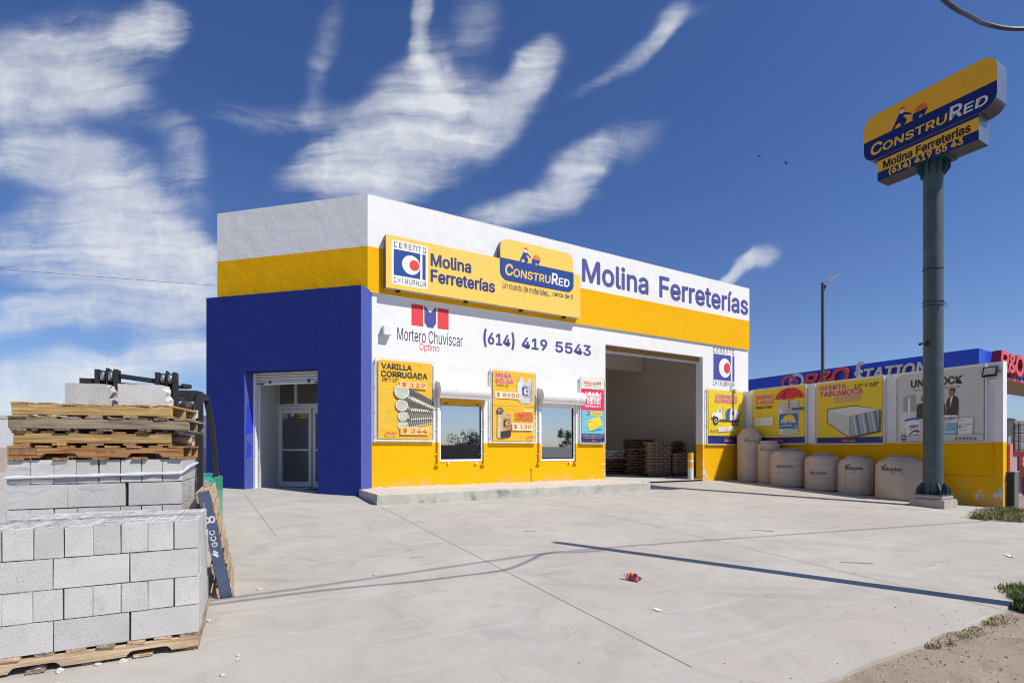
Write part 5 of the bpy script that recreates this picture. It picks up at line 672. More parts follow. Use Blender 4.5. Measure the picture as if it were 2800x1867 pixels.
def rr(x0, x1, z0, z1, r, n=7, corners='tltrbrbl'):
    pts = []
    for nm, cx, cz, a0 in (('bl',x0+r,z0+r,180),('br',x1-r,z0+r,270),('tr',x1-r,z1-r,0),('tl',x0+r,z1-r,90)):
        if nm in [corners[i:i+2] for i in range(0, len(corners), 2)]: pts += [(cx+r*math.cos(R(a0+90*i/n)), cz+r*math.sin(R(a0+90*i/n))) for i in range(n+1)]
        else: pts.append((x0 if 'l' in nm else x1, z0 if 'b' in nm else z1))
    return pts
def brand_art(b, x0, x1, zb, zl, zt, y, my, mb, ly, lw, u=None, rad=.2, outline=None):
    """blue lower half with the two-tone word, worker pushing a barrow above the line"""
    W_, w = x1-x0, (x1-x0)
    b.poly(rr(x0, x1, zb, zl, rad, 7, 'brbl'), y, mb)
    h = zl-zb; ax = lambda t: x0+w*t; az = lambda t: zb+h*t
    parts = [('C', .062, .165, .23, .80, 0), ('ONSTRU', .168, .672, .23, .63, 0), ('R', .683, .775, .23, .80, 1), ('ED', .782, .945, .23, .63, 1)]
    for t_, a, c, d, e, cl in parts:
        if outline: b.text(t_, ax(a)-.018, ax(c)+.018, az(d)-.018, az(e)+.018, y-.0012, outline, .075, .08)
        b.text(t_, ax(a), ax(c), az(d), az(e), y-.0025, lw if cl else ly, .042, .08)
    f = w/2.46; X = lambda p: x0+(p)*.00204*f; Z = lambda q: zl+q*.00166*f
    def pl(pts, m, yy=y): b.poly([(X(p), Z(q)) for p, q in pts], yy, m)
    pl([(290,-2),(370,195),(385,178),(425,172),(485,118),(487,100),(478,95),(470,104),(420,138),(405,128),(435,80),(440,45),(412,-2),(378,-2),(386,40),(360,62),(335,40),(318,-2)], mb)
    pl([(370,188),(376,218),(392,230),(415,214),(414,194),(395,172)], lw, y-.0012)
    b.disc(X(396), Z(232), .052*f, .044*f, y-.0025, M_REDFILM, 20, 0, 180); b.poly([(X(392),Z(230)),(X(430),Z(226)),(X(430),Z(234)),(X(392),Z(238))], y-.0025, M_REDFILM)
    pl([(500,92),(640,92),(598,-2),(512,-2),(492,22)], mb)
    b.ring(X(572), Z(16), .022*f, .034*f, y-.0015, lw if my is None else my); b.ring(X(572), Z(16), .0, .014*f, y-.0015, my or ly)
    b.disc(X(574), Z(102), .118*f, .115*f, y-.0012, M_REDFILM, 24, 0, 180)
    for q in (.33, .66):
        b.rect(X(574)-.118*f, X(574)+.118*f, Z(102)+.115*f*q-.005*f, Z(102)+.115*f*q+.004*f, y-.0022, my)
    for q in (-.055, 0, .055): b.rect(X(574)+q*f-.004*f, X(574)+q*f+.004*f, Z(102), Z(102)+.11*f, y-.0022, my)

def wall_sign():
    root = thing('shop_sign', 'long yellow box sign with blue brand panel, mounted over the windows on the shop front', 'sign', front(0, .06, 0), A_F)
    yf, x0, x1, z0, z1 = -.19, .389, 6.262, 4.985, 6.262
    def cabinet(pts, nm, face_m):
        b = MB(); n = len(pts)
        b.poly(pts, yf, face_m)
        for i in range(n):
            a, c = pts[i], pts[(i+1) % n]; und = abs(a[1]-c[1]) < 1e-4 and a[1] < 5.2
            b.face([(a[0],yf,a[1]),(a[0],-.003,a[1]),(c[0],-.003,c[1]),(c[0],yf,c[1])], M_SIGNUND if und else M_SIGNEDGE)
        return b.build(nm, root)
    cabinet([(x0,z0),(x1,z0),(x1,z1),(5.99,z1),(3.535,z1),(x0,z1)], 'sign_cabinet', M_SIGNY)
    top = [p for p in rr(3.535, 5.99, 6.1, 6.835, .24, 8, 'trtl')]
    pts = [(3.535, z1+.001)] + [(5.99, z1+.001)] + [p for p in top if p[1] > 6.3]
    cabinet(pts, 'sign_crest', M_SIGNY)
    b = MB(); y = yf-.002
    b.poly(rr(.525,1.452,5.09,6.165,.06), y, M_CREAM)
    blocktext(b, 'CEMENTO', .59, 1.41, 5.99, 6.12, y-.0015, M_INK); target_mark(b, .58, 1.395, 5.315, 5.945, y-.0015, M_SIGNB, M_CREAM, M_REDFILM); blocktext(b, 'CHIHUAHUA', .585, 1.41, 5.135, 5.265, y-.0015, M_INK)
    b.build('cement_emblem', root)
    for wd, a, c, d, e in (('Molina',1.536,2.65,5.705,6.02),('Ferreterías',1.536,3.36,5.30,5.625)):
        b = MB(); b.text(wd, a-.01, c+.01, d-.01, e+.01, y, M_MAROON, .05); b.text(wd, a, c, d, e, y-.0015, mat('sign_lettering_blue', (.022,.045,.20), .4), .035); b.build('sign_lettering', root)
    b = MB(); b.text('Un mundo de materiales...', 3.60, 5.19, 5.46, 5.645, y, M_NAVYINK, .012, .18); b.build('slogan_lettering', root)
    b = MB(); b.text('cerca de ti', 5.25, 5.985, 5.50, 5.645, y, M_NAVYINK, .03, .18); b.build('slogan_lettering', root)
    b = MB(); b.poly(rr(3.515, 6.005, 5.685, 6.295, .25, 7, 'brbl'), y+.0008, M_MAROON); b.build('panel_outline', root)
    b = MB(); brand_art(b, 3.53, 5.99, 5.70, 6.28, 6.83, y-.001, M_SIGNY, M_SIGNB, M_LETY, M_LETW, rad=.24); b.build('brand_panel', root)
    b = MB()
    for x in (1.6, 2.75, 3.6, 4.75, 5.6): b.rect(x-.0035, x+.0035, z0+.01, z1-.01, yf-.0008, mat('sheet_seam', (.84,.56,.16), .3))
    b.rect(.40, 3.5, 6.13, 6.135, yf-.0008, MATS['sheet_seam']); b.build('sheet_seam', root)
    for x in (.72, 2.55, 4.25, 5.72):
        b = MB(); b.box(x-.05,x+.05,-.12,-.04,z0-.035,z0-.001,M_BLACK); b.cyl((x,-.1,z0-.03),(x,-.1,z0-.055),.016,M_BLACK,8); b.build('drain_bracket', root)
wall_sign()
tj = tag(MB().box(.36,.56,-.17,-.0,3.86,4.10,M_WMETAL).build('junction_box', None, P1, (0,0,A_F), bevel=.012, seg=2), 'square white junction box on the shop wall beside the mortar lettering', 'junction box')

# ------------------------------------------------------------------ framed banners
def vinyl(name, col, var=.03):
    if name in MATS: return MATS[name]
    m = mat(name, col, .42, var=var, vscale=1.5, spec=.45); k = N(m.node_tree); b = m.node_tree.nodes['Principled BSDF']
    v = k.new('ShaderNodeTexCoord').outputs['Object']
    h = k.math('ADD', k.noise(k.mapping(v, (0,0,0), (0,R(35),0), (1.2,1,4.0)), 1.3, 3, .5, .8), k.noise(k.mapping(v, (4,0,0), (0,R(-40),0), (1,1,3.4)), 1.1, 3, .5, .8))
    bp = k.new('ShaderNodeBump'); bp.inputs['Strength'].default_value = .55; bp.inputs['Distance'].default_value = .035; k.put(bp.inputs['Height'], h); k.put(b.inputs['Normal'], bp.outputs[0])
    return m
V_Y = vinyl('yellow_vinyl', (.83,.47,.022)); V_YG = vinyl('lemon_vinyl', (.82,.60,.02)); V_W = vinyl('white_vinyl', (.68,.68,.66)); V_NAVY = vinyl('navy_vinyl', (.02,.03,.17)); V_RED = vinyl('red_vinyl', (.72,.03,.10)); V_CY = vinyl('cyan_vinyl', (.16,.50,.62)); V_CREAM = vinyl('cream_vinyl', (.80,.76,.62))
V_DOT = vinyl('pale_yellow_print', (.86,.60,.08)); V_TAG = vinyl('orange_tag', (.88,.56,.20)); V_TAG2 = vinyl('pale_tag', (.82,.68,.48)); P_OR = vinyl('orange_print', (.62,.10,.012)); P_BR = vinyl('faded_print', (.50,.19,.06)); P_DK = vinyl('dark_print', (.055,.04,.03)); P_RED = vinyl('red_print', (.66,.03,.06)); P_NAVY = vinyl('navy_print', (.02,.025,.08))
P_ST = vinyl('steel_print', (.52,.52,.42)); P_STD = vinyl('steel_shadow_print', (.12,.11,.08)); P_STL = vinyl('steel_light_print', (.72,.72,.62)); P_W = vinyl('white_print', (.80,.79,.76)); P_GR = vinyl('grey_print', (.34,.35,.34)); P_LG = vinyl('light_grey_print', (.58,.58,.55)); P_BLUE = vinyl('blue_print', (.03,.15,.42)); P_CB = vinyl('brown_print', (.62,.40,.16)); P_GREEN = vinyl('green_print', (.1,.22,.1)); P_SKIN = vinyl('skin_print', (.36,.17,.09)); P_TEAL = vinyl('teal_print', (.05,.20,.34)); P_YEL = vinyl('strong_yellow_print', (.82,.62,.03)); P_ROSE = vinyl('faded_rose_print', (.66,.36,.28))

class Art:
    """printed picture in unit coordinates of a banner"""
    def __init__(s, x0, x1, z0, z1, y): s.b = MB(); s.x0, s.w, s.z0, s.h, s.y = x0, x1-x0, z0, z1-z0, y; s.n = 0
    def X(s, a): return s.x0+a*s.w
    def Z(s, a): return s.z0+a*s.h
    def yy(s): s.n += 1; return s.y-.0009*min(s.n, 60)
    def poly(s, pts, m): s.b.poly([(s.X(a), s.Z(c)) for a, c in pts], s.yy(), m)
    def rect(s, a, c, d, e, m): s.poly([(a,d),(c,d),(c,e),(a,e)], m)
    def disc(s, a, c, r, m, rz=None, n=28): s.b.disc(s.X(a), s.Z(c), r*s.w, (rz*s.h if rz else r*s.w), s.yy(), m, n)
    def text(s, t, a, c, d, e, m, bold=.02, shear=0., halo=None):
        if halo:
            bold = min(bold+.022, .066)
            H = s.h*(e-d); g = .0045*s.w; s.b.text(t, s.X(a)-g, s.X(c)+g, s.Z(d)-g, s.Z(e)+g, s.yy(), halo, (bold*.9*H+g)/(.9*(H+2*g)), shear)
        s.b.text(t, s.X(a), s.X(c), s.Z(d), s.Z(e), s.yy(), m, bold, shear)
    def dots(s, a, c, d, e, n, m, fall=1):
        y = s.yy(); st = (c-a)/n; rows = int((e-d)*s.h/(st*s.w))
        for j in range(rows):
            for i in range(n):
                f = 1-.75*abs((i/n)-(0 if fall > 0 else 1)); f *= 1-.6*abs(j/rows-.5)
                cx, cz = s.X(a+(i+.5*(j % 2))*st), s.Z(d)+(j+.5)*st*s.w
                r = st*s.w*.40*f; s.b.poly([(cx+r*math.cos(q), cz+r*math.sin(q)) for q in [math.pi*t/3 for t in range(6)]], y, m)
    def tag(s, t, a, c, d, e, mt, mp):
        s.rect(a, c, d, e, mt); h = e-d; w = c-a
        s.text(t, a+w*.07, c-w*.07, d+h*.15, e-h*.15, mp, .03)
    def store(s, a, c, d, e, halo=P_NAVY): s.rect(a-.015, c+.015, d-.012, e+.012, halo) if halo else None; s.text('MOLINA', a, c, d+.2*(e-d), e, P_RED, .05); s.rect(a+.02*(c-a), c, d-.05*(e-d), d+.06*(e-d), P_W)

def banner(label, s0, s1, z0, z1, wall, sheet, paint, standoff=.075, face=.03):
    loc = front(0,0,0) if wall == 'front' else side(0,0,0); rz = A_F if wall == 'front' else A_W
    base = (front if wall == 'front' else side)((s0+s1)/2, 0, z0)
    root = thing('banner_frame', label, 'banner', base, rz, 'framed advertising banners on the shop walls'); hw, h = (s1-s0)/2, z1-z0
    f = MB(); y = -standoff; t = .022
    for a, c in (((-hw,y,0),(-hw,y,h)),((hw,y,0),(hw,y,h)),((-hw,y,h),(hw,y,h)),((-hw,y,0),(hw,y,0))): f.bar(a, c, t, t, M_WMETAL)
    for a, c in (((-hw-.012,y+.03,.04),(-hw-.012,y+.03,h-.04)),((hw+.012,y+.03,.04),(hw+.012,y+.03,h-.04)),((-hw,y+.03,.012),(hw,y+.03,.012))): f.bar(a, c, .018, .018, M_WMETAL)
    for q in (.06, .35, .65, .94):
        for sx in (-hw, hw): f.bar((sx, y, h*q), (sx, -.001, h*q), .014, .014, M_WMETAL)
    f.build('frame', root)
    g = .045; st = .065 if hw > .5 else .035
    a = Art(-hw+st, hw-g, g, h-g, y+.004); w_ = a.b
    nx, nz = 14, 14; vs = []; seed = s0*3.1                       # the stretched sheet sags a little between its eyelets
    for j in range(nz+1):
        for i in range(nx+1):
            vs.append((a.X(i/nx), a.y+.004, a.Z(j/nz)))
    w_.add(vs, [(j*(nx+1)+i, j*(nx+1)+i+1, (j+1)*(nx+1)+i+1, (j+1)*(nx+1)+i) for j in range(nz) for i in range(nx)], sheet, False)
    w_.rect(a.x0, a.x0+a.w, a.z0, a.z0+a.h, a.y+.009, sheet)
    paint(a); w_.build('printed_banner', root)
    e = MB(); m_ = mat('steel_eyelet', (.75,.74,.72), .3, .6)
    for q in range(6):
        for zz in (a.z0+.02, a.z0+a.h-.02): e.disc(a.X(.03+.94*q/5), zz, .009, .009, a.y-.058, m_, 8)
        for xx in (a.x0+.018, a.x0+a.w-.018): e.disc(xx, a.Z(.06+.88*q/5), .009, .009, a.y-.058, m_, 8)
    e.build('eyelets', root)
    return root

def art_rebar(a):
    a.dots(.02, .42, .14, .66, 11, V_DOT)
    a.text('VARILLA', .05, .61, .885, .96, P_DK, .05); a.text('CORRUGADA', .045, .91, .785, .865, P_DK, .05); a.text('3/8" Y 1/2"', .06, .36, .725, .775, P_DK, .025)
    def bar(x, z, r, zr, r1, n):
        x1 = .995; a.poly([(x, z+r*.68), (x1, zr+r1*.68), (x1, zr-r1*.68), (x, z-r*.68)], P_ST)
        a.poly([(x, z-r*.30), (x1, zr-r1*.30), (x1, zr-r1*.68), (x, z-r*.68)], P_STD); a.poly([(x, z+r*.70), (x1, zr+r1*.70), (x1, zr+r1*.5), (x, z+r*.52)], P_STL)
        for i in range(n):
            t = .16+.84*i/n; rc = r+(r1-r)*t; zc = z+(zr-z)*t; xx = x+(x1-x)*t; w = .028*rc/.1+.004
            a.b.poly([(a.X(p), a.Z(q)) for p, q in ((xx, zc+rc*.62), (xx+w, zc+rc*.62), (xx+w*2.6, zc-rc*.30), (xx+w*1.6, zc-rc*.34))], a.y-.0009*min(a.n+1, 60), P_STD)
            a.b.poly([(a.X(p), a.Z(q)) for p, q in ((xx+w*1.8, zc-rc*.25), (xx+w*3.0, zc-rc*.25), (xx+w*2.2, zc-rc*.62))], a.y-.0009*min(a.n+2, 60), P_STL)
        a.n += 2; a.disc(x, z, r, P_STD, r*.70); a.disc(x-.004, z+.004, r*.95, P_STL, r*.64); a.disc(x-.004, z+.004, r*.8, P_ST, r*.54)
    bar(.43, .165, .085, .25, .07, 13); bar(.44, .285, .095, .315, .08, 12); bar(.42, .43, .12, .40, .09, 12); bar(.42, .605, .145, .44, .115, 11)
    a.tag('$ 129', .38, .89, .655, .745, V_TAG, P_OR); a.tag('$ 244', .39, .93, .055, .155, V_TAG, P_OR); a.store(.12, .33, .045, .085, None)
def art_cement(a):
    a.dots(.02, .5, .53, .66, 14, V_DOT); a.dots(.45, .98, .05, .42, 14, V_DOT, -1); a.rect(0, 1, .503, .507, P_BR)
    a.text('MEGA', .06, .43, .905, .965, P_RED, .05, 0, P_W); a.text('BOLSA', .06, .48, .825, .885, P_RED, .05, 0, P_W); a.text('2000 kg', .075, .36, .768, .808, P_DK, .02)
    a.poly([(.58,.60),(.56,.80),(.60,.87),(.63,.93),(.70,.94),(.76,.85),(.80,.86),(.84,.92),(.90,.93),(.93,.86),(.955,.78),(.95,.58),(.90,.545),(.66,.55)], P_LG)
    a.poly([(.60,.62),(.585,.80),(.64,.90),(.70,.86),(.72,.60)], P_STL); a.poly([(.88,.57),(.90,.88),(.945,.79),(.94,.58)], P_GR)
    a.b.ring(a.X(.665), a.Z(.93), .022, .030, a.yy(), P_GR, 14, 0, 180); a.b.ring(a.X(.87), a.Z(.92), .022, .030, a.yy(), P_GR, 14, 0, 180)
    y = a.yy(); target_mark(a.b, a.X(.68), a.X(.865), a.Z(.67), a.Z(.785), y, P_BLUE, P_W, P_RED); blocktext(a.b, 'CEMENTO', a.X(.68), a.X(.865), a.Z(.792), a.Z(.812), y, P_DK); blocktext(a.b, 'CHIHUAHUA', a.X(.68), a.X(.865), a.Z(.643), a.Z(.662), y, P_DK); a.n += 4
    a.tag('$ 8950', .03, .66, .605, .705, V_TAG2, P_BR)
    a.poly([(.09,.055),(.10,.40),(.16,.415),(.40,.39),(.415,.36),(.41,.07),(.36,.05),(.16,.03)], P_CB); a.poly([(.09,.055),(.10,.40),(.165,.41),(.17,.03)], P_ST)
    a.poly([(.165,.035),(.165,.13),(.412,.16),(.41,.07),(.36,.05)], P_DK); a.poly([(.165,.13),(.165,.14),(.412,.17),(.412,.16)], P_OR)
    y = a.yy(); target_mark(a.b, a.X(.235), a.X(.40), a.Z(.20), a.Z(.30), y, P_DK, P_CB, P_OR); blocktext(a.b, 'CEMENTO', a.X(.235), a.X(.40), a.Z(.31), a.Z(.33), y, P_DK); blocktext(a.b, 'CHIHUAHUA', a.X(.235), a.X(.40), a.Z(.17), a.Z(.19), y, P_DK); a.n += 4
    a.text('25kg', .32, .40, .355, .38, P_RED, .0)
    st = [(.155+(.085 if i % 2 else .075)*math.cos(2*math.pi*i/36), .425+(.05 if i % 2 else .044)*math.sin(2*math.pi*i/36)) for i in range(36)]
    a.poly(st, P_DK); a.text('Saco', .105, .205, .432, .457, P_W, .02); a.text('25 kg', .10, .21, .395, .422, P_W, .02)
    a.text('OFERTA', .72, .95, .427, .458, P_W, .04); a.text('CEMENTO', .51, .95, .363, .415, P_RED, .05); a.text('CHIHUAHUA', .51, .95, .303, .352, P_RED, .05)
    a.tag('$ 130', .44, .94, .155, .26, V_TAG2, P_OR); a.store(.80, .965, .035, .068, None)
def art_credit(a):
    a.rect(0, 1, .84, 1, V_CREAM); a.text('Mejora', .10, .58, .885, .965, P_RED, .02); a.text('vit', .59, .87, .905, .965, P_DK, .03)
    a.poly([(.06,.868),(.30,.882),(.6,.872),(.96,.858),(.96,.862),(.6,.878),(.30,.888),(.06,.872)], P_GREEN)
    a.rect(0, 1, .50, .84, V_RED)
    for cx in (.36, .68):
        a.disc(cx, .765, .07, P_W)
        for dx in (-.12, -.06, 0, .06, .12): a.b.rect(a.X(cx+dx)-.0, a.X(cx+dx+.035), a.Z(.60), a.Z(.72-abs(dx)*.25), a.y-.0009*(a.n+1), P_W)
        for sg in (-1, 1):
            for o_ in (0, .035, .07): a.b.poly([(a.X(cx+sg*.02), a.Z(.735-o_)), (a.X(cx+sg*.20), a.Z(.795-o_)), (a.X(cx+sg*.20), a.Z(.775-o_)), (a.X(cx+sg*.02), a.Z(.715-o_))][::sg], a.y-.0009*(a.n+2), P_W)
    a.n += 3; a.text('INFONAVIT', .15, .86, .548, .585, P_W, .04)
    a.rect(0, 1, .13, .50, V_CY); a.rect(.18, .36, .425, .485, P_BLUE); a.rect(.20, .33, .45, .46, P_W); a.disc(.215, .455, .03, P_W); a.rect(.36, .90, .425, .485, P_YEL); a.text('Coppel', .43, .85, .435, .478, P_BLUE, .0)
    a.poly([(.06,.155),(.94,.20),(.80,.215),(.3,.165)], P_TEAL); a.poly([(.20,.33),(.76,.42),(.92,.275),(.36,.17)][::-1], P_YEL); a.poly([(.26,.325),(.32,.335),(.34,.31),(.28,.30)][::-1], P_BLUE); a.text('Coppel', .36, .48, .33, .345, P_BLUE, 0)
    a.rect(0, 1, 0, .13, V_NAVY); a.text('REMODELA O REPARA TU CASA', .05, .97, .088, .112, P_YEL, .03); a.text('CON TU CRÉDITO COPPEL', .12, .90, .055, .08, P_YEL, .03); a.store(.44, .62, .012, .036, None)
def art_mixer(a):
    a.dots(.02, .45, .2, .6, 12, V_DOT); a.rect(0, 1, 0, .145, V_NAVY); a.rect(0, 1, .145, .158, P_YEL)
    a.text('CONCRETO', .19, .82, .845, .92, P_RED, .05, 0, P_W); a.text('BOMBEADO', .18, .83, .765, .835, P_RED, .05, 0, P_W)
    a.poly([(.08,.50),(.09,.56),(.22,.575),(.26,.655),(.36,.66),(.385,.60),(.385,.46),(.30,.43),(.10,.45)], P_W); a.poly([(.275,.59),(.29,.645),(.345,.645),(.345,.585)][::-1], P_GR)
    a.rect(.30, .86, .41, .455, P_STD); a.poly([(.50,.46),(.48,.58),(.54,.655),(.66,.675),(.78,.655),(.90,.60),(.84,.52),(.74,.45),(.60,.44)], P_W); a.poly([(.50,.46),(.48,.58),(.54,.655),(.63,.67),(.60,.56),(.60,.44)], P_BLUE)
    a.poly([(.68,.52),(.66,.60),(.71,.63),(.73,.56)], P_RED); a.rect(.395, .405, .56, .72, P_GR); a.poly([(.82,.43),(.90,.62),(.92,.61),(.86,.42)][::-1], P_STD); a.rect(.64,.90,.425,.445, P_DK)
    a.poly([(.07,.47),(.15,.52),(.27,.48),(.27,.42),(.1,.44)], P_STD)
    for cx, cz, r in ((.195,.42,.075),(.715,.385,.052),(.82,.385,.056)): a.disc(cx, cz, r, P_DK); a.disc(cx, cz, r*.55, P_LG); a.disc(cx, cz, r*.3, P_DK)
    a.poly([(.27,.21),(.70,.245),(.70,.335),(.26,.30)], P_W); a.text('OFERTA', .31, .66, .235, .31, P_ROSE, -.01)
    a.text('R=200', .05, .22, .215, .25, P_NAVY, .03); a.text('*Precio de oferta por tiempo limitado', .06, .80, .175, .195, P_NAVY, 0); a.store(.42, .66, .04, .10)
def art_bucket(a):
    a.dots(.02, .55, .16, .62, 20, V_DOT); a.rect(0, 1, 0, .105, V_NAVY); a.rect(0, 1, .105, .115, P_W)
    a.text('IMPAC', .05, .44, .82, .905, P_RED, .05, 0, P_W); a.text('5 AÑOS', .05, .43, .725, .82, P_RED, .03, 0, P_W); a.text('FIBRATADO', .055, .40, .645, .695, P_NAVY, .04)
    a.poly([(.53,.17),(.52,.50),(.51,.62),(.53,.73),(.60,.75),(.84,.75),(.90,.73),(.91,.62),(.90,.50),(.89,.17),(.82,.145),(.60,.145)], P_LG); a.poly([(.53,.17),(.52,.62),(.60,.61),(.61,.146)], P_W)
    for z in (.54, .59, .64, .69): a.rect(.515, .905, z, z+.008, P_GR)
    a.rect(.535, .885, .255, .525, P_BLUE); a.disc(.72, .42, .115, P_YEL, .085); a.rect(.535, .885, .255, .405, P_TEAL); a.text('Akriltek', .565, .86, .355, .425, P_W, .03); a.text('5', .83, .87, .265, .31, P_W, .03); a.rect(.56, .77, .305, .318, P_W)
    a.poly([(.45,.80),(.50,.89),(.60,.965),(.72,.985),(.85,.965),(.95,.895),(1.0,.80),(.93,.785),(.86,.81),(.79,.78),(.72,.80),(.65,.775),(.57,.80),(.51,.785)], P_RED); a.poly([(.57,.80),(.62,.90),(.72,.985),(.65,.775)], vinyl('dark_red_print', (.36,.015,.04)))
    a.rect(.715, .727, .60, .80, P_DK); a.rect(.69, .78, .56, .625, P_CB); a.rect(.78, 1.0, .575, .62, P_BLUE); a.b.ring(a.X(.695), a.Z(.56), .03, .042, a.yy(), P_STD, 14, 150, 330)
    a.rect(.05, .42, .33, .475, P_W); a.text('$850', .07, .39, .36, .44, P_LG, 0); a.rect(.143, .147, .33, .475, P_RED); a.store(.42, .62, .03, .075)
def art_drywall(a):
    a.dots(.02, .55, .14, .62, 22, V_DOT); a.rect(0, 1, 0, .09, V_NAVY); a.rect(0, 1, .09, .10, P_CB)
    a.text('OFERTA', .045, .48, .88, .96, P_RED, .05, 0, P_W); a.text('TABLAROCA', .045, .73, .775, .865, P_RED, .05, 0, P_W); a.text('1/2" Y 3/8"', .60, .945, .86, .935, P_NAVY, .02)
    a.poly([(.275,.66),(.285,.77),(.69,.79),(.685,.66)], P_CB)
    a.poly([(.17,.565),(.17,.34),(.53,.065),(.98,.16),(.985,.50),(.60,.60)], P_STD); a.poly([(.185,.55),(.185,.345),(.52,.095),(.52,.43)], P_LG); a.poly([(.185,.55),(.60,.585),(.96,.51),(.52,.43)], P_STL); a.poly([(.52,.43),(.96,.51),(.955,.19),(.52,.095)], P_GR)
    for i in range(9):
        t = i/9; c_ = (vinyl('mint_print', (.30,.48,.46)), P_LG, P_BLUE if i % 4 == 2 else P_TEAL)[i % 3]
        x, z, x2, z2 = .53+.40*t, .425+.07*t, .58+.40*t, .12+.075*t
        if x2 < .955: a.poly([(x,z),(x+.022,z+.004),(x2+.022,z2),(x2,z2-.004)][::-1], c_)
    a.store(.42, .62, .025, .07)
def art_block(a):
    a.b.rect(a.X(0), a.X(1), a.Z(0), a.Z(1), a.yy(), vinyl('pale_wall_print', (.60,.62,.555)))
    a.poly([(0,.1),(0,1),(.22,1),(.16,.66),(.12,.55),(.12,.1)], P_LG); a.poly([(.07,.45),(.07,.66),(.23,.70),(.23,.44)], P_GR); a.poly([(.13,.28),(.13,.64),(.16,.66),(.16,.28)], P_W)
    a.poly([(.02,.13),(.03,.40),(.10,.44),(.12,.36),(.10,.14)], P_STL)
    a.text('UNIBLOCK', .165, .775, .79, .905, P_DK, .06); a.text('SIMPLIFICA LA CONSTRUCCION', .185, .75, .735, .762, P_RED, .03); a.text('TM', .785, .805, .885, .897, P_DK, .02)
    S = P_DK
    a.poly([(.235,.30),(.24,.44),(.235,.50),(.27,.545),(.33,.56),(.36,.50),(.34,.28)], S); a.disc(.325, .62, .035, P_SKIN, .05); a.poly([(.235,.545),(.27,.555),(.275,.53),(.24,.525)][::-1], P_SKIN)
    a.poly([(.42,.28),(.45,.50),(.50,.58),(.55,.58),(.58,.50),(.585,.30)], S); a.disc(.53, .635, .036, P_SKIN, .052); a.poly([(.495,.655),(.515,.69),(.555,.688),(.57,.66),(.565,.62),(.552,.655)], S); a.poly([(.485,.50),(.50,.575),(.53,.58),(.52,.54),(.49,.44)][::-1], P_LG); a.disc(.53, .54, .022, P_SKIN)
    a.poly([(.59,.30),(.595,.52),(.615,.60),(.68,.635),(.72,.605),(.735,.55),(.73,.30)], S); a.poly([(.625,.645),(.625,.70),(.655,.725),(.685,.71),(.69,.66),(.675,.63),(.645,.615)], P_SKIN); a.poly([(.637,.705),(.645,.735),(.69,.73),(.70,.70),(.69,.655),(.68,.70)], S)
    a.poly([(.635,.52),(.645,.60),(.675,.635),(.665,.58),(.64,.46)][::-1], P_W); a.disc(.65, .51, .02, P_SKIN); a.disc(.60, .455, .018, P_SKIN)
    a.poly([(.115,.09),(.095,.30),(.10,.315),(.29,.325),(.30,.10)], P_W); a.poly([(.085,.29),(.10,.33),(.20,.345),(.285,.335),(.29,.31),(.19,.315)], P_BLUE); a.text('UNIMPER', .15, .265, .205, .24, P_DK, .04); a.text('UNIBLOCK', .15, .235, .185, .20, P_DK, .02); a.rect(.155, .265, .165, .172, P_RED); a.poly([(.14,.10),(.20,.155),(.26,.165),(.30,.13),(.30,.11),(.255,.145),(.20,.135),(.15,.09)], P_NAVY); a.text('7', .235, .262, .095, .15, P_DK, .03)
    a.rect(.28, .52, .09, .33, P_LG); a.poly([(.475,.09),(.47,.37),(.73,.355),(.715,.09)], P_W); a.poly([(.475,.09),(.472,.255),(.725,.235),(.715,.09)], V_CY); a.poly([(.475,.09),(.472,.255),(.53,.25),(.52,.09)], P_BLUE); a.text('APLANADO', .56, .71, .30, .335, P_DK, .03, 0); a.text('UNIBLOCK', .56, .655, .275, .295, P_DK, .03); a.rect(.472, .725, .243, .250, P_RED); a.rect(.55, .615, .17, .255, P_ST); a.rect(.545, .70, .118, .135, P_W)
    a.poly([(.73,.09),(.735,.30),(.76,.315),(.88,.315),(.90,.295),(.885,.09)], P_W); a.rect(.738, .892, .218, .226, P_RED); a.text('UNIBLOCK', .74, .81, .272, .286, P_DK, .02); a.rect(.74, .765, .175, .205, P_RED); a.rect(.77, .84, .19, .196, P_DK); a.rect(.75, .83, .14, .145, P_DK)
    a.rect(0, 1, 0, .085, P_LG); a.text('www.uniblock.com.mx', .70, .94, .048, .064, P_DK, .03)
    for i in range(6): a.b.disc(a.X(.715+.0405*i), a.Z(.027), .030, .030, a.y-.0009*(a.n+1), P_DK, 18); a.b.disc(a.X(.715+.0405*i), a.Z(.027), .012, .012, a.y-.0009*(a.n+2), P_LG, 10)
    a.n += 2; a.poly([(.055,.02),(.05,.06),(.06,.085),(.085,.098),(.11,.085),(.12,.06),(.115,.02),(.085,0.002)], P_DK); a.rect(.055, .115, .04, .06, P_LG); a.poly([(.06,.022),(.11,.022),(.085,.006)][::-1], P_RED); a.disc(.085, .075, .010, P_W)
banner('tall yellow banner picturing four steel rebars, beside the blue entrance', .192, 1.686, 1.296, 3.31, 'front', V_Y, art_rebar)
banner('yellow two-part banner picturing a giant bag above a cement sack', 3.336, 4.80, 1.266, 3.296, 'front', V_Y, art_cement)
banner('narrow banner in cream, red and light blue with a tilted yellow card', 6.40, 7.36, 1.255, 3.283, 'front', V_CREAM, art_credit)
banner('yellow banner with a blue and white mixer truck, right of the garage opening', 12.10, 14.15, 1.245, 3.275, 'front', V_YG, art_mixer)
banner('shaded yellow banner with a red umbrella over a white paint bucket', .42, 2.542, 1.255, 3.275, 'side', V_YG, art_bucket)
banner('shaded yellow banner with a stack of drywall sheets', 2.858, 4.949, 1.235, 3.25, 'side', V_YG, art_drywall)
banner('greyish white banner with men in dark suits behind buckets and sacks', 5.253, 7.302, 1.259, 3.24, 'side', V_W, art_block)
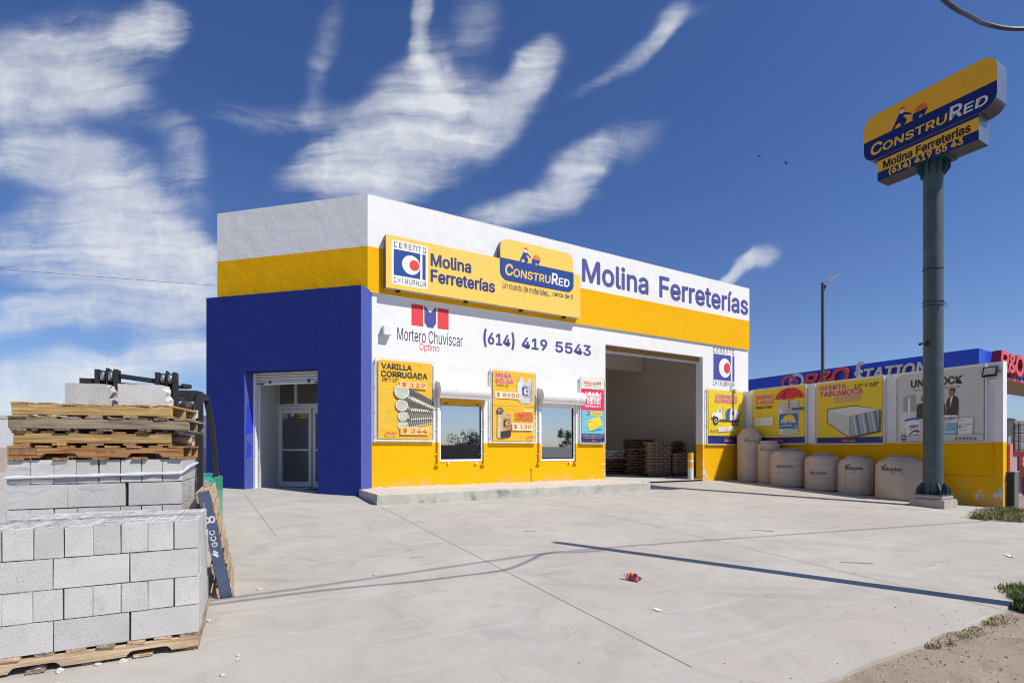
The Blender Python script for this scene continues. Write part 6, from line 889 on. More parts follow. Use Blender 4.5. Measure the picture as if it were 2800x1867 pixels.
# ------------------------------------------------------------------ boundary wall with its fittings
def boundary_wall():
    b = MB(); s0, s1, th, zt = -.12, 7.607, .2, 3.262
    for za, zb, m in ((-.7, 1.262, M_YELD), (1.262, zt, M_WHITE)):
        b.face([(s0,0,za),(s1,0,za),(s1,0,zb),(s0,0,zb)], m); b.face([(s1,0,za),(s1,th,za),(s1,th,zb),(s1,0,zb)], m); b.face([(s0,th,za),(s1,th,za),(s1,th,zb),(s0,th,zb)][::-1], M_WHITE)
    n = 30
    for i in range(n):
        x0, x1 = s0+(s1-s0)*i/n, s0+(s1-s0)*(i+1)/n; za, zb = [zt+.008*noise.noise(Vector((q*1.3, 9, 0))) for q in (x0, x1)]
        b.face([(x0,-.001,zt-.01),(x1,-.001,zt-.01),(x1,-.001,zb),(x0,-.001,za)], M_WHITE); b.face([(x0,-.001,za),(x1,-.001,zb),(x1,th,zb),(x0,th,za)], M_WHITE)
    r2 = random.Random(5)
    for s, z, w, h in ((7.56,-.02,.05,.20),(7.59,.12,.02,.1),(7.47,-.05,.07,.09),(7.10,-.12,.07,.10),(7.17,.02,.04,.06),(7.21,-.1,.04,.05)):
        b.poly([(min(s+w*(.6+.5*r2.random())*math.cos(a), 7.606), z+h*(.5+.5*r2.random())*math.sin(a)) for a in [2*math.pi*i/11 for i in range(11)]], -.003, M_CHIP)
    o = b.build('boundary_wall', None, W0, (0,0,A_W))
    tag(o, 'long white and yellow yard wall carrying banners, right of the garage', 'wall')
boundary_wall()
b = MB(); b.box(-.1, 7.66, .22, .36, -1.2, 1.22, mat('faded_pink_render', (.62,.20,.17), .85, var=.12, vscale=3, stain=('#c99a90', .6)))
tag(b.build('low_wall', None, W0, (0,0,A_W)), 'faded pink low wall edge standing right behind the end of the yellow wall', 'wall')
M_LED = mat('floodlight_lens', (.62,.60,.50), .25, var=.04, spec=.6)
fl = thing('floodlight', 'black rectangular floodlight fixed high near the end of the yard wall', 'floodlight', side(7.40, .0, 3.02), A_W)
b = MB(); b.hexa([(-.145,-.17,-.12),(.145,-.17,-.12),(.145,-.13,-.13),(-.145,-.13,-.13),(-.145,-.10,.13),(.145,-.10,.13),(.145,-.06,.12),(-.145,-.06,.12)], M_BLACK); b.build('lamp_body', fl, bevel=.006)
b = MB(); b.face([(-.115,-.1715,-.075),(.115,-.1715,-.075),(.115,-.112,.10),(-.115,-.112,.10)], M_LED); b.face([(-.06,-.158,-.02),(.06,-.158,-.02),(.06,-.121,.09),(-.06,-.121,.09)], mat('led_reflector', (.70,.66,.48), .3)); b.build('lens', fl)
b = MB(); b.bar((-.16,-.09,0),(-.16,0,0),.02,.03,M_BLACK); b.bar((.16,-.09,0),(.16,0,0),.02,.03,M_BLACK); b.build('bracket', fl)
cd = thing('conduit', 'thin conduit with a small white box, running down the wall end below the floodlight', 'conduit', side(7.42, 0, 0), A_W)
b = MB(); b.box(-.06,.06,-.05,0,2.72,2.84,M_WMETAL); b.build('junction_cover', cd, bevel=.008)
b = MB(); b.tube([(.0,-.018,2.72),(0,-.018,1.262)], .011, M_WMETAL, 8); b.tube([(-.12,-.016,2.28),(.02,-.016,2.285)], .010, M_WMETAL, 8); b.build('white_pipe', cd)
pth = [(0,-.018,1.262),(0,-.018,.50)]+[(-.12+.12*math.cos(R(a)),-.018,.50-.12*0-.12*math.sin(R(a))) for a in range(10,91,16)]+[(-.9,-.018,.40),(-2.4,-.018,.43),(-3.3,-.018,.44)]
b = MB(); b.tube(pth, .010, M_YELD, 8); b.build('yellow_pipe', cd)
M_GALV = mat('galvanised_steel', (.36,.38,.38), .4, .7, var=.1, vscale=8)
b = MB(); b.tube([(0,.3,-.5),(0,.3,3.62),(.02,.3,3.72),(.08,.28,3.76),(.16,.26,3.74)], .055, M_GALV, 12); tag(b.build('vent_pipe', None, side(4.0,0,0), (0,0,A_W)), 'galvanised pipe with a bent top rising behind the yard wall', 'pipe')

# ------------------------------------------------------------------ water tanks
M_TANK = mat('beige_polyethylene', (.56,.445,.335), .5, var=.07, vscale=3, bump=.12, bscale=50, spec=.35, streak=.18)
M_TLID = mat('grey_tank_lid', (.30,.30,.30), .55, var=.1)
def tank(label, c, Rr, h, style, text, tz, th, tw, da=0):
    z = slope(c[0], c[1]); root = thing('water_tank', label, 'water tank', (c[0], c[1], z), 0, 'beige water tanks along the yard wall')
    b = MB()
    if style == 'tall':
        nk = Rr*.66 if h > 1.6 else Rr*.82; sh_ = h*.86 if h > 1.6 else h*.93
        prof = [(0.001,0),(Rr*.93,0),(Rr*.985,.03),(Rr,.10),(Rr,h*.60),(Rr*.985,h*.605),(Rr*.985,h*.615),(Rr,h*.62),(Rr,sh_),(Rr*.97,sh_+.03),(nk+.02,h*.955),(nk,h*.965),(nk,h*.99),(nk-.02,h),(0.001,h+.01)]
    elif style == 'ribbed':
        prof = [(.001,0),(Rr*.92,0),(Rr*.97,.03)]
        for q in (.18,.38,.58,.74): prof += [(Rr*(.99+.012*math.sin(q*3)), h*(q-.14)),(Rr*1.0,h*(q-.02)),(Rr*.978,h*(q-.008)),(Rr*.978,h*(q+.002)),(Rr*1.0,h*(q+.012))]
        prof += [(Rr*.99,h*.80),(Rr*.95,h*.87),(Rr*.86,h*.925),(Rr*.70,h*.955),(Rr*.50,h*.965),(Rr*.50,h*.985),(Rr*.46,h),(.001,h+.006)]
    else:
        prof = [(.001,0),(Rr*.95,0),(Rr*.99,.04),(Rr,.15),(Rr*.985,h*.45),(Rr*.96,h*.80),(Rr*.93,h*.845),(Rr*.84,h*.90),(Rr*.66,h*.955),(Rr*.55,h*.965),(Rr*.55,h*.985),(Rr*.52,h),(.001,h+.008)]
    b.lathe(prof, M_TANK, 56); b.build('tank_body', root)
    l = MB(); rl = Rr*(.62 if style == 'tall' and h > 1.6 else .52 if style != 'tall' else .7); l.lathe([(rl,h-.005),(rl+.015,h+.0),(rl+.015,h+.022),(rl*.9,h+.034),(.001,h+.04)], M_TLID if style != 'tall' else M_TANK, 36); l.build('tank_lid', root)
    a0 = math.atan2(-c[1], -c[0])+R(da); rt = Rr*1.008
    fn = lambda x, zz, y: ((rt+(-y))*math.cos(a0+x/rt), (rt+(-y))*math.sin(a0+x/rt), zz)
    t = MB(); body, m = text, M_INK
    t.text(body, -tw/2, tw/2, tz, tz+th, -.001, m, .014, .12 if body == 'Rotoplas' else .0, 1., fn)
    if body == 'Rotoplas':
        for i in range(4):
            x0 = -tw/2-.02+.012*i; t.add([fn(x0+.012*i, tz+th*.55+.0*i, -.001), fn(x0+.02+.03*i, tz+th*(1.15+.17*i), -.001), fn(x0+.10+.012*i, tz+th*(1.45+.12*i), -.001), fn(x0+.04+.026*i, tz+th*(1.20+.12*i), -.001)], [(0,3,2,1)], m)
        t.add([fn(-tw*.05, tz-th*.35, -.001), fn(tw*.6, tz-th*.30, -.001), fn(tw*.6, tz-th*.22, -.001), fn(-tw*.05, tz-th*.27, -.001)], [(0,1,2,3)], m)
    t.build('tank_lettering', root)
    if style == 'smooth':
        g = MB()
        for q in range(8):
            a = 2*math.pi*q/8+.35; g.tube([(Rr*.995*math.cos(a),Rr*.995*math.sin(a),.12),(Rr*.972*math.cos(a),Rr*.972*math.sin(a),h*.78)], .012, M_TANK, 6)
        g.build('moulded_rib', root)
tank('tallest narrow beige tank, standing in the corner beside the mixer truck banner', (8.673,18.711), .415, 1.87, 'tall', 'Rotoplas', 1.40, .10, .40, 6)
tank('second tallest narrow tank, between the tallest one and a ribbed squat tank', (9.057,18.053), .363, 1.46, 'tall', 'Rotoplas', 1.13, .095, .40, -14)
tank('ribbed squat tank under the paint bucket banner', (9.275,17.152), .56, 1.22, 'ribbed', 'Resistec', .62, .11, .52, -12)
tank('ribbed squat tank in the middle of the row, left of two smooth tanks', (9.814,16.164), .506, 1.12, 'ribbed', 'Resistec', .50, .105, .50, -14)
tank('smooth squat tank under the drywall banner', (10.277,15.271), .479, 1.10, 'smooth', 'Rotoplas', .70, .12, .46, -8)
tank('smooth squat tank nearest the sign pole, last of the row', (10.717,14.151), .565, 1.16, 'smooth', 'Rotoplas', .76, .125, .50, -20)

# ------------------------------------------------------------------ pylon sign
A_P = R(-61.4); PC = Vector((10.43,12.68,slope(10.43,12.68)))
M_POLE = mat('bluegrey_pole_paint', (.058,.084,.088), .45, var=.16, vscale=4, stain=('#5d6b70', .6), sscale=2.5, streak=.35, spec=.45)
M_GUS = mat('teal_steel', (.018,.060,.085), .45, var=.12, vscale=6)
M_BASEC = mat('rough_concrete', (.40,.36,.31), .9, var=.12, vscale=5, bump=.6, bscale=30, stain=('#75695c', .6), sscale=3, detail=8)
M_CAB = mat('sign_sheet_metal', (.32,.36,.37), .28, .75, var=.08, vscale=2)
M_SY2 = mat('pylon_yellow_acrylic', (.80,.41,.012), .3, var=.02); M_SB2 = mat('pylon_navy_film', (.008,.018,.13), .3); M_PL = mat('pylon_letter_yellow', (.80,.46,.05), .35); M_DARKOUT = mat('dark_outline', (.03,.012,.015), .5)
M_CABSHADE = mat('sign_shaded_underside', (.045,.047,.055), .35, .3, var=.15, vscale=2)  # darker copy for downward faces: underside shade put into the colour
def pylon():
    root = thing('pylon_sign', 'tall blue-grey pole topped by a yellow and blue two-tier sign box', 'sign', PC, A_P)
    Q = lambda z: z-PC.z
    b = MB(); b.box(-.36,.36,-.36,.36,-.15,.20,M_BASEC); b.box(-.30,.30,-.30,.30,.20,.30,M_BASEC); b.build('concrete_base', root, bevel=.02, seg=2)
    b = MB(); b.box(-.295,.295,-.295,.295,.301,.318,M_GUS); b.build('base_plate', root)
    b = MB(); b.tube([(0,0,.318),(0,0,Q(8.14))], .2, M_POLE, 40); b.build('pole', root)
    zz = [Q(z) for z in (5.52, 4.72, 4.62, 3.1)]
    b = MB()
    for z in zz[:3]: b.tube([(.207*math.cos(R(a)),.207*math.sin(R(a)),z+.012*math.sin(R(a*2))) for a in range(0,361,15)], .008, M_BLACK, 6)
    for dx_, dz_ in ((.09,-.12),(.05,-.2),(.12,-.22)): b.tube([(.20,-.06,Q(4.72)),(.22+dx_,-.08,Q(4.72)+dz_)], .005, M_BLACK, 5)
    b.build('wire_tie', root)
    for i in range(8):
        a = R(45*i); c, s = math.cos(a), math.sin(a); t = .011; g = MB()
        pr = [(.195,.319),(.325 if i % 2 == 0 else .36,.319),(.325 if i % 2 == 0 else .36,.44),(.25,.58),(.195,.58)]
        pr = [(min(r_, .292) if i % 2 == 0 else r_, z) for r_, z in pr]
        L = [(r_*c-s*t, r_*s+c*t, z) for r_, z in pr]; L2 = [(r_*c+s*t, r_*s-c*t, z) for r_, z in pr]; n = len(pr)
        g.face(L[::-1], M_GUS); g.face(L2, M_GUS)
        for j in range(n): g.face([L[j], L[(j+1)%n], L2[(j+1)%n], L2[j]], M_GUS)
        g.build('base_gusset', root)
        g = MB(); pr2 = [(r_, Q(8.14)-(z-.319)*1.15) for r_, z in pr]; L = [(r_*c-s*t, r_*s+c*t, z) for r_, z in pr2]; L2 = [(r_*c+s*t, r_*s-c*t, z) for r_, z in pr2]
        g.face(L[::-1], M_GUS); g.face(L2, M_GUS)
        for j in range(n): g.face([L[j], L[(j+1)%n], L2[(j+1)%n], L2[j]], M_GUS)
        g.build('top_gusset', root)
    rust = mat('rusty_bolt', (.10,.035,.02), .8, var=.2)
    for i in range(8):
        a = R(22.5+45*i); r_ = .268; g = MB(); g.cyl((r_*math.cos(a),r_*math.sin(a),.318),(r_*math.cos(a),r_*math.sin(a),.355),.024,rust,6); g.cyl((r_*math.cos(a),r_*math.sin(a),.355),(r_*math.cos(a),r_*math.sin(a),.40),.012,rust,8); g.build('anchor_bolt', root)
    b = MB(); b.box(-.38,.38,-.30,.30,Q(8.14),Q(8.158),M_GUS); b.build('top_plate', root)
    # cabinets
    def cab(pts, y0, y1, nm, face_m):
        g = MB(); n = len(pts); P = [(p[0], Q(p[1])) for p in pts]; g.poly(P, y0, face_m); g.face([(p[0],y1,p[1]) for p in P][::-1], face_m)
        for i in range(n):
            a, c = P[i], P[(i+1)%n]; nz_ = -(c[0]-a[0])/max(1e-6, math.hypot(c[0]-a[0], c[1]-a[1])); g.add([(a[0],y0,a[1]),(a[0],y1,a[1]),(c[0],y1,c[1]),(c[0],y0,c[1])], [(0,1,2,3)], M_CABSHADE if nz_ < -.35 else M_CAB, abs(a[0]-c[0]) < .2 and abs(a[1]-c[1]) < .2)
        return g.build(nm, root)
    X0, X1, x0, x1 = -1.457, 1.296, -1.12, .974
    cab([(x0,8.16),(x1,8.16),(x1,8.80),(x0,8.80)], -.26, .26, 'lower_cabinet', M_SB2)
    cab(rr(X0, X1, 8.752, 9.95, .30, 9), -.262, .262, 'upper_cabinet', M_SY2)
    b = MB(); y = -.2645; dz = -PC.z
    b.poly([(p[0], Q(p[1])) for p in rr(X0+.005, X1-.005, 8.757, 9.315, .295, 9, 'brbl')], y+.001, M_DARKOUT)
    brand_art(b, X0+.005, X1-.005, Q(8.757), Q(9.305), Q(9.95), y-.0005, M_SY2, M_SB2, M_PL, mat('pylon_letter_white', (.62,.62,.62), .4), rad=.295, outline=M_DARKOUT); b.build('brand_panel', root)
    b = MB(); b.rect(x0, x1, Q(8.38), Q(8.675), -.262, M_SY2); b.rect(x0, x1, Q(8.372), Q(8.38), -.2615, M_DARKOUT); b.rect(x0, x1, Q(8.675), Q(8.685), -.2615, M_DARKOUT); b.build('name_strip', root)
    b = MB(); b.text('Molina Ferreterías', -.99, .83, Q(8.415), Q(8.635), -.2635, M_INK, .05)
    b.text('(614) 419 55 43', -.87, .71, Q(8.165), Q(8.40), -.2635, M_DARKOUT, .07); b.text('(614) 419 55 43', -.855, .694, Q(8.177), Q(8.388), -.2648, M_PL, .045); b.build('sign_lettering', root)
pylon()
cm = thing('security_camera', 'small black security camera on the left side of the sign pole', 'camera', PC+Vector((-.19,-.07,3.69-PC.z)), R(200))
b = MB(); b.box(0,.04,-.05,.05,-.06,.06,M_BLACK); b.bar((.04,0,0),(.11,0,.0),.02,.02,M_BLACK); b.build('bracket', cm)
b = MB(); b.bar((.09,-.02,.01),(.24,-.04,-.035),.06,.06,M_BLACK); b.build('camera_body', cm, bevel=.008)

# ------------------------------------------------------------------ street lamp behind the wall, fuel station beyond
M_BROWN = mat('brown_lamp_paint', (.085,.045,.03), .5, var=.08)
sl = thing('street_lamp', 'slim brown lamp post with one flat lamp head, behind the yard wall', 'street lamp', (10.75,17.72,-.9))
b = MB(); b.tube([(0,0,0),(0,0,7.72)], .052, M_BROWN, 16, True, [.062,.048]); b.build('lamp_post', sl)
b = MB(); b.bar((0.03,0,7.48),(.10,-.02,7.66),.05,.06,M_BROWN); b.bar((.09,-.02,7.64),(.17,-.04,7.74),.05,.05,M_WMETAL); b.build('lamp_arm', sl)
b = MB(); b.add([(.14,-.12,7.72),(.14,.06,7.74),(.46,.02,7.98),(.48,-.14,7.96),(.14,-.12,7.76),(.14,.06,7.78),(.46,.02,8.01),(.48,-.14,7.99)], [(0,3,2,1),(4,5,6,7),(0,1,5,4),(1,2,6,5),(2,3,7,6),(3,0,4,7)], mat('lamp_head_beige', (.42,.36,.24), .4)); b.build('lamp_head', sl)

def text3d(b, body, x0, x1, z0, z1, y0, y1, mf, ms, bold=.05, shear=0.):
    vs, fs, _ = text_geo(body, bold, shear); key = lambda i: (round(vs[i][0], 5), round(vs[i][1], 5)); cnt = {}
    for f in fs:
        for i in range(len(f)):
            a, c = f[i], f[(i+1) % len(f)]; cnt.setdefault(tuple(sorted((key(a), key(c)))), []).append((a, c))
    edges = [l[0] for l in cnt.values() if len(l) == 1]; r, offs = swell(bold, z1-z0)
    for k_, (ox, oz) in enumerate(offs):
        pts = [(x0+r+ox+(x1-x0-2*r)*a, z0+r+oz+(z1-z0-2*r)*c) for a, c in vs]; yf = y0-.0006*k_
        b.add([(p[0], yf, p[1]) for p in pts], fs, mf)
        for a, c in edges: b.face([(pts[c][0],yf,pts[c][1]),(pts[a][0],yf,pts[a][1]),(pts[a][0],y1,pts[a][1]),(pts[c][0],y1,pts[c][1])], ms)
KC = Vector((22.8,25.0,0)); A_L = R(-62.4); A_R = R(31.9)
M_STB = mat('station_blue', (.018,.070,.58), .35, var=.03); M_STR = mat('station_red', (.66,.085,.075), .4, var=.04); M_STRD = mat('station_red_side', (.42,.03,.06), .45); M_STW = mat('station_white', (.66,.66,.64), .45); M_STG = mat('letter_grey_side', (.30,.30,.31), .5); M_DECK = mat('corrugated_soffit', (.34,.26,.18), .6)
can = thing('fuel_station_canopy', 'blue fuel station canopy with red and white raised letters, beyond the yard wall', 'canopy', KC)
lf, rf_ = (lambda o: placed(o, can, KC, A_L)), (lambda o: placed(o, can, KC, A_R))
b = MB(); b.box(-13.2, 0, 0, .35, 4.85, 6.0, M_STB); b.box(-13.2, 0.02, -.03, .30, 4.74, 4.85, M_STR); lf(b.build('side_fascia'))
b = MB(); b.box(0.0, 26, 0, 2.1, 4.88, 6.0, M_STB); b.box(-.02, 26, -.03, .10, 4.74, 4.88, M_STR)
for i in range(40): b.box(.5+i*.62, .78+i*.62, -.04, .02, 4.90, 5.02, M_STB)
rf_(b.build('front_fascia'))
b = MB()
for i in range(16): x = .12+i*.145; b.face([(0,x,4.79),(26,x,4.79),(26,x+.07,4.74),(0,x+.07,4.74)][::-1], M_DECK); b.face([(0,x+.07,4.74),(26,x+.07,4.74),(26,x+.145,4.79),(0,x+.145,4.79)][::-1], M_DECK)
rf_(b.build('soffit'))
b = MB(); b.box(2.0, 2.4, .9, 1.3, -1.3, 4.78, M_STW); b.box(14, 14.4, .9, 1.3, -1.3, 4.78, M_STW); rf_(b.build('canopy_column'))
b = MB()
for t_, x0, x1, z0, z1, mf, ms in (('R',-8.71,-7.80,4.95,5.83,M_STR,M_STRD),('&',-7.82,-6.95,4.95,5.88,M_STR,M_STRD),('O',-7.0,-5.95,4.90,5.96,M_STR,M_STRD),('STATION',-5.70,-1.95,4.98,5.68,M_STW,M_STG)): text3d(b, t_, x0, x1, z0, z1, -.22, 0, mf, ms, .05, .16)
lf(b.build('raised_lettering'))
b = MB(); b.ring(-9.75, 5.42, .30, .50, -.2, M_STR, 24); b.ring(-9.2, 5.46, .32, .50, -.18, M_STW, 24); b.poly([(-9.78,5.42),(-9.3,5.70),(-9.0,5.42),(-9.3,5.14)], -.21, M_STR); b.poly([(-9.55,5.42),(-9.3,5.57),(-9.15,5.42),(-9.3,5.27)], -.215, M_STB); lf(b.build('station_emblem'))
b = MB()
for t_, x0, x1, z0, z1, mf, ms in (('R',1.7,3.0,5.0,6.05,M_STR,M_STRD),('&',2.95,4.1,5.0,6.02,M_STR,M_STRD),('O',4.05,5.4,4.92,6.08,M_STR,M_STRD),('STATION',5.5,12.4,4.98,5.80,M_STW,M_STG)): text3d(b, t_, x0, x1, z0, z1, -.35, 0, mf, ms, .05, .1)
rf_(b.build('front_lettering'))

M_CABG = mat('green_cabinet', (.10,.15,.115), .45, var=.1, vscale=5, stain=('#6f8378', .5), sscale=2)
zc = slope(11.5,11.7)
cb = thing('utility_cabinet', 'waist-high green metal cabinet at the right end of the yard wall', 'cabinet', (12.37,12.6,-.53), A_F)
b = MB(); b.box(0,.27,0,.55,-.3,1.05,M_CABG); b.build('cabinet_body', cb, bevel=.006)
b = MB(); b.box(-.006,-.001,.02,.53,.02,1.03,mat('cabinet_side_shade',(.018,.024,.02),.5)); b.build('cabinet_shade_panel', cb)  # thin panel added on the left face, its shade put into the colour
b = MB(); b.box(-.015,.285,-.015,.565,1.05,1.07,mat('pale_cabinet_top',(.36,.42,.38),.5)); b.build('cabinet_top', cb)
b = MB(); b.box(-.04,0,.16,.30,.42,.62,mat('pale_meter_box',(.42,.46,.44),.4)); b.box(-.03,0,.14,.26,.68,.80,M_BLACK); b.build('meter_box', cb, bevel=.006)
M_FRED = mat('screen_frame_red', (.22,.018,.022), .5)
gt = thing('station_screen', 'red framed screen with grey panels on the station forecourt, far right', 'screen', (25.4,26.6,-1.2), R(10))
M_PAN = mat('grey_blue_panel', (.38,.40,.46), .6)
b = MB()
for x in (-2.2,.55,1.2,4,8): b.box(x-.13,x+.13,-.05,.05,0,2.15,M_FRED)
b.box(-2.3,8.1,-.06,.06,1.95,2.16,M_FRED); b.build('red_frame', gt)
b = MB(); b.box(-2.2,8,-.01,.01,0,1.95,M_PAN); b.build('grey_panel', gt)
b = MB(); b.rect(-.62,-.05,1.28,1.6,-.03,M_BLACK); b.rect(-.35,-.15,1.33,1.55,-.035,M_STW); b.rect(-.55,-.45,1.38,1.5,-.035,M_STW); b.build('notice_board', gt)
fe = thing('fire_extinguisher', 'red fire extinguisher standing before the grey panel of the station screen', 'extinguisher', (25.1,26.2,-.9))
b = MB(); b.lathe([(.001,0),(.085,0),(.09,.03),(.09,.42),(.06,.5),(.03,.53),(.001,.53)], M_STR, 16); b.build('cylinder', fe)
b = MB(); b.tube([(0,0,.53),(0,0,.6),(.08,0,.62)], .015, M_BLACK, 6); b.tube([(0,0,.58),(.11,0,.5),(.1,0,.2)], .012, M_BLACK, 6); b.rect(-.06,.06,.15,.33,-.092,M_STW); b.build('valve', fe)
# access tower with a caged ladder, far behind the screen
tw = thing('ladder_tower', 'slender grey block column with a caged ladder, far right before the hills', 'tower', (32.6,33.6,-1.2))
M_TW = mat('tower_block', (.42,.40,.38), .9, var=.1, vscale=4)
b = MB(); b.box(-.25,.12,-.2,.2,0,4.1,M_TW); b.lathe([(.35,4.1),(.34,4.2),(.2,4.28),(.001,4.3)], M_TW, 12); b.build('column', tw)
b = MB()
for z in range(12): b.bar((.14,-.22,.4+z*.3),(.44,-.22,.4+z*.3),.03,.03,M_BLACK)
for x in (.14,.44): b.bar((x,-.22,0),(x,-.22,4.0),.04,.04,M_BLACK)
b.build('ladder', tw)
b = MB()
for z in (2.2,2.75,3.3,3.85):
    b.tube([(.55+.28*math.cos(R(a)),-.2+.28*math.sin(R(a)),z) for a in range(0,361,30)], .018, M_BLACK, 5, False)
for a in range(0,360,45): b.bar((.55+.28*math.cos(R(a)),-.2+.28*math.sin(R(a)),2.2),(.55+.28*math.cos(R(a)),-.2+.28*math.sin(R(a)),3.85),.02,.02,M_BLACK)
b.build('safety_cage', tw)

# worker on the forecourt
def skin_mesh(nm, verts, edges, m, parent=None, sub=2):
    me = bpy.data.meshes.new(nm); me.from_pydata([v[:3] for v in verts], edges, []); o = bpy.data.objects.new(nm, me); C.objects.link(o)
    sk = o.modifiers.new('skin', 'SKIN')
    if not me.skin_vertices: bpy.context.view_layer.objects.active = o
    lay = me.skin_vertices[0].data
    for i, v in enumerate(verts): lay[i].radius = (v[3], v[4] if len(v) > 4 else v[3]); lay[i].use_root = i == 0
    s_ = o.modifiers.new('smooth', 'SUBSURF'); s_.levels = sub; s_.render_levels = sub
    dg = bpy.context.evaluated_depsgraph_get(); m2 = bpy.data.meshes.new_from_object(o.evaluated_get(dg)); o.modifiers.clear(); o.data = m2; m2.materials.clear(); m2.materials.append(m)
    m2.polygons.foreach_set('use_smooth', [True]*len(m2.polygons))
    if parent: o.parent = parent
    return o
M_SKIN = mat('skin', (.34,.17,.10), .5); M_ORANGE = mat('orange_shirt', (.75,.12,.02), .8, var=.1); M_JEAN = mat('blue_jeans', (.05,.12,.30), .85, var=.15); M_CAP = mat('blue_cap', (.02,.03,.14), .7)
pr = thing('person', 'person in an orange shirt, jeans and a dark cap at the right picture edge', 'person', (24.72,24.6,-1.2), R(115))
body = skin_mesh('body', [(0,0,.92,.13,.10),(0,.0,1.15,.14,.10),(0,.02,1.38,.15,.10),(0,.02,1.47,.06,.06),(0,0,1.52,.055,.055),(0,-.01,1.60,.085,.095),(0,-.01,1.68,.08,.09),
  (.19,.02,1.40,.06),(.24,-.04,1.14,.048),(.20,-.24,1.05,.038),(.19,-.32,1.05,.03),(-.19,.02,1.40,.06),(-.24,-.02,1.14,.048),(-.22,-.22,1.20,.038),(-.21,-.30,1.23,.03),
  (.10,0,.84,.09),(.11,-.02,.48,.065),(.11,.03,.09,.045),(.11,-.13,.04,.04),(-.10,0,.84,.09),(-.11,-.02,.48,.065),(-.11,.03,.09,.045),(-.11,-.13,.04,.04)],
  [(0,1),(1,2),(2,3),(3,4),(4,5),(5,6),(2,7),(7,8),(8,9),(9,10),(2,11),(11,12),(12,13),(13,14),(0,15),(15,16),(16,17),(17,18),(0,19),(19,20),(20,21),(21,22)], M_SKIN, pr)
skin_mesh('shirt', [(0,0,.90,.145,.115),(0,0,1.15,.155,.115),(0,.02,1.36,.165,.115),(0,.02,1.44,.09,.08),(.20,.02,1.40,.075),(.235,-.02,1.24,.062),(-.20,.02,1.40,.075),(-.235,-.01,1.24,.062)], [(0,1),(1,2),(2,3),(2,4),(4,5),(2,6),(6,7)], M_ORANGE, pr)
skin_mesh('trousers', [(0,0,.93,.14,.115),(.10,0,.83,.10),(.11,-.02,.48,.078),(.11,.03,.10,.06),(-.10,0,.83,.10),(-.11,-.02,.48,.078),(-.11,.03,.10,.06)], [(0,1),(1,2),(2,3),(0,4),(4,5),(5,6)], M_JEAN, pr)
b = MB(); b.lathe([(.105,1.66),(.105,1.70),(.085,1.755),(.04,1.775),(.001,1.78)], M_CAP, 20); b.add([(-.09,-.07,1.67),(.09,-.07,1.67),(.07,-.20,1.65),(-.07,-.20,1.65)], [(0,1,2,3)], M_CAP); b.build('cap', pr)

# ------------------------------------------------------------------ hills, far wall, wires
def hills():
    b = MB(); vs = []; nu, nv = 60, 8
    for j in range(nv+1):
        for i in range(nu+1):
            u = .55+2.6*i/nu; d = 2400+1500*j/nv; x, y = u*d*.75, d*.75
            prof = math.sin(math.pi*min(1, j/nv*1.1)); h = (150+60*noise.noise(Vector((i*.22, 0, 2)))+35*noise.noise(Vector((i*.7, j*.8, 4))))*prof*min(1, i/4)
            vs.append((x, y, -8+max(0, h)*1.0))
    b.add(vs, [(j*(nu+1)+i, j*(nu+1)+i+1, (j+1)*(nu+1)+i+1, (j+1)*(nu+1)+i) for j in range(nv) for i in range(nu)], mat('dry_hillside', (.15,.122,.125), .95, var=.25, vscale=.006, stain=('#45424c', .7), sscale=.004), True)
    structure(b.build('hills'))
hills()
b = MB(); b.box(-30,-9.4,18,18.25,1.15,2.16,mat('far_white_wall',(.78,.78,.77),.8)); b.box(-30,-9.4,17.985,18.26,2.16,2.26,mat('cream_coping',(.70,.60,.47),.8)); b.box(-30,-9.4,17.99,18.25,-.5,1.15,mat('beige_wall_base',(.60,.50,.42),.85)); tag(b.build('far_wall'), 'white wall with a cream coping, far left behind the pallets', 'wall')
def catenary(a, c, sag, n=24):
    a, c = Vector(a), Vector(c); return [a+(c-a)*i/n-Vector((0,0,sag*4*(i/n)*(1-i/n))) for i in range(n+1)]
M_CABLE = mat('black_cable', (.03,.03,.033), .5)
b = MB(); b.tube(catenary((-60,31,14.6),(-4,31,10.0),.25), .010, M_CABLE, 6); tag(b.build('overhead_wire'), 'single thin overhead wire crossing the sky left of the shop', 'wire')
def spline(pts, n=10):
    pts = [Vector(p) for p in pts]; out = []
    for i in range(len(pts)-1):
        p0, p1, p2, p3 = pts[max(i-1,0)], pts[i], pts[i+1], pts[min(i+2, len(pts)-1)]
        for j in range(n):
            t = j/n; out.append(.5*((2*p1)+(p2-p0)*t+(2*p0-5*p1+4*p2-p3)*t*t+(3*p1-p0-3*p2+p3)*t**3))
    return out+[pts[-1]]
KS = Vector((SUN_DIR.x, SUN_DIR.y, math.tan(R(SUN_EL))))
def up(x, y, kk): return Vector((x, y, slope(x, y)))+KS*kk
pt = Vector((5.31,4.96,6.02))
po = thing('utility_pole', 'wooden utility pole just outside the right edge, casting the long dark shadow', 'pole', (5.31,4.96,slope(5.31,4.96)))
b = MB(); b.tube([(0,0,-.2),(0,0,6.02-slope(5.31,4.96))], .1, mat('weathered_pole_wood',(.16,.11,.075),.85,var=.2,vscale=5,bump=.5,bscale=20), 16, True, [.115,.078]); b.build('pole', po)
b = MB(); b.tube(spline([up(-5.5,3.0,5.6), up(-2.73,4.67,5.35), up(-1.62,5.39,5.25), up(.39,6.76,5.15), up(.9,7.0,5.15), up(2.78,7.8,5.2), up(9.75,10.53,5.6), up(16,13,6.0)]), .016, M_CABLE, 6); tag(b.build('service_cable'), 'taut service cable overhead, seen as a thin shadow line across the concrete', 'cable')
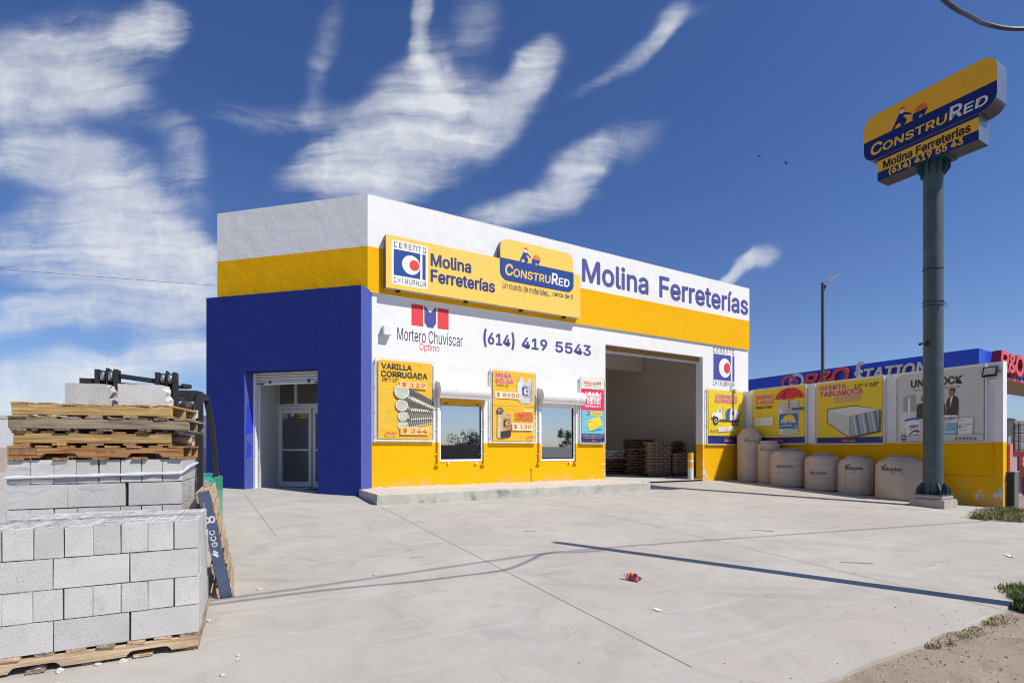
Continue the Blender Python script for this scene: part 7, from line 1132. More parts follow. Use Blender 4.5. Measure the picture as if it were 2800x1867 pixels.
b = MB(); b.tube(spline([up(-5.5,3.6,5.2), up(-3.4,4.2,4.8), up(-1.9,5.0,4.35), up(-1.0,5.4,4.09), up(-.6,5.62,4.05), up(-.3,5.78,4.03), up(-.09,5.92,4.05), up(.06,6.12,4.13), up(.224,6.40,4.25), up(.42,6.74,4.40), up(.7,6.85,4.43), up(.99,6.93,4.48), up(1.24,7.11,4.62), pt-Vector((0,0,.15))]), .017, M_CABLE, 8); tag(b.build('slack_cable'), 'slack black cable looping into the top right corner of the sky', 'cable')
# ------------------------------------------------------------------ concrete blocks and pallets
M_BLOCK = mat('grey_block', (.515,.505,.48), .9, var=.06, vscale=5, bump=.5, bscale=95, rnd=.09, stain=('#a9a59d', .5), sscale=6, detail=8, bdist=.006)
def pitted(m):
    k = N(m.node_tree); b = m.node_tree.nodes['Principled BSDF']; v = k.new('ShaderNodeTexCoord').outputs['Object']
    oi = k.new('ShaderNodeObjectInfo'); v = k.vmath('ADD', v, k.vmath('MULTIPLY', oi.outputs['Random'], (37, 11, 5)))
    src = b.inputs['Base Color'].links[0].from_socket
    pits = k.math('MULTIPLY', k.ramp(k.noise(v, 95, 3, .7), .60, .67), .6)
    k.put(b.inputs['Base Color'], k.mix(pits, src, (.16,.15,.14)))
pitted(M_BLOCK)
M_DUST = mat('white_block_dust', (.52,.51,.48), .95, var=.1, vscale=9)
def block_mesh(seed, L=.393, D=.1455, H=.196):
    r2 = random.Random(seed); b = MB(); x = [-L/2, -L/2+.032, -.016, .016, L/2-.032, L/2]; y = [-D/2, -D/2+.031, D/2-.031, D/2]
    hole = lambda i, j: j == 1 and i in (1, 3)
    for i in range(5):
        for j in range(3):
            if not hole(i, j): b.face([(x[i],y[j],H),(x[i+1],y[j],H),(x[i+1],y[j+1],H),(x[i],y[j+1],H)], M_BLOCK)
            else:
                q = [(x[i],y[j]),(x[i+1],y[j]),(x[i+1],y[j+1]),(x[i],y[j+1])]
                for a in range(4): c, d = q[a], q[(a+1)%4]; b.face([(*c,H),(*d,H),(*d,.02),(*c,.02)][::-1], M_BLOCK)
                b.face([(*c,.02) for c in q], M_BLOCK)
    nx = 8
    for (p, q) in (((x[0],y[0]),(x[5],y[0])),((x[5],y[0]),(x[5],y[3])),((x[5],y[3]),(x[0],y[3])),((x[0],y[3]),(x[0],y[0]))): b.face([(*p,0),(*q,0),(*q,H),(*p,H)], M_BLOCK)
    b.face([(x[0],y[0],0),(x[0],y[3],0),(x[5],y[3],0),(x[5],y[0],0)], M_BLOCK)
    o = b.build('concrete_block', bevel=.0035); me = o.data
    for v in me.vertices: v.co += Vector((r2.uniform(-1,1), r2.uniform(-1,1), r2.uniform(-1,1)))*.0016
    bpy.data.objects.remove(o); return me
BLK = [block_mesh(i) for i in range(9)]
def frame_mat(o, a): return Matrix.Translation(Vector(o)) @ Matrix.Rotation(a, 4, 'Z')
def block(M, x, y, z, turned, label, group):
    o = bpy.data.objects.new('concrete_block', rng.choice(BLK)); C.objects.link(o)
    o.matrix_world = M @ Matrix.Translation((x+rng.uniform(-.003,.003), y+rng.uniform(-.004,.004), z)) @ Matrix.Rotation((R(90) if turned else 0)+R(rng.choice((0,180)))+rng.uniform(-.006,.006), 4, 'Z')
    tag(o, label, 'concrete block', group); return o
CO = ['', 'bottom', 'second', 'third', 'top']
NP = Vector((-2.232,3.65,0)); near_base = slope(-2.4,3.9)-.005; MN = frame_mat((NP.x, NP.y, near_base+.115), R(27))
GN = 'blocks of the near pile'
for c in (1, 3):
    for i in range(3):
        block(MN, -.2-.4*i, .075, .2*(c-1), False, f'lengthwise grey block, {CO[c]} course of the near pile front, {ORD[i+1]} from right', GN)
    for j in range(1, 6): block(MN, -.2, .075+.16*j, .2*(c-1), False, f'grey block, {CO[c]} course of the near pile, right side, {ORD[j]} behind the front', GN)
for c in (2, 4):
    for i in range(8):
        for rw in range(3 if c == 4 or i == 0 else 1):
            if rw == 2: continue
            place = 'front row' if rw == 0 else 'second row'
            block(MN, -.075-.15*i, .2+.4*rw, .2*(c-1), True, f'end-on grey block, {CO[c]} course of the near pile, {place}, {ORD[i+1]} from right', GN)
    if c == 4:
        for i in (1, 2): block(MN, -.2-.4*i, .885, .6, False, f'grey block laid across the back of the near pile top, {ORD[i]} from right', GN)
FP = Vector((-2.977,4.614,0)); far_base = slope(-3.1,4.8)-.055; MF = frame_mat((FP.x, FP.y, far_base+.115), R(24)); GF = 'blocks of the far pile'
CF = ['', 'bottom', 'second', 'third', 'fourth', 'fifth', 'top']
for c in range(1, 7):
    if c % 2:
        for i in range(3 if c > 4 else 1): block(MF, -.2-.4*i-(.014 if i else 0), .075, .203*(c-1), False, f'lengthwise grey block, {CF[c]} course of the far pile front, {ORD[i+1]} from right', GF)
        for j in range(1, 5): block(MF, -.2, .075+.16*j, .203*(c-1), False, f'grey block, {CF[c]} course of the far pile, right side, {ORD[j]} behind the front', GF)
    else:
        for i in range(8 if c > 3 else 1): block(MF, -.075-.151*i, .2, .203*(c-1), True, f'end-on grey block, {CF[c]} course of the far pile, {ORD[i+1]} from right', GF)
        block(MF, -.075, .605, .203*(c-1), True, f'grey block, {CF[c]} course of the far pile, right side, second row', GF)

def wood(nm, col, grain, rough=.8): return mat(nm, col, rough, var=.10, vscale=2.5, grain=grain, rnd=.16, bump=.35, bscale=35, spec=.2)
M_PINE = wood('pine_planks', (.56,.38,.16), '#8a6a3c'); M_GREYW = wood('weathered_planks', (.30,.235,.165), '#5d5146'); M_ORW = wood('orange_planks', (.43,.235,.10), '#7a4d24'); M_PALE = wood('pale_planks', (.56,.42,.28), '#97805c'); M_DKW = wood('dark_planks', (.20,.16,.12), '#3b3128')
M_BLUEW = wood('blue_painted_plank', (.055,.09,.19), '#52555a')
M_PINE.node_tree.nodes['Principled BSDF'].inputs['Roughness'].default_value = .75
def plank(nm, parent, L, w, t, m, M, notch=False, jag=0.):
    b = MB()
    if notch:                                     # stringer with two fork notches cut from below
        n0 = [(-L/2,0),(-L*.33,0),(-L*.325,w*.16),(-L*.31,w*.40),(-L*.295,w*.44),(-L*.155,w*.44),(-L*.14,w*.40),(-L*.125,w*.16),(-L*.12,0),(L*.16,0),(L*.165,w*.16),(L*.18,w*.40),(L*.195,w*.44),(L*.335,w*.44),(L*.35,w*.40),(L*.365,w*.16),(L*.37,0),(L/2,0),(L/2,w),(-L/2,w)]
        F = [(p[0], -t/2, p[1]-w/2) for p in n0]; K = [(p[0], t/2, p[1]-w/2) for p in n0]; n = len(F)
        b.face(F, m); b.face(K[::-1], m)
        for i in range(n): b.face([F[i], K[i], K[(i+1)%n], F[(i+1)%n]], m)
        o = b.build(nm, parent)
    else:
        o = b.box(-L/2, L/2, -t/2, t/2, -w/2, w/2, m).build(nm, parent, bevel=.003)
        for v in o.data.vertices: v.co += Vector((rng.uniform(-.004,.004), rng.uniform(-.002,.002), rng.uniform(-.002,.002)))
    o.matrix_basis = M; return o
def pallet(label, M, L, Wd, h, mats, notch=False, nd=7, group=None, nb=5, skip_top=()):
    root = thing('wooden_pallet', label, 'pallet', (0,0,0), 0, group); root.rotation_mode = 'QUATERNION'
    loc, q, s_ = M.decompose(); root.location = loc; root.rotation_quaternion = q
    bt = .02; sh_ = h-2*bt
    for i, y in enumerate((-Wd/2+.022, 0, Wd/2-.022)):
        plank('stringer', root, L, sh_, .042, mats[0] if i == 0 else rng.choice(mats[:2]), Matrix.Translation((rng.uniform(-.008,.008), y, bt+sh_/2)), notch)
    for k_ in range(nd):
        if k_ in skip_top: continue
        w = (.13 if k_ in (0, nd-1) else .098)*rng.uniform(.92,1.06); x = -L/2+.055+(L-.11)*k_/(nd-1)
        plank('deck_board', root, Wd*rng.uniform(.985,1.01), w, bt*.95, rng.choice(mats[1:]), Matrix.Translation((x, rng.uniform(-.008,.008), h-bt/2)) @ Matrix.Rotation(R(90)+rng.uniform(-.012,.012), 4, 'Z') @ Matrix.Rotation(R(90), 4, 'X'))
    for k_ in range(nb):
        w = .105*rng.uniform(.9,1.08); x = -L/2+.055+(L-.11)*k_/(nb-1)
        plank('bottom_board', root, Wd*rng.uniform(.985,1.01), w, bt*.95, rng.choice(mats[1:]), Matrix.Translation((x, rng.uniform(-.008,.008), bt/2)) @ Matrix.Rotation(R(90)+rng.uniform(-.012,.012), 4, 'Z') @ Matrix.Rotation(R(90), 4, 'X'))
    return root
def at_corner(o, a, z, L, Wd): return frame_mat((o[0], o[1], z), a) @ Matrix.Translation((-L/2, Wd/2, 0))   # o is the front right corner
pallet('pale wooden pallet with fork notches under the near block pile', at_corner((-2.222,3.64), R(27), near_base, 1.22, 1.0), 1.22, 1.0, .115, [M_PALE, M_PALE, M_GREYW], True, 8)
stack_base = far_base+.115+.203*6-.007; hp = .121
GP = 'pallets stacked on the far block pile'
p1 = pallet('orange brown pallet with fork notches, lowest of the stack on the far pile', at_corner((-2.955,4.60), R(24), stack_base, 1.2, .9), 1.2, .9, hp, [M_ORW, M_ORW, M_ORW], True, 8, GP)
pallet('plain yellow pine pallet, second from below in the stack on the far pile', at_corner((-3.055,4.585), R(23), stack_base+hp, 1.09, .9), 1.09, .9, hp, [M_PINE, M_PINE, M_GREYW], False, 7, GP)
pallet('weathered grey brown pallet, third from below in the stack on the far pile', at_corner((-2.91,4.62), R(23), stack_base+hp*2, 1.25, .8), 1.25, .8, hp, [M_GREYW, M_GREYW, M_DKW], False, 8, GP)
pallet('yellow pallet with streaked boards, topmost of the stack on the far pile', at_corner((-3.054,4.60), R(18), stack_base+hp*3, 1.15, .78), 1.15, .78, hp, [M_PINE, M_PALE, M_PINE], False, 7, GP)
b = MB(); b.text('25 07 25', -.03, .10, .055, .082, -.452, M_DKW, .02)
for a in ((-.585,-.42,.045,.049),(-.585,-.42,.098,.102),(-.585,-.581,.045,.102),(-.424,-.42,.045,.102),(-.53,-.526,.045,.102)): b.rect(*a, -.452, M_DKW)
b.text('MX-1083', -.52, -.43, .08, .095, -.452, M_DKW, .01); b.text('HT', -.52, -.49, .053, .068, -.452, M_DKW, .0)
b.build('stamp', p1)
# two broken blocks on top
def broken(label, x, y, a, L, seed):
    b = MB(); nx, ny, nz = 12, 5, 6; r2 = random.Random(seed); D, H = .15, .195
    def P(i, j, kz):
        u, v, w = i/nx, j/ny, kz/nz; px = -L/2+L*u
        if u > .8: px -= (.02+.05*noise.noise(Vector((v*3+seed, w*4, 1)))+.04*w*w)*((u-.8)/.2)
        return (px+.0015*r2.random(), -D/2+D*v, H*w - (.012*max(0, u-.7)*w if w > .9 else 0)+(.006*noise.noise(Vector((u*6, v*5, seed))) if kz == nz else 0))
    def grid(f, n, m):
        vs = [f(i, j) for j in range(m+1) for i in range(n+1)]; b.add(vs, [(j*(n+1)+i, j*(n+1)+i+1, (j+1)*(n+1)+i+1, (j+1)*(n+1)+i) for j in range(m) for i in range(n)], M_BLOCK)
    grid(lambda i, j: P(i, 0, j), nx, nz); grid(lambda i, j: P(nx-i, ny, j), nx, nz); grid(lambda i, j: P(i, j, nz), nx, ny); grid(lambda i, j: P(nx, i, j), ny, nz); grid(lambda i, j: P(0, ny-i, j), ny, nz)
    o = b.build('broken_block', None, (x, y, stack_base+hp*4-.006), (0,0,a)); tag(o, label, 'concrete block', 'broken blocks on the pallet stack')
broken('broken concrete block with a ragged right end, left one on top of the pallets', -3.77, 4.62, R(18), .37, 1)
broken('broken concrete block with a chipped right end, right one on top of the pallets', -3.335, 4.68, R(17), .40, 7)

# stretch film and its twisted band round the far pile
M_BAND = mat('white_plastic_band', (.62,.63,.68), .4, var=.05)
def film_mat():
    m = bpy.data.materials.new('stretch_film'); m.use_nodes = True; t = m.node_tree; k = N(t); b = t.nodes['Principled BSDF']
    b.inputs['Base Color'].default_value = (.75,.76,.78,1); b.inputs['Roughness'].default_value = .25; b.inputs['Alpha'].default_value = .2
    v = k.new('ShaderNodeTexCoord').outputs['Object']; k.put(b.inputs['Alpha'], k.ramp(k.noise(k.mapping(v, (0,0,0), (0,R(15),0), (2,2,9)), 2, 5, .6, 1), .42, .75, .03, .42))
    bp = k.new('ShaderNodeBump'); bp.inputs['Strength'].default_value = .8; bp.inputs['Distance'].default_value = .02; k.put(bp.inputs['Height'], k.noise(k.mapping(v, (0,0,0), (0,R(15),0), (2,2,9)), 2, 4, .6, 1)); k.put(b.inputs['Normal'], bp.outputs[0])
    return m
M_FILM = film_mat()
sf = thing('stretch_film', 'clear wrap with a twisted white band around the top of the far pile', 'wrap'); sf.matrix_world = MF
zb = 1.10
b = MB(); pts = [(-1.206+.1*i, -.012-.002*math.sin(i*1.7), zb-.03+.018*i/12+.002*math.sin(i*2.1)) for i in range(13)]+[(.012,.0,zb+.0),(.014,.3,zb+.035),(.014,.8,zb+.06)]
b.tube(pts, .011, M_BAND, 6, True, [.013+.004*math.sin(i*2.3) for i in range(len(pts))]); b.build('band', sf)
b = MB()
for fx, fw in ((0.006, 0),): 
    b.face([(.010,-.008,-.0),(.010,.82,-.0),(.010,.82,1.21),(.010,-.008,1.21)], M_FILM)
b.face([(-1.21,-.010,.85),(-.93,-.010,.98),(-.80,-.010,1.21),(-1.21,-.010,1.21)], M_FILM)
b.build('film_sheet', sf)
b = MB(); vs = []
for i in range(7):
    for j in range(5):
        t, u = i/6, j/4; vs.append((-.50-.22*t+.05*u*(1-t), -.018-.02*math.sin(3*t+u*2)-.015*u, zb-.02-.15*t*(.4+.6*u)-.03*u))
b.add(vs, [(i*5+j, i*5+j+1, (i+1)*5+j+1, (i+1)*5+j) for i in range(6) for j in range(4)], M_FILM, True); b.build('torn_flap', sf)
# rolled paper sack between the pallets
b = MB(); vs = []; fs = []
for i in range(9):
    for j in range(30):
        a = j*.33; r_ = .02+.0016*j; vs.append((.0+.42*i/8, r_*math.cos(a)+.004*noise.noise(Vector((i,j*.2,0))), r_*math.sin(a)*.9))
fs = [(i*30+j, i*30+j+1, (i+1)*30+j+1, (i+1)*30+j) for i in range(8) for j in range(29)]
b.add(vs, fs, mat('kraft_roll', (.52,.36,.25), .85, var=.08), True)
tag(b.build('paper_roll', None, (-3.42,4.735,stack_base+hp+.062), (0,R(3),R(15))), 'rolled brown paper sack stuck between two pallets, beside the forklift post', 'paper roll')

# blue-edged pallet leaning on its side
Uv = (Vector((0,0,1))*math.cos(R(10.3)) - Vector((.879,.476,0))*math.sin(R(10.3))); Bk = Vector((-.476,.879,0)); Zl = Uv.cross(-Bk)
ML = Matrix((( Uv.x, -Bk.x, Zl.x, 0), (Uv.y, -Bk.y, Zl.y, 0), (Uv.z, -Bk.z, Zl.z, 0), (0,0,0,1)))
o0 = Vector((-2.70,4.70,-.285)); ML = Matrix.Translation(o0+Uv*.5+Bk*.5) @ ML
lp = pallet('pallet with one blue painted edge, standing upright and leaning on the far pile', ML, 1.0, 1.0, .135, [M_PALE, M_PALE, M_PALE], False, 7)
for o in list(lp.children):
    if o.name.startswith('stringer') and o.matrix_basis.translation.y > .3:
        o.data.materials[0] = M_BLUEW; o['label'] = 'blue painted stringer with a white stencil'
        o.matrix_basis = Matrix.Translation(Vector((0, .481, .0675))); 
b = MB(); fn = lambda x, z, y: (x, .5035-y, .0675-z); m_ = mat('white_stencil', (.60,.60,.58), .7, var=.2, vscale=30)
b.text('GCC', -.02, .14, -.022, .026, -.0005, m_, .05, 0, 1.1, fn); b.text('8', .20, .27, -.045, .045, -.0005, m_, .04, 0, 1, fn); b.text('CHIHUAHUA', .29, .40, .012, .028, -.0005, m_, 0, 0, 1, fn)
for d_ in (0, .026): b.add([fn(-.115+d_,-.0,-.0005), fn(-.085+d_,.03,-.0005), fn(-.070+d_,.015,-.0005), fn(-.100+d_,-.015,-.0005)], [(0,1,2,3)], m_)
b.add([fn(-.12,.0,-.001), fn(-.075,.042,-.001), fn(-.068,.035,-.001), fn(-.113,-.007,-.001)], [(0,1,2,3)], m_)
b.build('stencil_mark', lp)

# ------------------------------------------------------------------ forklift behind the pallets
M_MAST = mat('dark_mast_steel', (.028,.029,.031), .5, .2, var=.2, vscale=6, stain=('#4a4a48', .35), sscale=5); M_ROLL = mat('polished_roller', (.55,.54,.52), .28, .95, var=.05); M_GREENF = mat('forklift_green', (.03,.36,.24), .35, var=.06, stain=('#3c7a64', .4), sscale=4, coat=.2); M_TYRE = mat('solid_tyre', (.02,.02,.02), .85)
fkz = slope(-4.3,6.0)
fk = thing('forklift', 'green forklift with a black mast, parked behind the stacked pallets', 'forklift', (-4.147,5.69,fkz), R(24))
for sx in (-.27, .27):
    b = MB()
    for x0, x1, zt in ((-.105,-.058,2.145),(-.006,.014,2.165),(.058,.098,2.155)): b.box(sx+x0, sx+x1, -.085, .05, .06, zt, M_MAST)
    b.box(sx-.10, sx+.095, .0, .03, .06, 2.10, M_MAST); b.box(sx-.058, sx-.006, -.06, -.0, .06, 1.98, M_MAST); b.box(sx+.014, sx+.058, -.06, -.0, .06, 1.98, M_MAST); b.build('mast_upright', fk, bevel=.004)
    for dx_ in (-.032, .036):
        b = MB(); b.lathe([(.001,-.022),(.035,-.022),(.062,-.017),(.066,0),(.062,.017),(.035,.022),(.001,.022)], M_ROLL, 24); o = b.build('chain_roller', fk, (sx+dx_, -.045, 2.075), (0, R(90), 0))
b = MB(); b.bar((-.17,-.01,2.09),(.17,-.01,2.05),.05,.05,M_MAST); b.build('mast_crossbar', fk, bevel=.006)
b = MB(); b.bar((-.27,.03,1.99),(.27,.03,1.97),.08,.07,M_MAST); b.build('mast_crossbar', fk, bevel=.006)
for z0, z1 in ((1.86,1.93),(1.2,1.28),(.4,.5)): b = MB(); b.box(-.36,.36,.03,.07,z0,z1,M_MAST); b.build('mast_crossbar', fk, bevel=.006)
b = MB(); n = 14
for i in range(n):
    a, c = R(-60+150*i/n), R(-60+150*(i+1)/n); q = lambda t, r_: (.36+r_*math.cos(t), .02+r_*math.sin(t)*.8)
    for z0, z1 in ((1.99,2.03),): b.hexa([(*q(a,.10),z0),(*q(a,.14),z0),(*q(c,.14),z0),(*q(c,.10),z0),(*q(a,.10),z1),(*q(a,.14),z1),(*q(c,.14),z1),(*q(c,.10),z1)], M_MAST)
b.box(-.52,-.36,-.02,.0,1.99,2.05,M_MAST); b.build('hose_guard', fk)
for x in (-.34, .34): b = MB(); b.tube([(x,.05,.3),(x,.05,1.9)], .03, M_MAST, 12); b.build('lift_cylinder', fk)
for x in (-.30, .30): b = MB(); b.box(x-.06, x+.06, -1.0, .0, .03, .07, M_MAST); b.box(x-.06,x+.06,-.05,0,.03,.5,M_MAST); b.build('fork', fk, bevel=.004)
b = MB(); zr = 1.98
b.bar((-.5,.60,zr),(.5,.60,zr),.07,.08,M_MAST); b.bar((-.5,1.3,zr),(.5,1.3,zr),.07,.08,M_MAST)
for x in (-.5,-.25,0,.25,.5): b.bar((x,.6,zr),(x,1.3,zr),.06,.07,M_MAST)
for x in (-.5,.5):
    b.bar((x,.6,.05),(x,.6,zr),.085,.07,M_MAST); s = 1 if x > 0 else -1
    b.bar((x,1.28,zr-.02),(x+.06*s,1.32,1.6),.07,.06,M_MAST); b.bar((x+.06*s,1.32,1.6),(x+.10*s,1.40,.9),.07,.06,M_MAST)
b.build('overhead_guard', fk, bevel=.006)
b = MB(); b.hexa([(-.5,.62,.02),(.5,.62,.02),(.5,1.5,.02),(-.5,1.5,.02),(-.5,.75,.60),(.5,.75,.60),(.5,1.5,.60),(-.5,1.5,.60)], M_GREENF)
b.box(-.58,.60,1.3,2.3,.08,.92,M_GREENF); b.box(-.56,.58,.72,1.32,.55,.86,M_GREENF); b.build('body', fk, bevel=.05, seg=3)
b = MB(); b.box(-.22,.22,1.2,1.3,.95,1.45,M_TYRE); b.box(-.22,.22,.85,1.28,.86,.97,M_TYRE); b.build('seat', fk, bevel=.03, seg=2)
for x, y, r_ in ((-.52,.35,.27),(.52,.35,.27),(-.5,1.95,.22),(.5,1.95,.22)):
    b = MB(); b.lathe([(.001,-.08),(r_*.55,-.085),(r_*.92,-.08),(r_,-.05),(r_,.05),(r_*.92,.08),(r_*.55,.085),(.001,.08)], M_TYRE, 28); w_ = b.build('wheel', fk, (x,y,r_), (0,R(90),0))
    h_ = MB(); h_.lathe([(.001,.09),(r_*.3,.092),(r_*.5,.086)], M_GREENF, 18); h_.build('rim', w_)
wl = bpy.data.objects.new('work_light', None); C.objects.link(wl); wl.parent = fk; wl.location = (.45,.50,1.72); wl.rotation_euler = (R(-12),0,R(-6))
b = MB(); b.box(-.065,.065,0,.05,-.065,.065,M_MAST); b.build('lamp_housing', wl, bevel=.012, seg=2)
b = MB(); b.rect(-.052,.052,-.052,.052,-.002,mat('led_lens',(.55,.56,.58),.2,spec=.6))
for i in range(3):
    for j in range(3):
        if (i+j) % 2 == 0 or i == 1: b.disc(-.032+.032*i, -.032+.032*j, .011, .011, -.004, mat('led_chip',(.75,.74,.55),.3), 10)
b.build('led_lens', wl)
b = MB(); b.bar((0,.03,.06),(0,.06,.24),.03,.02,M_MAST); b.build('lamp_bracket', wl)
b = MB(); b.lathe([(.001,0),(.085,.0),(.09,.02),(.08,.05),(.001,.07)], M_MAST, 24); b.build('mirror', fk, (.36,.62,1.80), (R(90),0,R(10)))
b = MB(); b.lathe([(.001,.0),(.13,.0),(.14,.02),(.13,.05),(.001,.06)], M_GALV, 24); b.build('side_lamp', fk, (.50,.70,.78), (R(90),0,R(25)))

# ------------------------------------------------------------------ goods in the garage bay
M_KRAFT = mat('kraft_paper', (.34,.235,.15), .85, var=.12, vscale=4, rnd=.15, bump=.3, bscale=14)
M_SACK = mat('brown_sack', (.22,.125,.07), .85, var=.2, vscale=5, rnd=.2, bump=.4, bscale=14); M_RSACK = mat('reddish_sack', (.25,.11,.075), .8, var=.2, vscale=5, rnd=.2, bump=.4, bscale=14); M_WSACK = mat('white_sack', (.55,.55,.56), .6, var=.2, vscale=6, rnd=.2, bump=.4, bscale=14)
def bag_mesh(m, L, D, H, e, seed):
    b = MB(); nu, nv = 20, 9; vs = []; f = lambda t, p: math.copysign(abs(t)**p, t)
    for j in range(nv+1):
        th_ = -math.pi/2+math.pi*j/nv
        for i in range(nu):
            a = 2*math.pi*i/nu; x = L/2*f(math.cos(th_), e)*f(math.cos(a), e); y = D/2*f(math.cos(th_), e)*f(math.sin(a), e); z = H/2*f(math.sin(th_), e)
            k_ = 1-.30*(abs(x)/(L/2))**4*e-.2*(abs(y)/(D/2))**6*e
            vs.append((x, y, H/2+z*k_+.006*noise.noise(Vector((x*7+seed, y*7, z*9)))))
    b.add(vs, [(j*nu+i, j*nu+(i+1)%nu, (j+1)*nu+(i+1)%nu, (j+1)*nu+i) for j in range(nv) for i in range(nu)], m, True)
    if m is M_KRAFT: b.rect(-L*.22, L*.22, H*.34, H*.62, -D/2-.002, mat('dark_stamp', (.09,.065,.05), .8))
    o = b.build('cement_bag'); me = o.data; bpy.data.objects.remove(o); return me
def bag(me, M, x, y, z, turned, label, group, nm='cement_bag'):
    o = bpy.data.objects.new(nm, me); C.objects.link(o)
    o.matrix_world = M @ Matrix.Translation((x+rng.uniform(-.012,.012), y+rng.uniform(-.012,.012), z)) @ Matrix.Rotation((R(90) if turned else 0)+rng.uniform(-.04,.04), 4, 'Z')
    tag(o, label, 'sack', group)
def bag_stack(desc, o, a, Wd, n, hl, mL, mS, nfront=2, side=True, base=.12, group='sacks stacked in the garage', first=0, extra=None):
    M = frame_mat((o[0], o[1], 0), a)
    for l in range(first, n):
        z = base+hl*l; long_ = l % 2 == 1; me = (extra[0] if extra and l >= extra[1] else mL)
        cnt = nfront if long_ else nfront+1
        for i in range(cnt):
            w = Wd/cnt; bag(me if long_ or extra and l >= extra[1] else mS, M, w*(i+.5), .17 if long_ else .25, z, False, f'{desc[0]}, {ORD[i+1]} from left in layer {ORD[l+1]} of the {desc[1]}', group)
        if side: bag(mL, M, Wd-.17, .62, z, True, f'{desc[0]}, right side behind the front, layer {ORD[l+1]} of the {desc[1]}', group)
K2 = bag_mesh(M_KRAFT, .485, .33, .113, .30, 1); K3 = bag_mesh(M_KRAFT, .325, .48, .113, .30, 4); S2 = bag_mesh(M_SACK, .41, .35, .125, .55, 2); S3 = bag_mesh(M_SACK, .30, .45, .125, .55, 5); RS2 = bag_mesh(M_RSACK, .48, .35, .135, .55, 3); RS3 = bag_mesh(M_RSACK, .32, .48, .135, .5, 6); WS = bag_mesh(M_WSACK, .34, .36, .14, .6, 7)
bag_stack(('kraft sack','tall kraft stack'), (5.33,20.1), R(6), .98, 11, .113, K2, K3)
bag_stack(('kraft sack','low kraft stack'), (6.42,20.2), R(5), .78, 7, .113, K2, K3, 2, False)
bag_stack(('dark sack','back stack behind the bollard'), (6.62,21.3), R(4), .72, 12, .107, S2, S3, 1, False, first=5)
bag_stack(('brown sack','rounded stack'), (4.76,21.1), R(6), .82, 8, .124, S2, S3, 2, True)
bag_stack(('dark sack','rearmost pile'), (4.95,22.5), R(4), 1.40, 11, .128, S2, S3, 3, False, first=6)
bag_stack(('reddish sack','low left stack'), (4.0,22.0), R(4), .95, 7, .13, RS2, RS3, 2, False, extra=(WS, 4))
for i, (o, a, Wd, lab) in enumerate((((5.33,20.1),R(6),1.0,'dark pallet under the tall kraft stack in the garage'),((6.42,20.2),R(5),.8,'dark pallet under the low kraft stack behind the bollard'),((4.76,21.1),R(6),.85,'dark pallet under the rounded sack stack'),((4.0,22.0),R(4),1.0,'dark pallet under the reddish sack stack at the left'))):
    pallet(lab, frame_mat((o[0],o[1],.005), a) @ Matrix.Translation((Wd/2,.45,0)) @ Matrix.Rotation(R(90) if False else 0, 4, 'Z'), Wd, .9, .115, [M_DKW, M_DKW, M_GREYW], False, 5, 'pallets in the garage', 3)
# supports for the rear piles stand on their own racks
b = MB(); b.box(6.6,7.36,21.05,21.9,0,.655,M_SACK); tag(b.build('covered_crate', bevel=.02), 'dark covered crate under the rear sacks behind the bollard', 'crate')
b = MB(); b.box(4.95,6.4,22.3,23.1,0,.88,M_SACK); tag(b.build('covered_crate', bevel=.02), 'dark covered crate under the rearmost sacks', 'crate')
bo = thing('bollard', 'round bollard painted white below and yellow above, right edge of the garage opening', 'bollard', (6.425,18.42,0))
b = MB(); M_BOY = mat('bollard_yellow', (.80,.44,.01), .5, var=.06); M_BOW = mat('bollard_white', (.70,.69,.66), .5, var=.06, stain=('#9a948a', .5), sscale=4)
b.tube([(0,0,-.05),(0,0,.46)], .1, M_BOW, 28); b.tube([(0,0,.62),(0,0,.70)], .1, M_BOW, 28); b.tube([(0,0,.70),(0,0,.955)], .1, M_BOY, 28); b.tube([(0,0,.46),(0,0,.62)], .1003, M_BOY, 28)
vs = [(.1008*math.cos(R(a)), .1008*math.sin(R(a)), z) for a in range(200,351,10) for z in (.465,)]; lo = [(.1008*math.cos(R(a)), .1008*math.sin(R(a)), .46-(.11*abs(math.sin(a*.05)) if a < 300 else .02)) for a in range(200,351,10)]
n = len(vs); b.add(vs+lo, [(i, i+1, n+i+1, n+i)[::-1] for i in range(n-1)], M_BOY); b.build('post', bo)

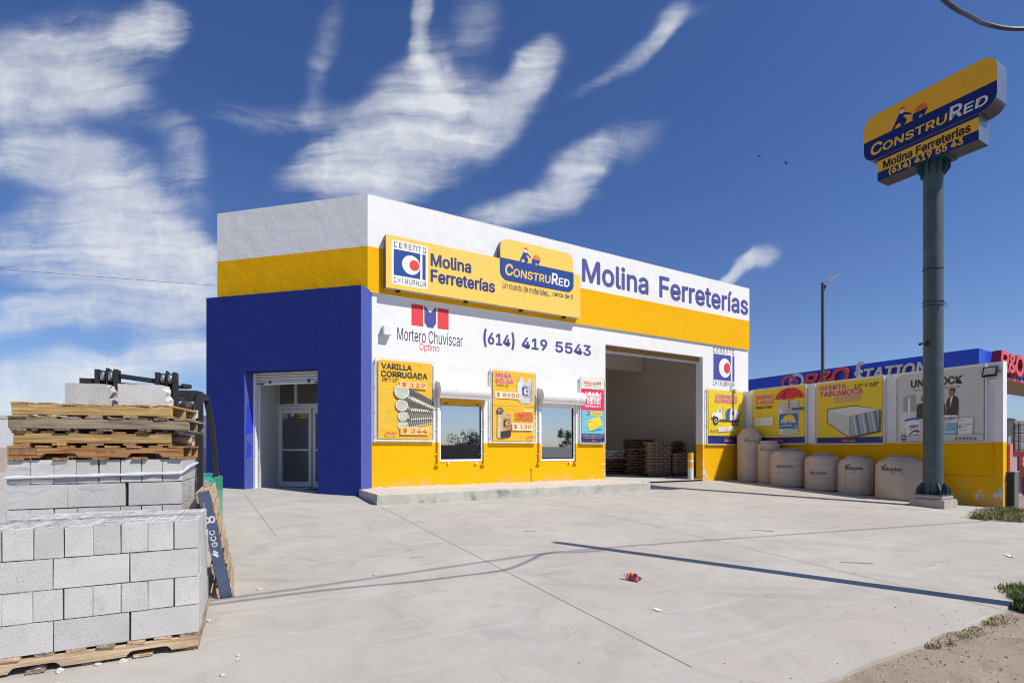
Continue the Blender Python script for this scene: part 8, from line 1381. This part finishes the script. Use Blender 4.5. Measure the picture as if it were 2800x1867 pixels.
# ------------------------------------------------------------------ litter, crumbs, gravel, grass
def crumb(label, x, y, s, seed, m=M_DUST):
    bm = bmesh.new(); bmesh.ops.create_icosphere(bm, subdivisions=2, radius=1)
    for v in bm.verts:
        n_ = 1+.55*noise.noise(v.co*1.6+Vector((seed*3.1,0,0)))+.25*noise.noise(v.co*4+Vector((seed,2,0))); v.co = Vector((v.co.x*s*n_*1.2, v.co.y*s*n_, v.co.z*s*n_*.6))
    me = bpy.data.meshes.new('block_crumb'); bm.to_mesh(me); bm.free(); me.materials.append(m); o = bpy.data.objects.new('block_crumb', me); C.objects.link(o)
    o.location = (x, y, slope(x,y)+s*.35); o.rotation_euler = (0,0,seed); tag(o, label, 'rubble', 'crumbs of broken block on the concrete')
for i, (x, y, s, lab) in enumerate(((-3.03,3.28,.036,'largest pale block crumb, under the left part of the near pallet'),(-2.89,3.27,.022,'pale crumb just right of the largest crumb'),(-2.73,3.37,.017,'pale crumb before the middle of the near pallet'),(-2.61,3.43,.02,'pale crumb right of the middle of the near pallet'),(-1.85,3.27,.018,'pale crumb at the bottom edge, right of the near pallet'),(-1.87,3.49,.013,'lower of two small crumbs right of the near pallet'),(-1.9,3.56,.013,'upper of two small crumbs right of the near pallet'),(-2.47,4.16,.02,'crumb beside the near pile right side'),(-1.49,5.58,.02,'grey crumb lying on the cable shadow'),(-2.46,4.99,.018,'crumb at the foot of the leaning pallet'),(-1.73,3.95,.014,'crumb on the open concrete right of the near pile'))): crumb(lab, x, y, s, i+1)
b = MB(); r2 = random.Random(11)
def pebble(b, x, y, z, s, m):
    a = r2.random()*6.28; p = [(x+s*math.cos(a+q*1.5708)*r2.uniform(.6,1.2), y+s*math.sin(a+q*1.5708)*r2.uniform(.6,1.2), z+s*.1) for q in range(4)]; t = (x+s*r2.uniform(-.2,.2), y+s*r2.uniform(-.2,.2), z+s*r2.uniform(.5,.9))
    b.add(p+[t], [(0,1,4),(1,2,4),(2,3,4),(3,0,4)], m)
M_PEB = [mat('grey_gravel', (.26,.235,.21), .9, var=.2), mat('dark_gravel', (.14,.125,.11), .9, var=.2), mat('tan_gravel', (.40,.31,.23), .9, var=.2)]
for i in range(7500):
    t = r2.uniform(-3.5,5.5); d = .02+2.6*r2.random()**1.5; p = E0+ED*t+Vector((ED.y,-ED.x,0))*d
    pebble(b, p.x, p.y, slope(p.x,p.y)-.032, .004+.015*r2.random()**3, r2.choice(M_PEB))
for i in range(260):
    t = r2.uniform(-1.5,5.0); p = E0+ED*t-Vector((ED.y,-ED.x,0))*(.1+1.6*r2.random()**3); pebble(b, p.x, p.y, slope(p.x,p.y), .003+.007*r2.random()**3, r2.choice(M_PEB))
tag(b.build('gravel'), 'loose gravel scattered over the bare soil by the road', 'gravel', None, 'stuff')
b = MB()
for i in range(1500):
    x = r2.gauss(-2.3,.55); y = r2.gauss(3.6,.7); pebble(b, x, y, slope(x,y)+.0005, .002+.006*r2.random()**4, M_DUST)
for i in range(420):
    x = r2.uniform(-2,9); y = r2.uniform(3.4,12)
    if (Vector((x,y,0))-E0).dot(Vector((ED.y,-ED.x,0))) < -.1: pebble(b, x, y, slope(x,y)+.0005, .003+.007*r2.random()**3, r2.choice(M_PEB+[M_DUST]))
tag(b.build('grit'), 'fine pale grit and crumbs strewn over the concrete yard', 'grit', None, 'stuff')
M_GR = [mat('green_grass', (.085,.15,.03), .8, var=.2), mat('deep_green_grass', (.045,.10,.02), .8, var=.2), mat('dry_grass', (.34,.28,.12), .85, var=.2)]
def grass(label, pts, n, h, dry):
    b = MB()
    for i in range(n):
        cx, cy, sp = r2.choice(pts); a = r2.random()*6.28; d = sp*math.sqrt(r2.random()); x, y = cx+d*math.cos(a), cy+d*math.sin(a); z = gz(x,y)-.02 if True else 0
        hh = h*r2.uniform(.4,1.15)*(1-.5*d/sp); w = .0028+.003*r2.random(); q = r2.random()*6.28; lx, ly = math.cos(q), math.sin(q); bend = hh*r2.uniform(.2,.9); m = r2.choice(M_GR[:2]) if r2.random() > dry else M_GR[2]
        b.add([(x-ly*w,y+lx*w,z),(x+ly*w,y-lx*w,z),(x+lx*bend*.4+ly*w*.8,y+ly*bend*.4-lx*w*.8,z+hh*.6),(x+lx*bend*.4-ly*w*.8,y+ly*bend*.4+lx*w*.8,z+hh*.6),(x+lx*bend,y+ly*bend,z+hh)], [(0,1,2,3),(3,2,4)], m)
    tag(b.build('grass'), label, 'grass', None, 'stuff')
grass('patch of green and dry grass at the foot of the yard wall end', [(10.25,11.1,.30),(10.7,11.45,.35),(11.2,11.9,.35),(11.6,12.2,.3),(11.9,12.3,.25),(11.3,11.5,.35),(12.1,12.3,.25),(9.9,10.85,.15),(10.6,10.75,.3)], 3400, .16, .5)
grass('dense green grass clump at the right edge beside the bare soil', [(5.35,5.25,.2),(5.55,5.45,.3),(5.25,5.12,.12),(5.05,4.98,.12),(5.8,5.5,.35)], 3200, .15, .12)
grass('thin dry grass along the broken concrete edge', [tuple(E0+ED*t+Vector((ED.y,-ED.x,0))*.05)[:2]+(.06+.03*(i % 3),) for i, t in enumerate((1.5,1.7,1.9,2.0,2.15,2.3,2.6,2.75,2.9))], 620, .035, .85)
# dropped snack bag
b = MB(); nx, ny = 14, 9; vs = []
for j in range(ny+1):
    for i in range(nx+1):
        u, v = i/nx-.5, j/ny-.5; z = .05*(1-(2*u)**4)*(1-(2*v)**2)+.025*noise.noise(Vector((u*7,v*8,2)))+.012*noise.noise(Vector((u*18,v*18,5)))
        vs.append((u*.2, v*.13, max(.002, z+.012)))
pm = [mat('red_wrapper', (.55,.05,.03), .3, coat=.4, var=.2, vscale=30), mat('orange_wrapper', (.75,.30,.02), .3, coat=.4), mat('white_wrapper', (.68,.66,.66), .3, coat=.4), mat('maroon_wrapper', (.16,.03,.05), .35)]
for j in range(ny):
    for i in range(nx):
        u, v = i/nx, j/ny; q = (u*1.1+.5*noise.noise(Vector((u*3,v*3,9))))
        m = pm[2] if q < .16 or .5 < q < .58 else pm[0] if q < .34 else pm[1] if q < .5 else pm[0] if q < .66 else pm[3]
        b.add([vs[j*(nx+1)+i], vs[j*(nx+1)+i+1], vs[(j+1)*(nx+1)+i+1], vs[(j+1)*(nx+1)+i]], [(0,1,2,3)], m, True)
tag(b.build('snack_bag', None, (1.32,5.66,slope(1.32,5.66)+.004), (R(6),R(4),R(-38))), 'crumpled red and orange snack bag lying on the concrete', 'litter')
M_PAP = mat('white_paper', (.72,.72,.70), .8)
def scrap(label, x, y, s, seed, m=M_PAP, nm='paper_scrap', asp=.6):
    b = MB(); n = 6; vs = [((i/n-.5)*s+.004*noise.noise(Vector((i,j,seed))), (j/n-.5)*s*asp, .004+abs(.14*s*noise.noise(Vector((i*.5,j*.5,seed*3.3))))) for j in range(n+1) for i in range(n+1)]
    b.add(vs, [(j*(n+1)+i, j*(n+1)+i+1, (j+1)*(n+1)+i+1, (j+1)*(n+1)+i) for j in range(n) for i in range(n)], m, True); tag(b.build(nm, None, (x,y,slope(x,y)), (0,0,seed)), label, 'litter')
scrap('small white paper scrap on the concrete below the snack bag', 1.33, 4.70, .085, 2); scrap('flat white paper scrap at the far right on the concrete', 7.09, 7.3, .22, 1.1, M_PAP, 'paper_scrap', .3); scrap('white scrap by the pavement front, left one', 2.12, 13.0, .10, 3); scrap('white scrap by the pavement right end', 3.32, 13.46, .10, 5)
M_STICK = mat('dry_wood_splinter', (.42,.28,.15), .85, var=.15)
for i, (x, y, L, a, lab) in enumerate(((-1.18,6.41,.16,.6,'thin splinter of wood left on the concrete, near the shadows'),(4.48,6.67,.42,-.15,'largest wood splinter, right on the open concrete'),(4.3,8.8,.36,-.25,'wood splinter in front of the water tanks'),(.29,8.23,.20,.1,'brown flattened splinter in the middle of the yard'))):
    b = MB(); b.hexa([(-L/2,-.012,0),(L/2,-.006,0),(L/2*.96,.008,0),(-L/2*.9,.012,0),(-L/2,-.010,.012),(L/2,-.004,.008),(L/2*.96,.006,.008),(-L/2*.9,.010,.014)], M_STICK); tag(b.build('wood_splinter', None, (x,y,slope(x,y)+.001), (0,0,a)), lab, 'splinter')

# ------------------------------------------------------------------ across the road: what the shop windows mirror
M_SW = mat('dark_block_wall', (.16,.115,.09), .9, var=.15, vscale=1.5)
def rz_at(x, y): return gz(x, y)-.3 if abs(x) < 50 else -1.5
b = MB(); a_, c_ = Vector((16,-16,-2.2)), Vector((29.4,.6,-2.2)); d_ = (c_-a_).normalized(); nrm = Vector((-d_.y,d_.x,0))*.1
b.hexa([a_-nrm, c_-nrm, c_+nrm, a_+nrm]+[p+Vector((0,0,3.62)) for p in (a_-nrm, c_-nrm, c_+nrm, a_+nrm)], M_SW); tag(b.build('street_wall'), 'dark block wall across the road, mirrored in the left window', 'wall')
M_LEAF = [mat('leaf_green', (.055,.095,.03), .7, var=.3, vscale=2), mat('leaf_dark', (.03,.055,.02), .7, var=.3, vscale=2)]; M_BARK = mat('tree_bark', (.10,.075,.055), .9, var=.2)
def tree(label, x, y, h, w, kind, n=1300):
    z = -1.9; t = thing('tree', label, 'tree', (x,y,z)); b = MB(); r3 = random.Random(int(x*10+y))
    b.tube([(0,0,0),(.05,.02,h*.25),(0,.05,h*.55),(.02,0,h*.9)], .1, M_BARK, 8, True, [.14,.11,.07,.02])
    if kind == 'round':
        for q in range(6): a = q*1.05; b.tube([(0,0,h*.25),(w*.2*math.cos(a),w*.2*math.sin(a),h*.5),(w*.38*math.cos(a),w*.38*math.sin(a),h*.72)], .05, M_BARK, 6, True, [.07,.045,.015])
    b.build('trunk', t); c = MB(); cl = [(r3.uniform(-.36,.36)*w, r3.uniform(-.36,.36)*w, h*r3.uniform(.38,.92), w*r3.uniform(.10,.22)) for _ in range(22)] if kind == 'round' else [(r3.uniform(-.1,.1)*w, r3.uniform(-.1,.1)*w, h*(.08+.9*i/26), w*.5*max(.12, math.sin(math.pi*(.12+.86*i/26)))*r3.uniform(.7,1.05)) for i in range(27)]
    for i in range(n):
        q = r3.choice(cl); d = Vector((r3.gauss(0,1),r3.gauss(0,1),r3.gauss(0,1))).normalized()*q[3]*r3.random()**.4; p = Vector(q[:3])+Vector((d.x,d.y,d.z*(1.0 if kind == 'round' else 1.6))); s = r3.uniform(.07,.16)
        u = Vector((r3.gauss(0,1),r3.gauss(0,1),r3.gauss(0,1))).normalized(); v = u.orthogonal().normalized(); c.face([p-u*s, p-v*s*.5, p+u*s, p+v*s*.5], r3.choice(M_LEAF))
    c.build('crown', t)
tree('bushy tree beyond the dark street wall, mirrored in the left window', 36.0, -11.6, 4.9, 4.2, 'round', 2200)
tree('slim cypress beyond the street wall, mirrored at the left in the left window', 27.6, -13.2, 3.9, .9, 'slim', 700)
tree('tall cypress mirrored at the left in the right window', 49.0, -10.5, 6.2, 1.1, 'slim', 800)
tree('leafy upright tree mirrored in the middle of the right window', 53.5, -7.6, 6.0, 2.6, 'round', 1500)
tree('small tree mirrored at the right in the right window', 50.5, -4.2, 3.9, 2.6, 'round', 1000)
fh = thing('house', 'low grey house with a tiled roof across the road, mirrored in the right window', 'house', (40.5,-3.6,-2.2), R(62))
b = MB(); b.box(-3.5,3.5,-2.5,2.5,0,2.3,M_SW); b.build('wall', fh)
b = MB(); b.hexa([(-3.9,-2.9,2.3),(3.9,-2.9,2.3),(3.9,2.9,2.3),(-3.9,2.9,2.3),(-3.7,-.05,3.5),(3.7,-.05,3.5),(3.7,.05,3.5),(-3.7,.05,3.5)], mat('slate_roof',(.13,.14,.15),.8,var=.2,vscale=4)); b.build('roof', fh)
b = MB(); b.box(-2.4,-1.2,2.5,2.56,.9,1.8,mat('house_window',(.03,.04,.05),.2)); b.box(.6,1.5,2.5,2.56,0,2.0,M_DKW); b.build('window', fh)
# two birds high over the sign
for i, (x, y, z, lab) in enumerate(((24.1,50,29.6,'tiny dark bird in the sky, left of two'),(26.8,50,28.9,'tiny dark bird in the sky, right of two'))):
    b = MB(); b.tube([(-.14,0,0),(-.07,0,.02),(.08,0,.015),(.14,0,0)], .05, M_BLACK, 8, True, [.01,.04,.04,.01]); b.add([(-.08,0,.03),(.1,0,.03),(.02,.25,.12),(-.12,.32,.05),(-.1,.24,.09)], [(0,1,2,4),(4,2,3)], M_BLACK); b.add([(-.08,0,.03),(.1,0,.03),(.02,-.25,.12),(-.12,-.32,.05),(-.1,-.24,.09)], [(4,2,1,0),(3,2,4)], M_BLACK)
    tag(b.build('bird', None, (x,y,z), (.2,0,.8+i)), lab, 'bird', 'birds in the sky')
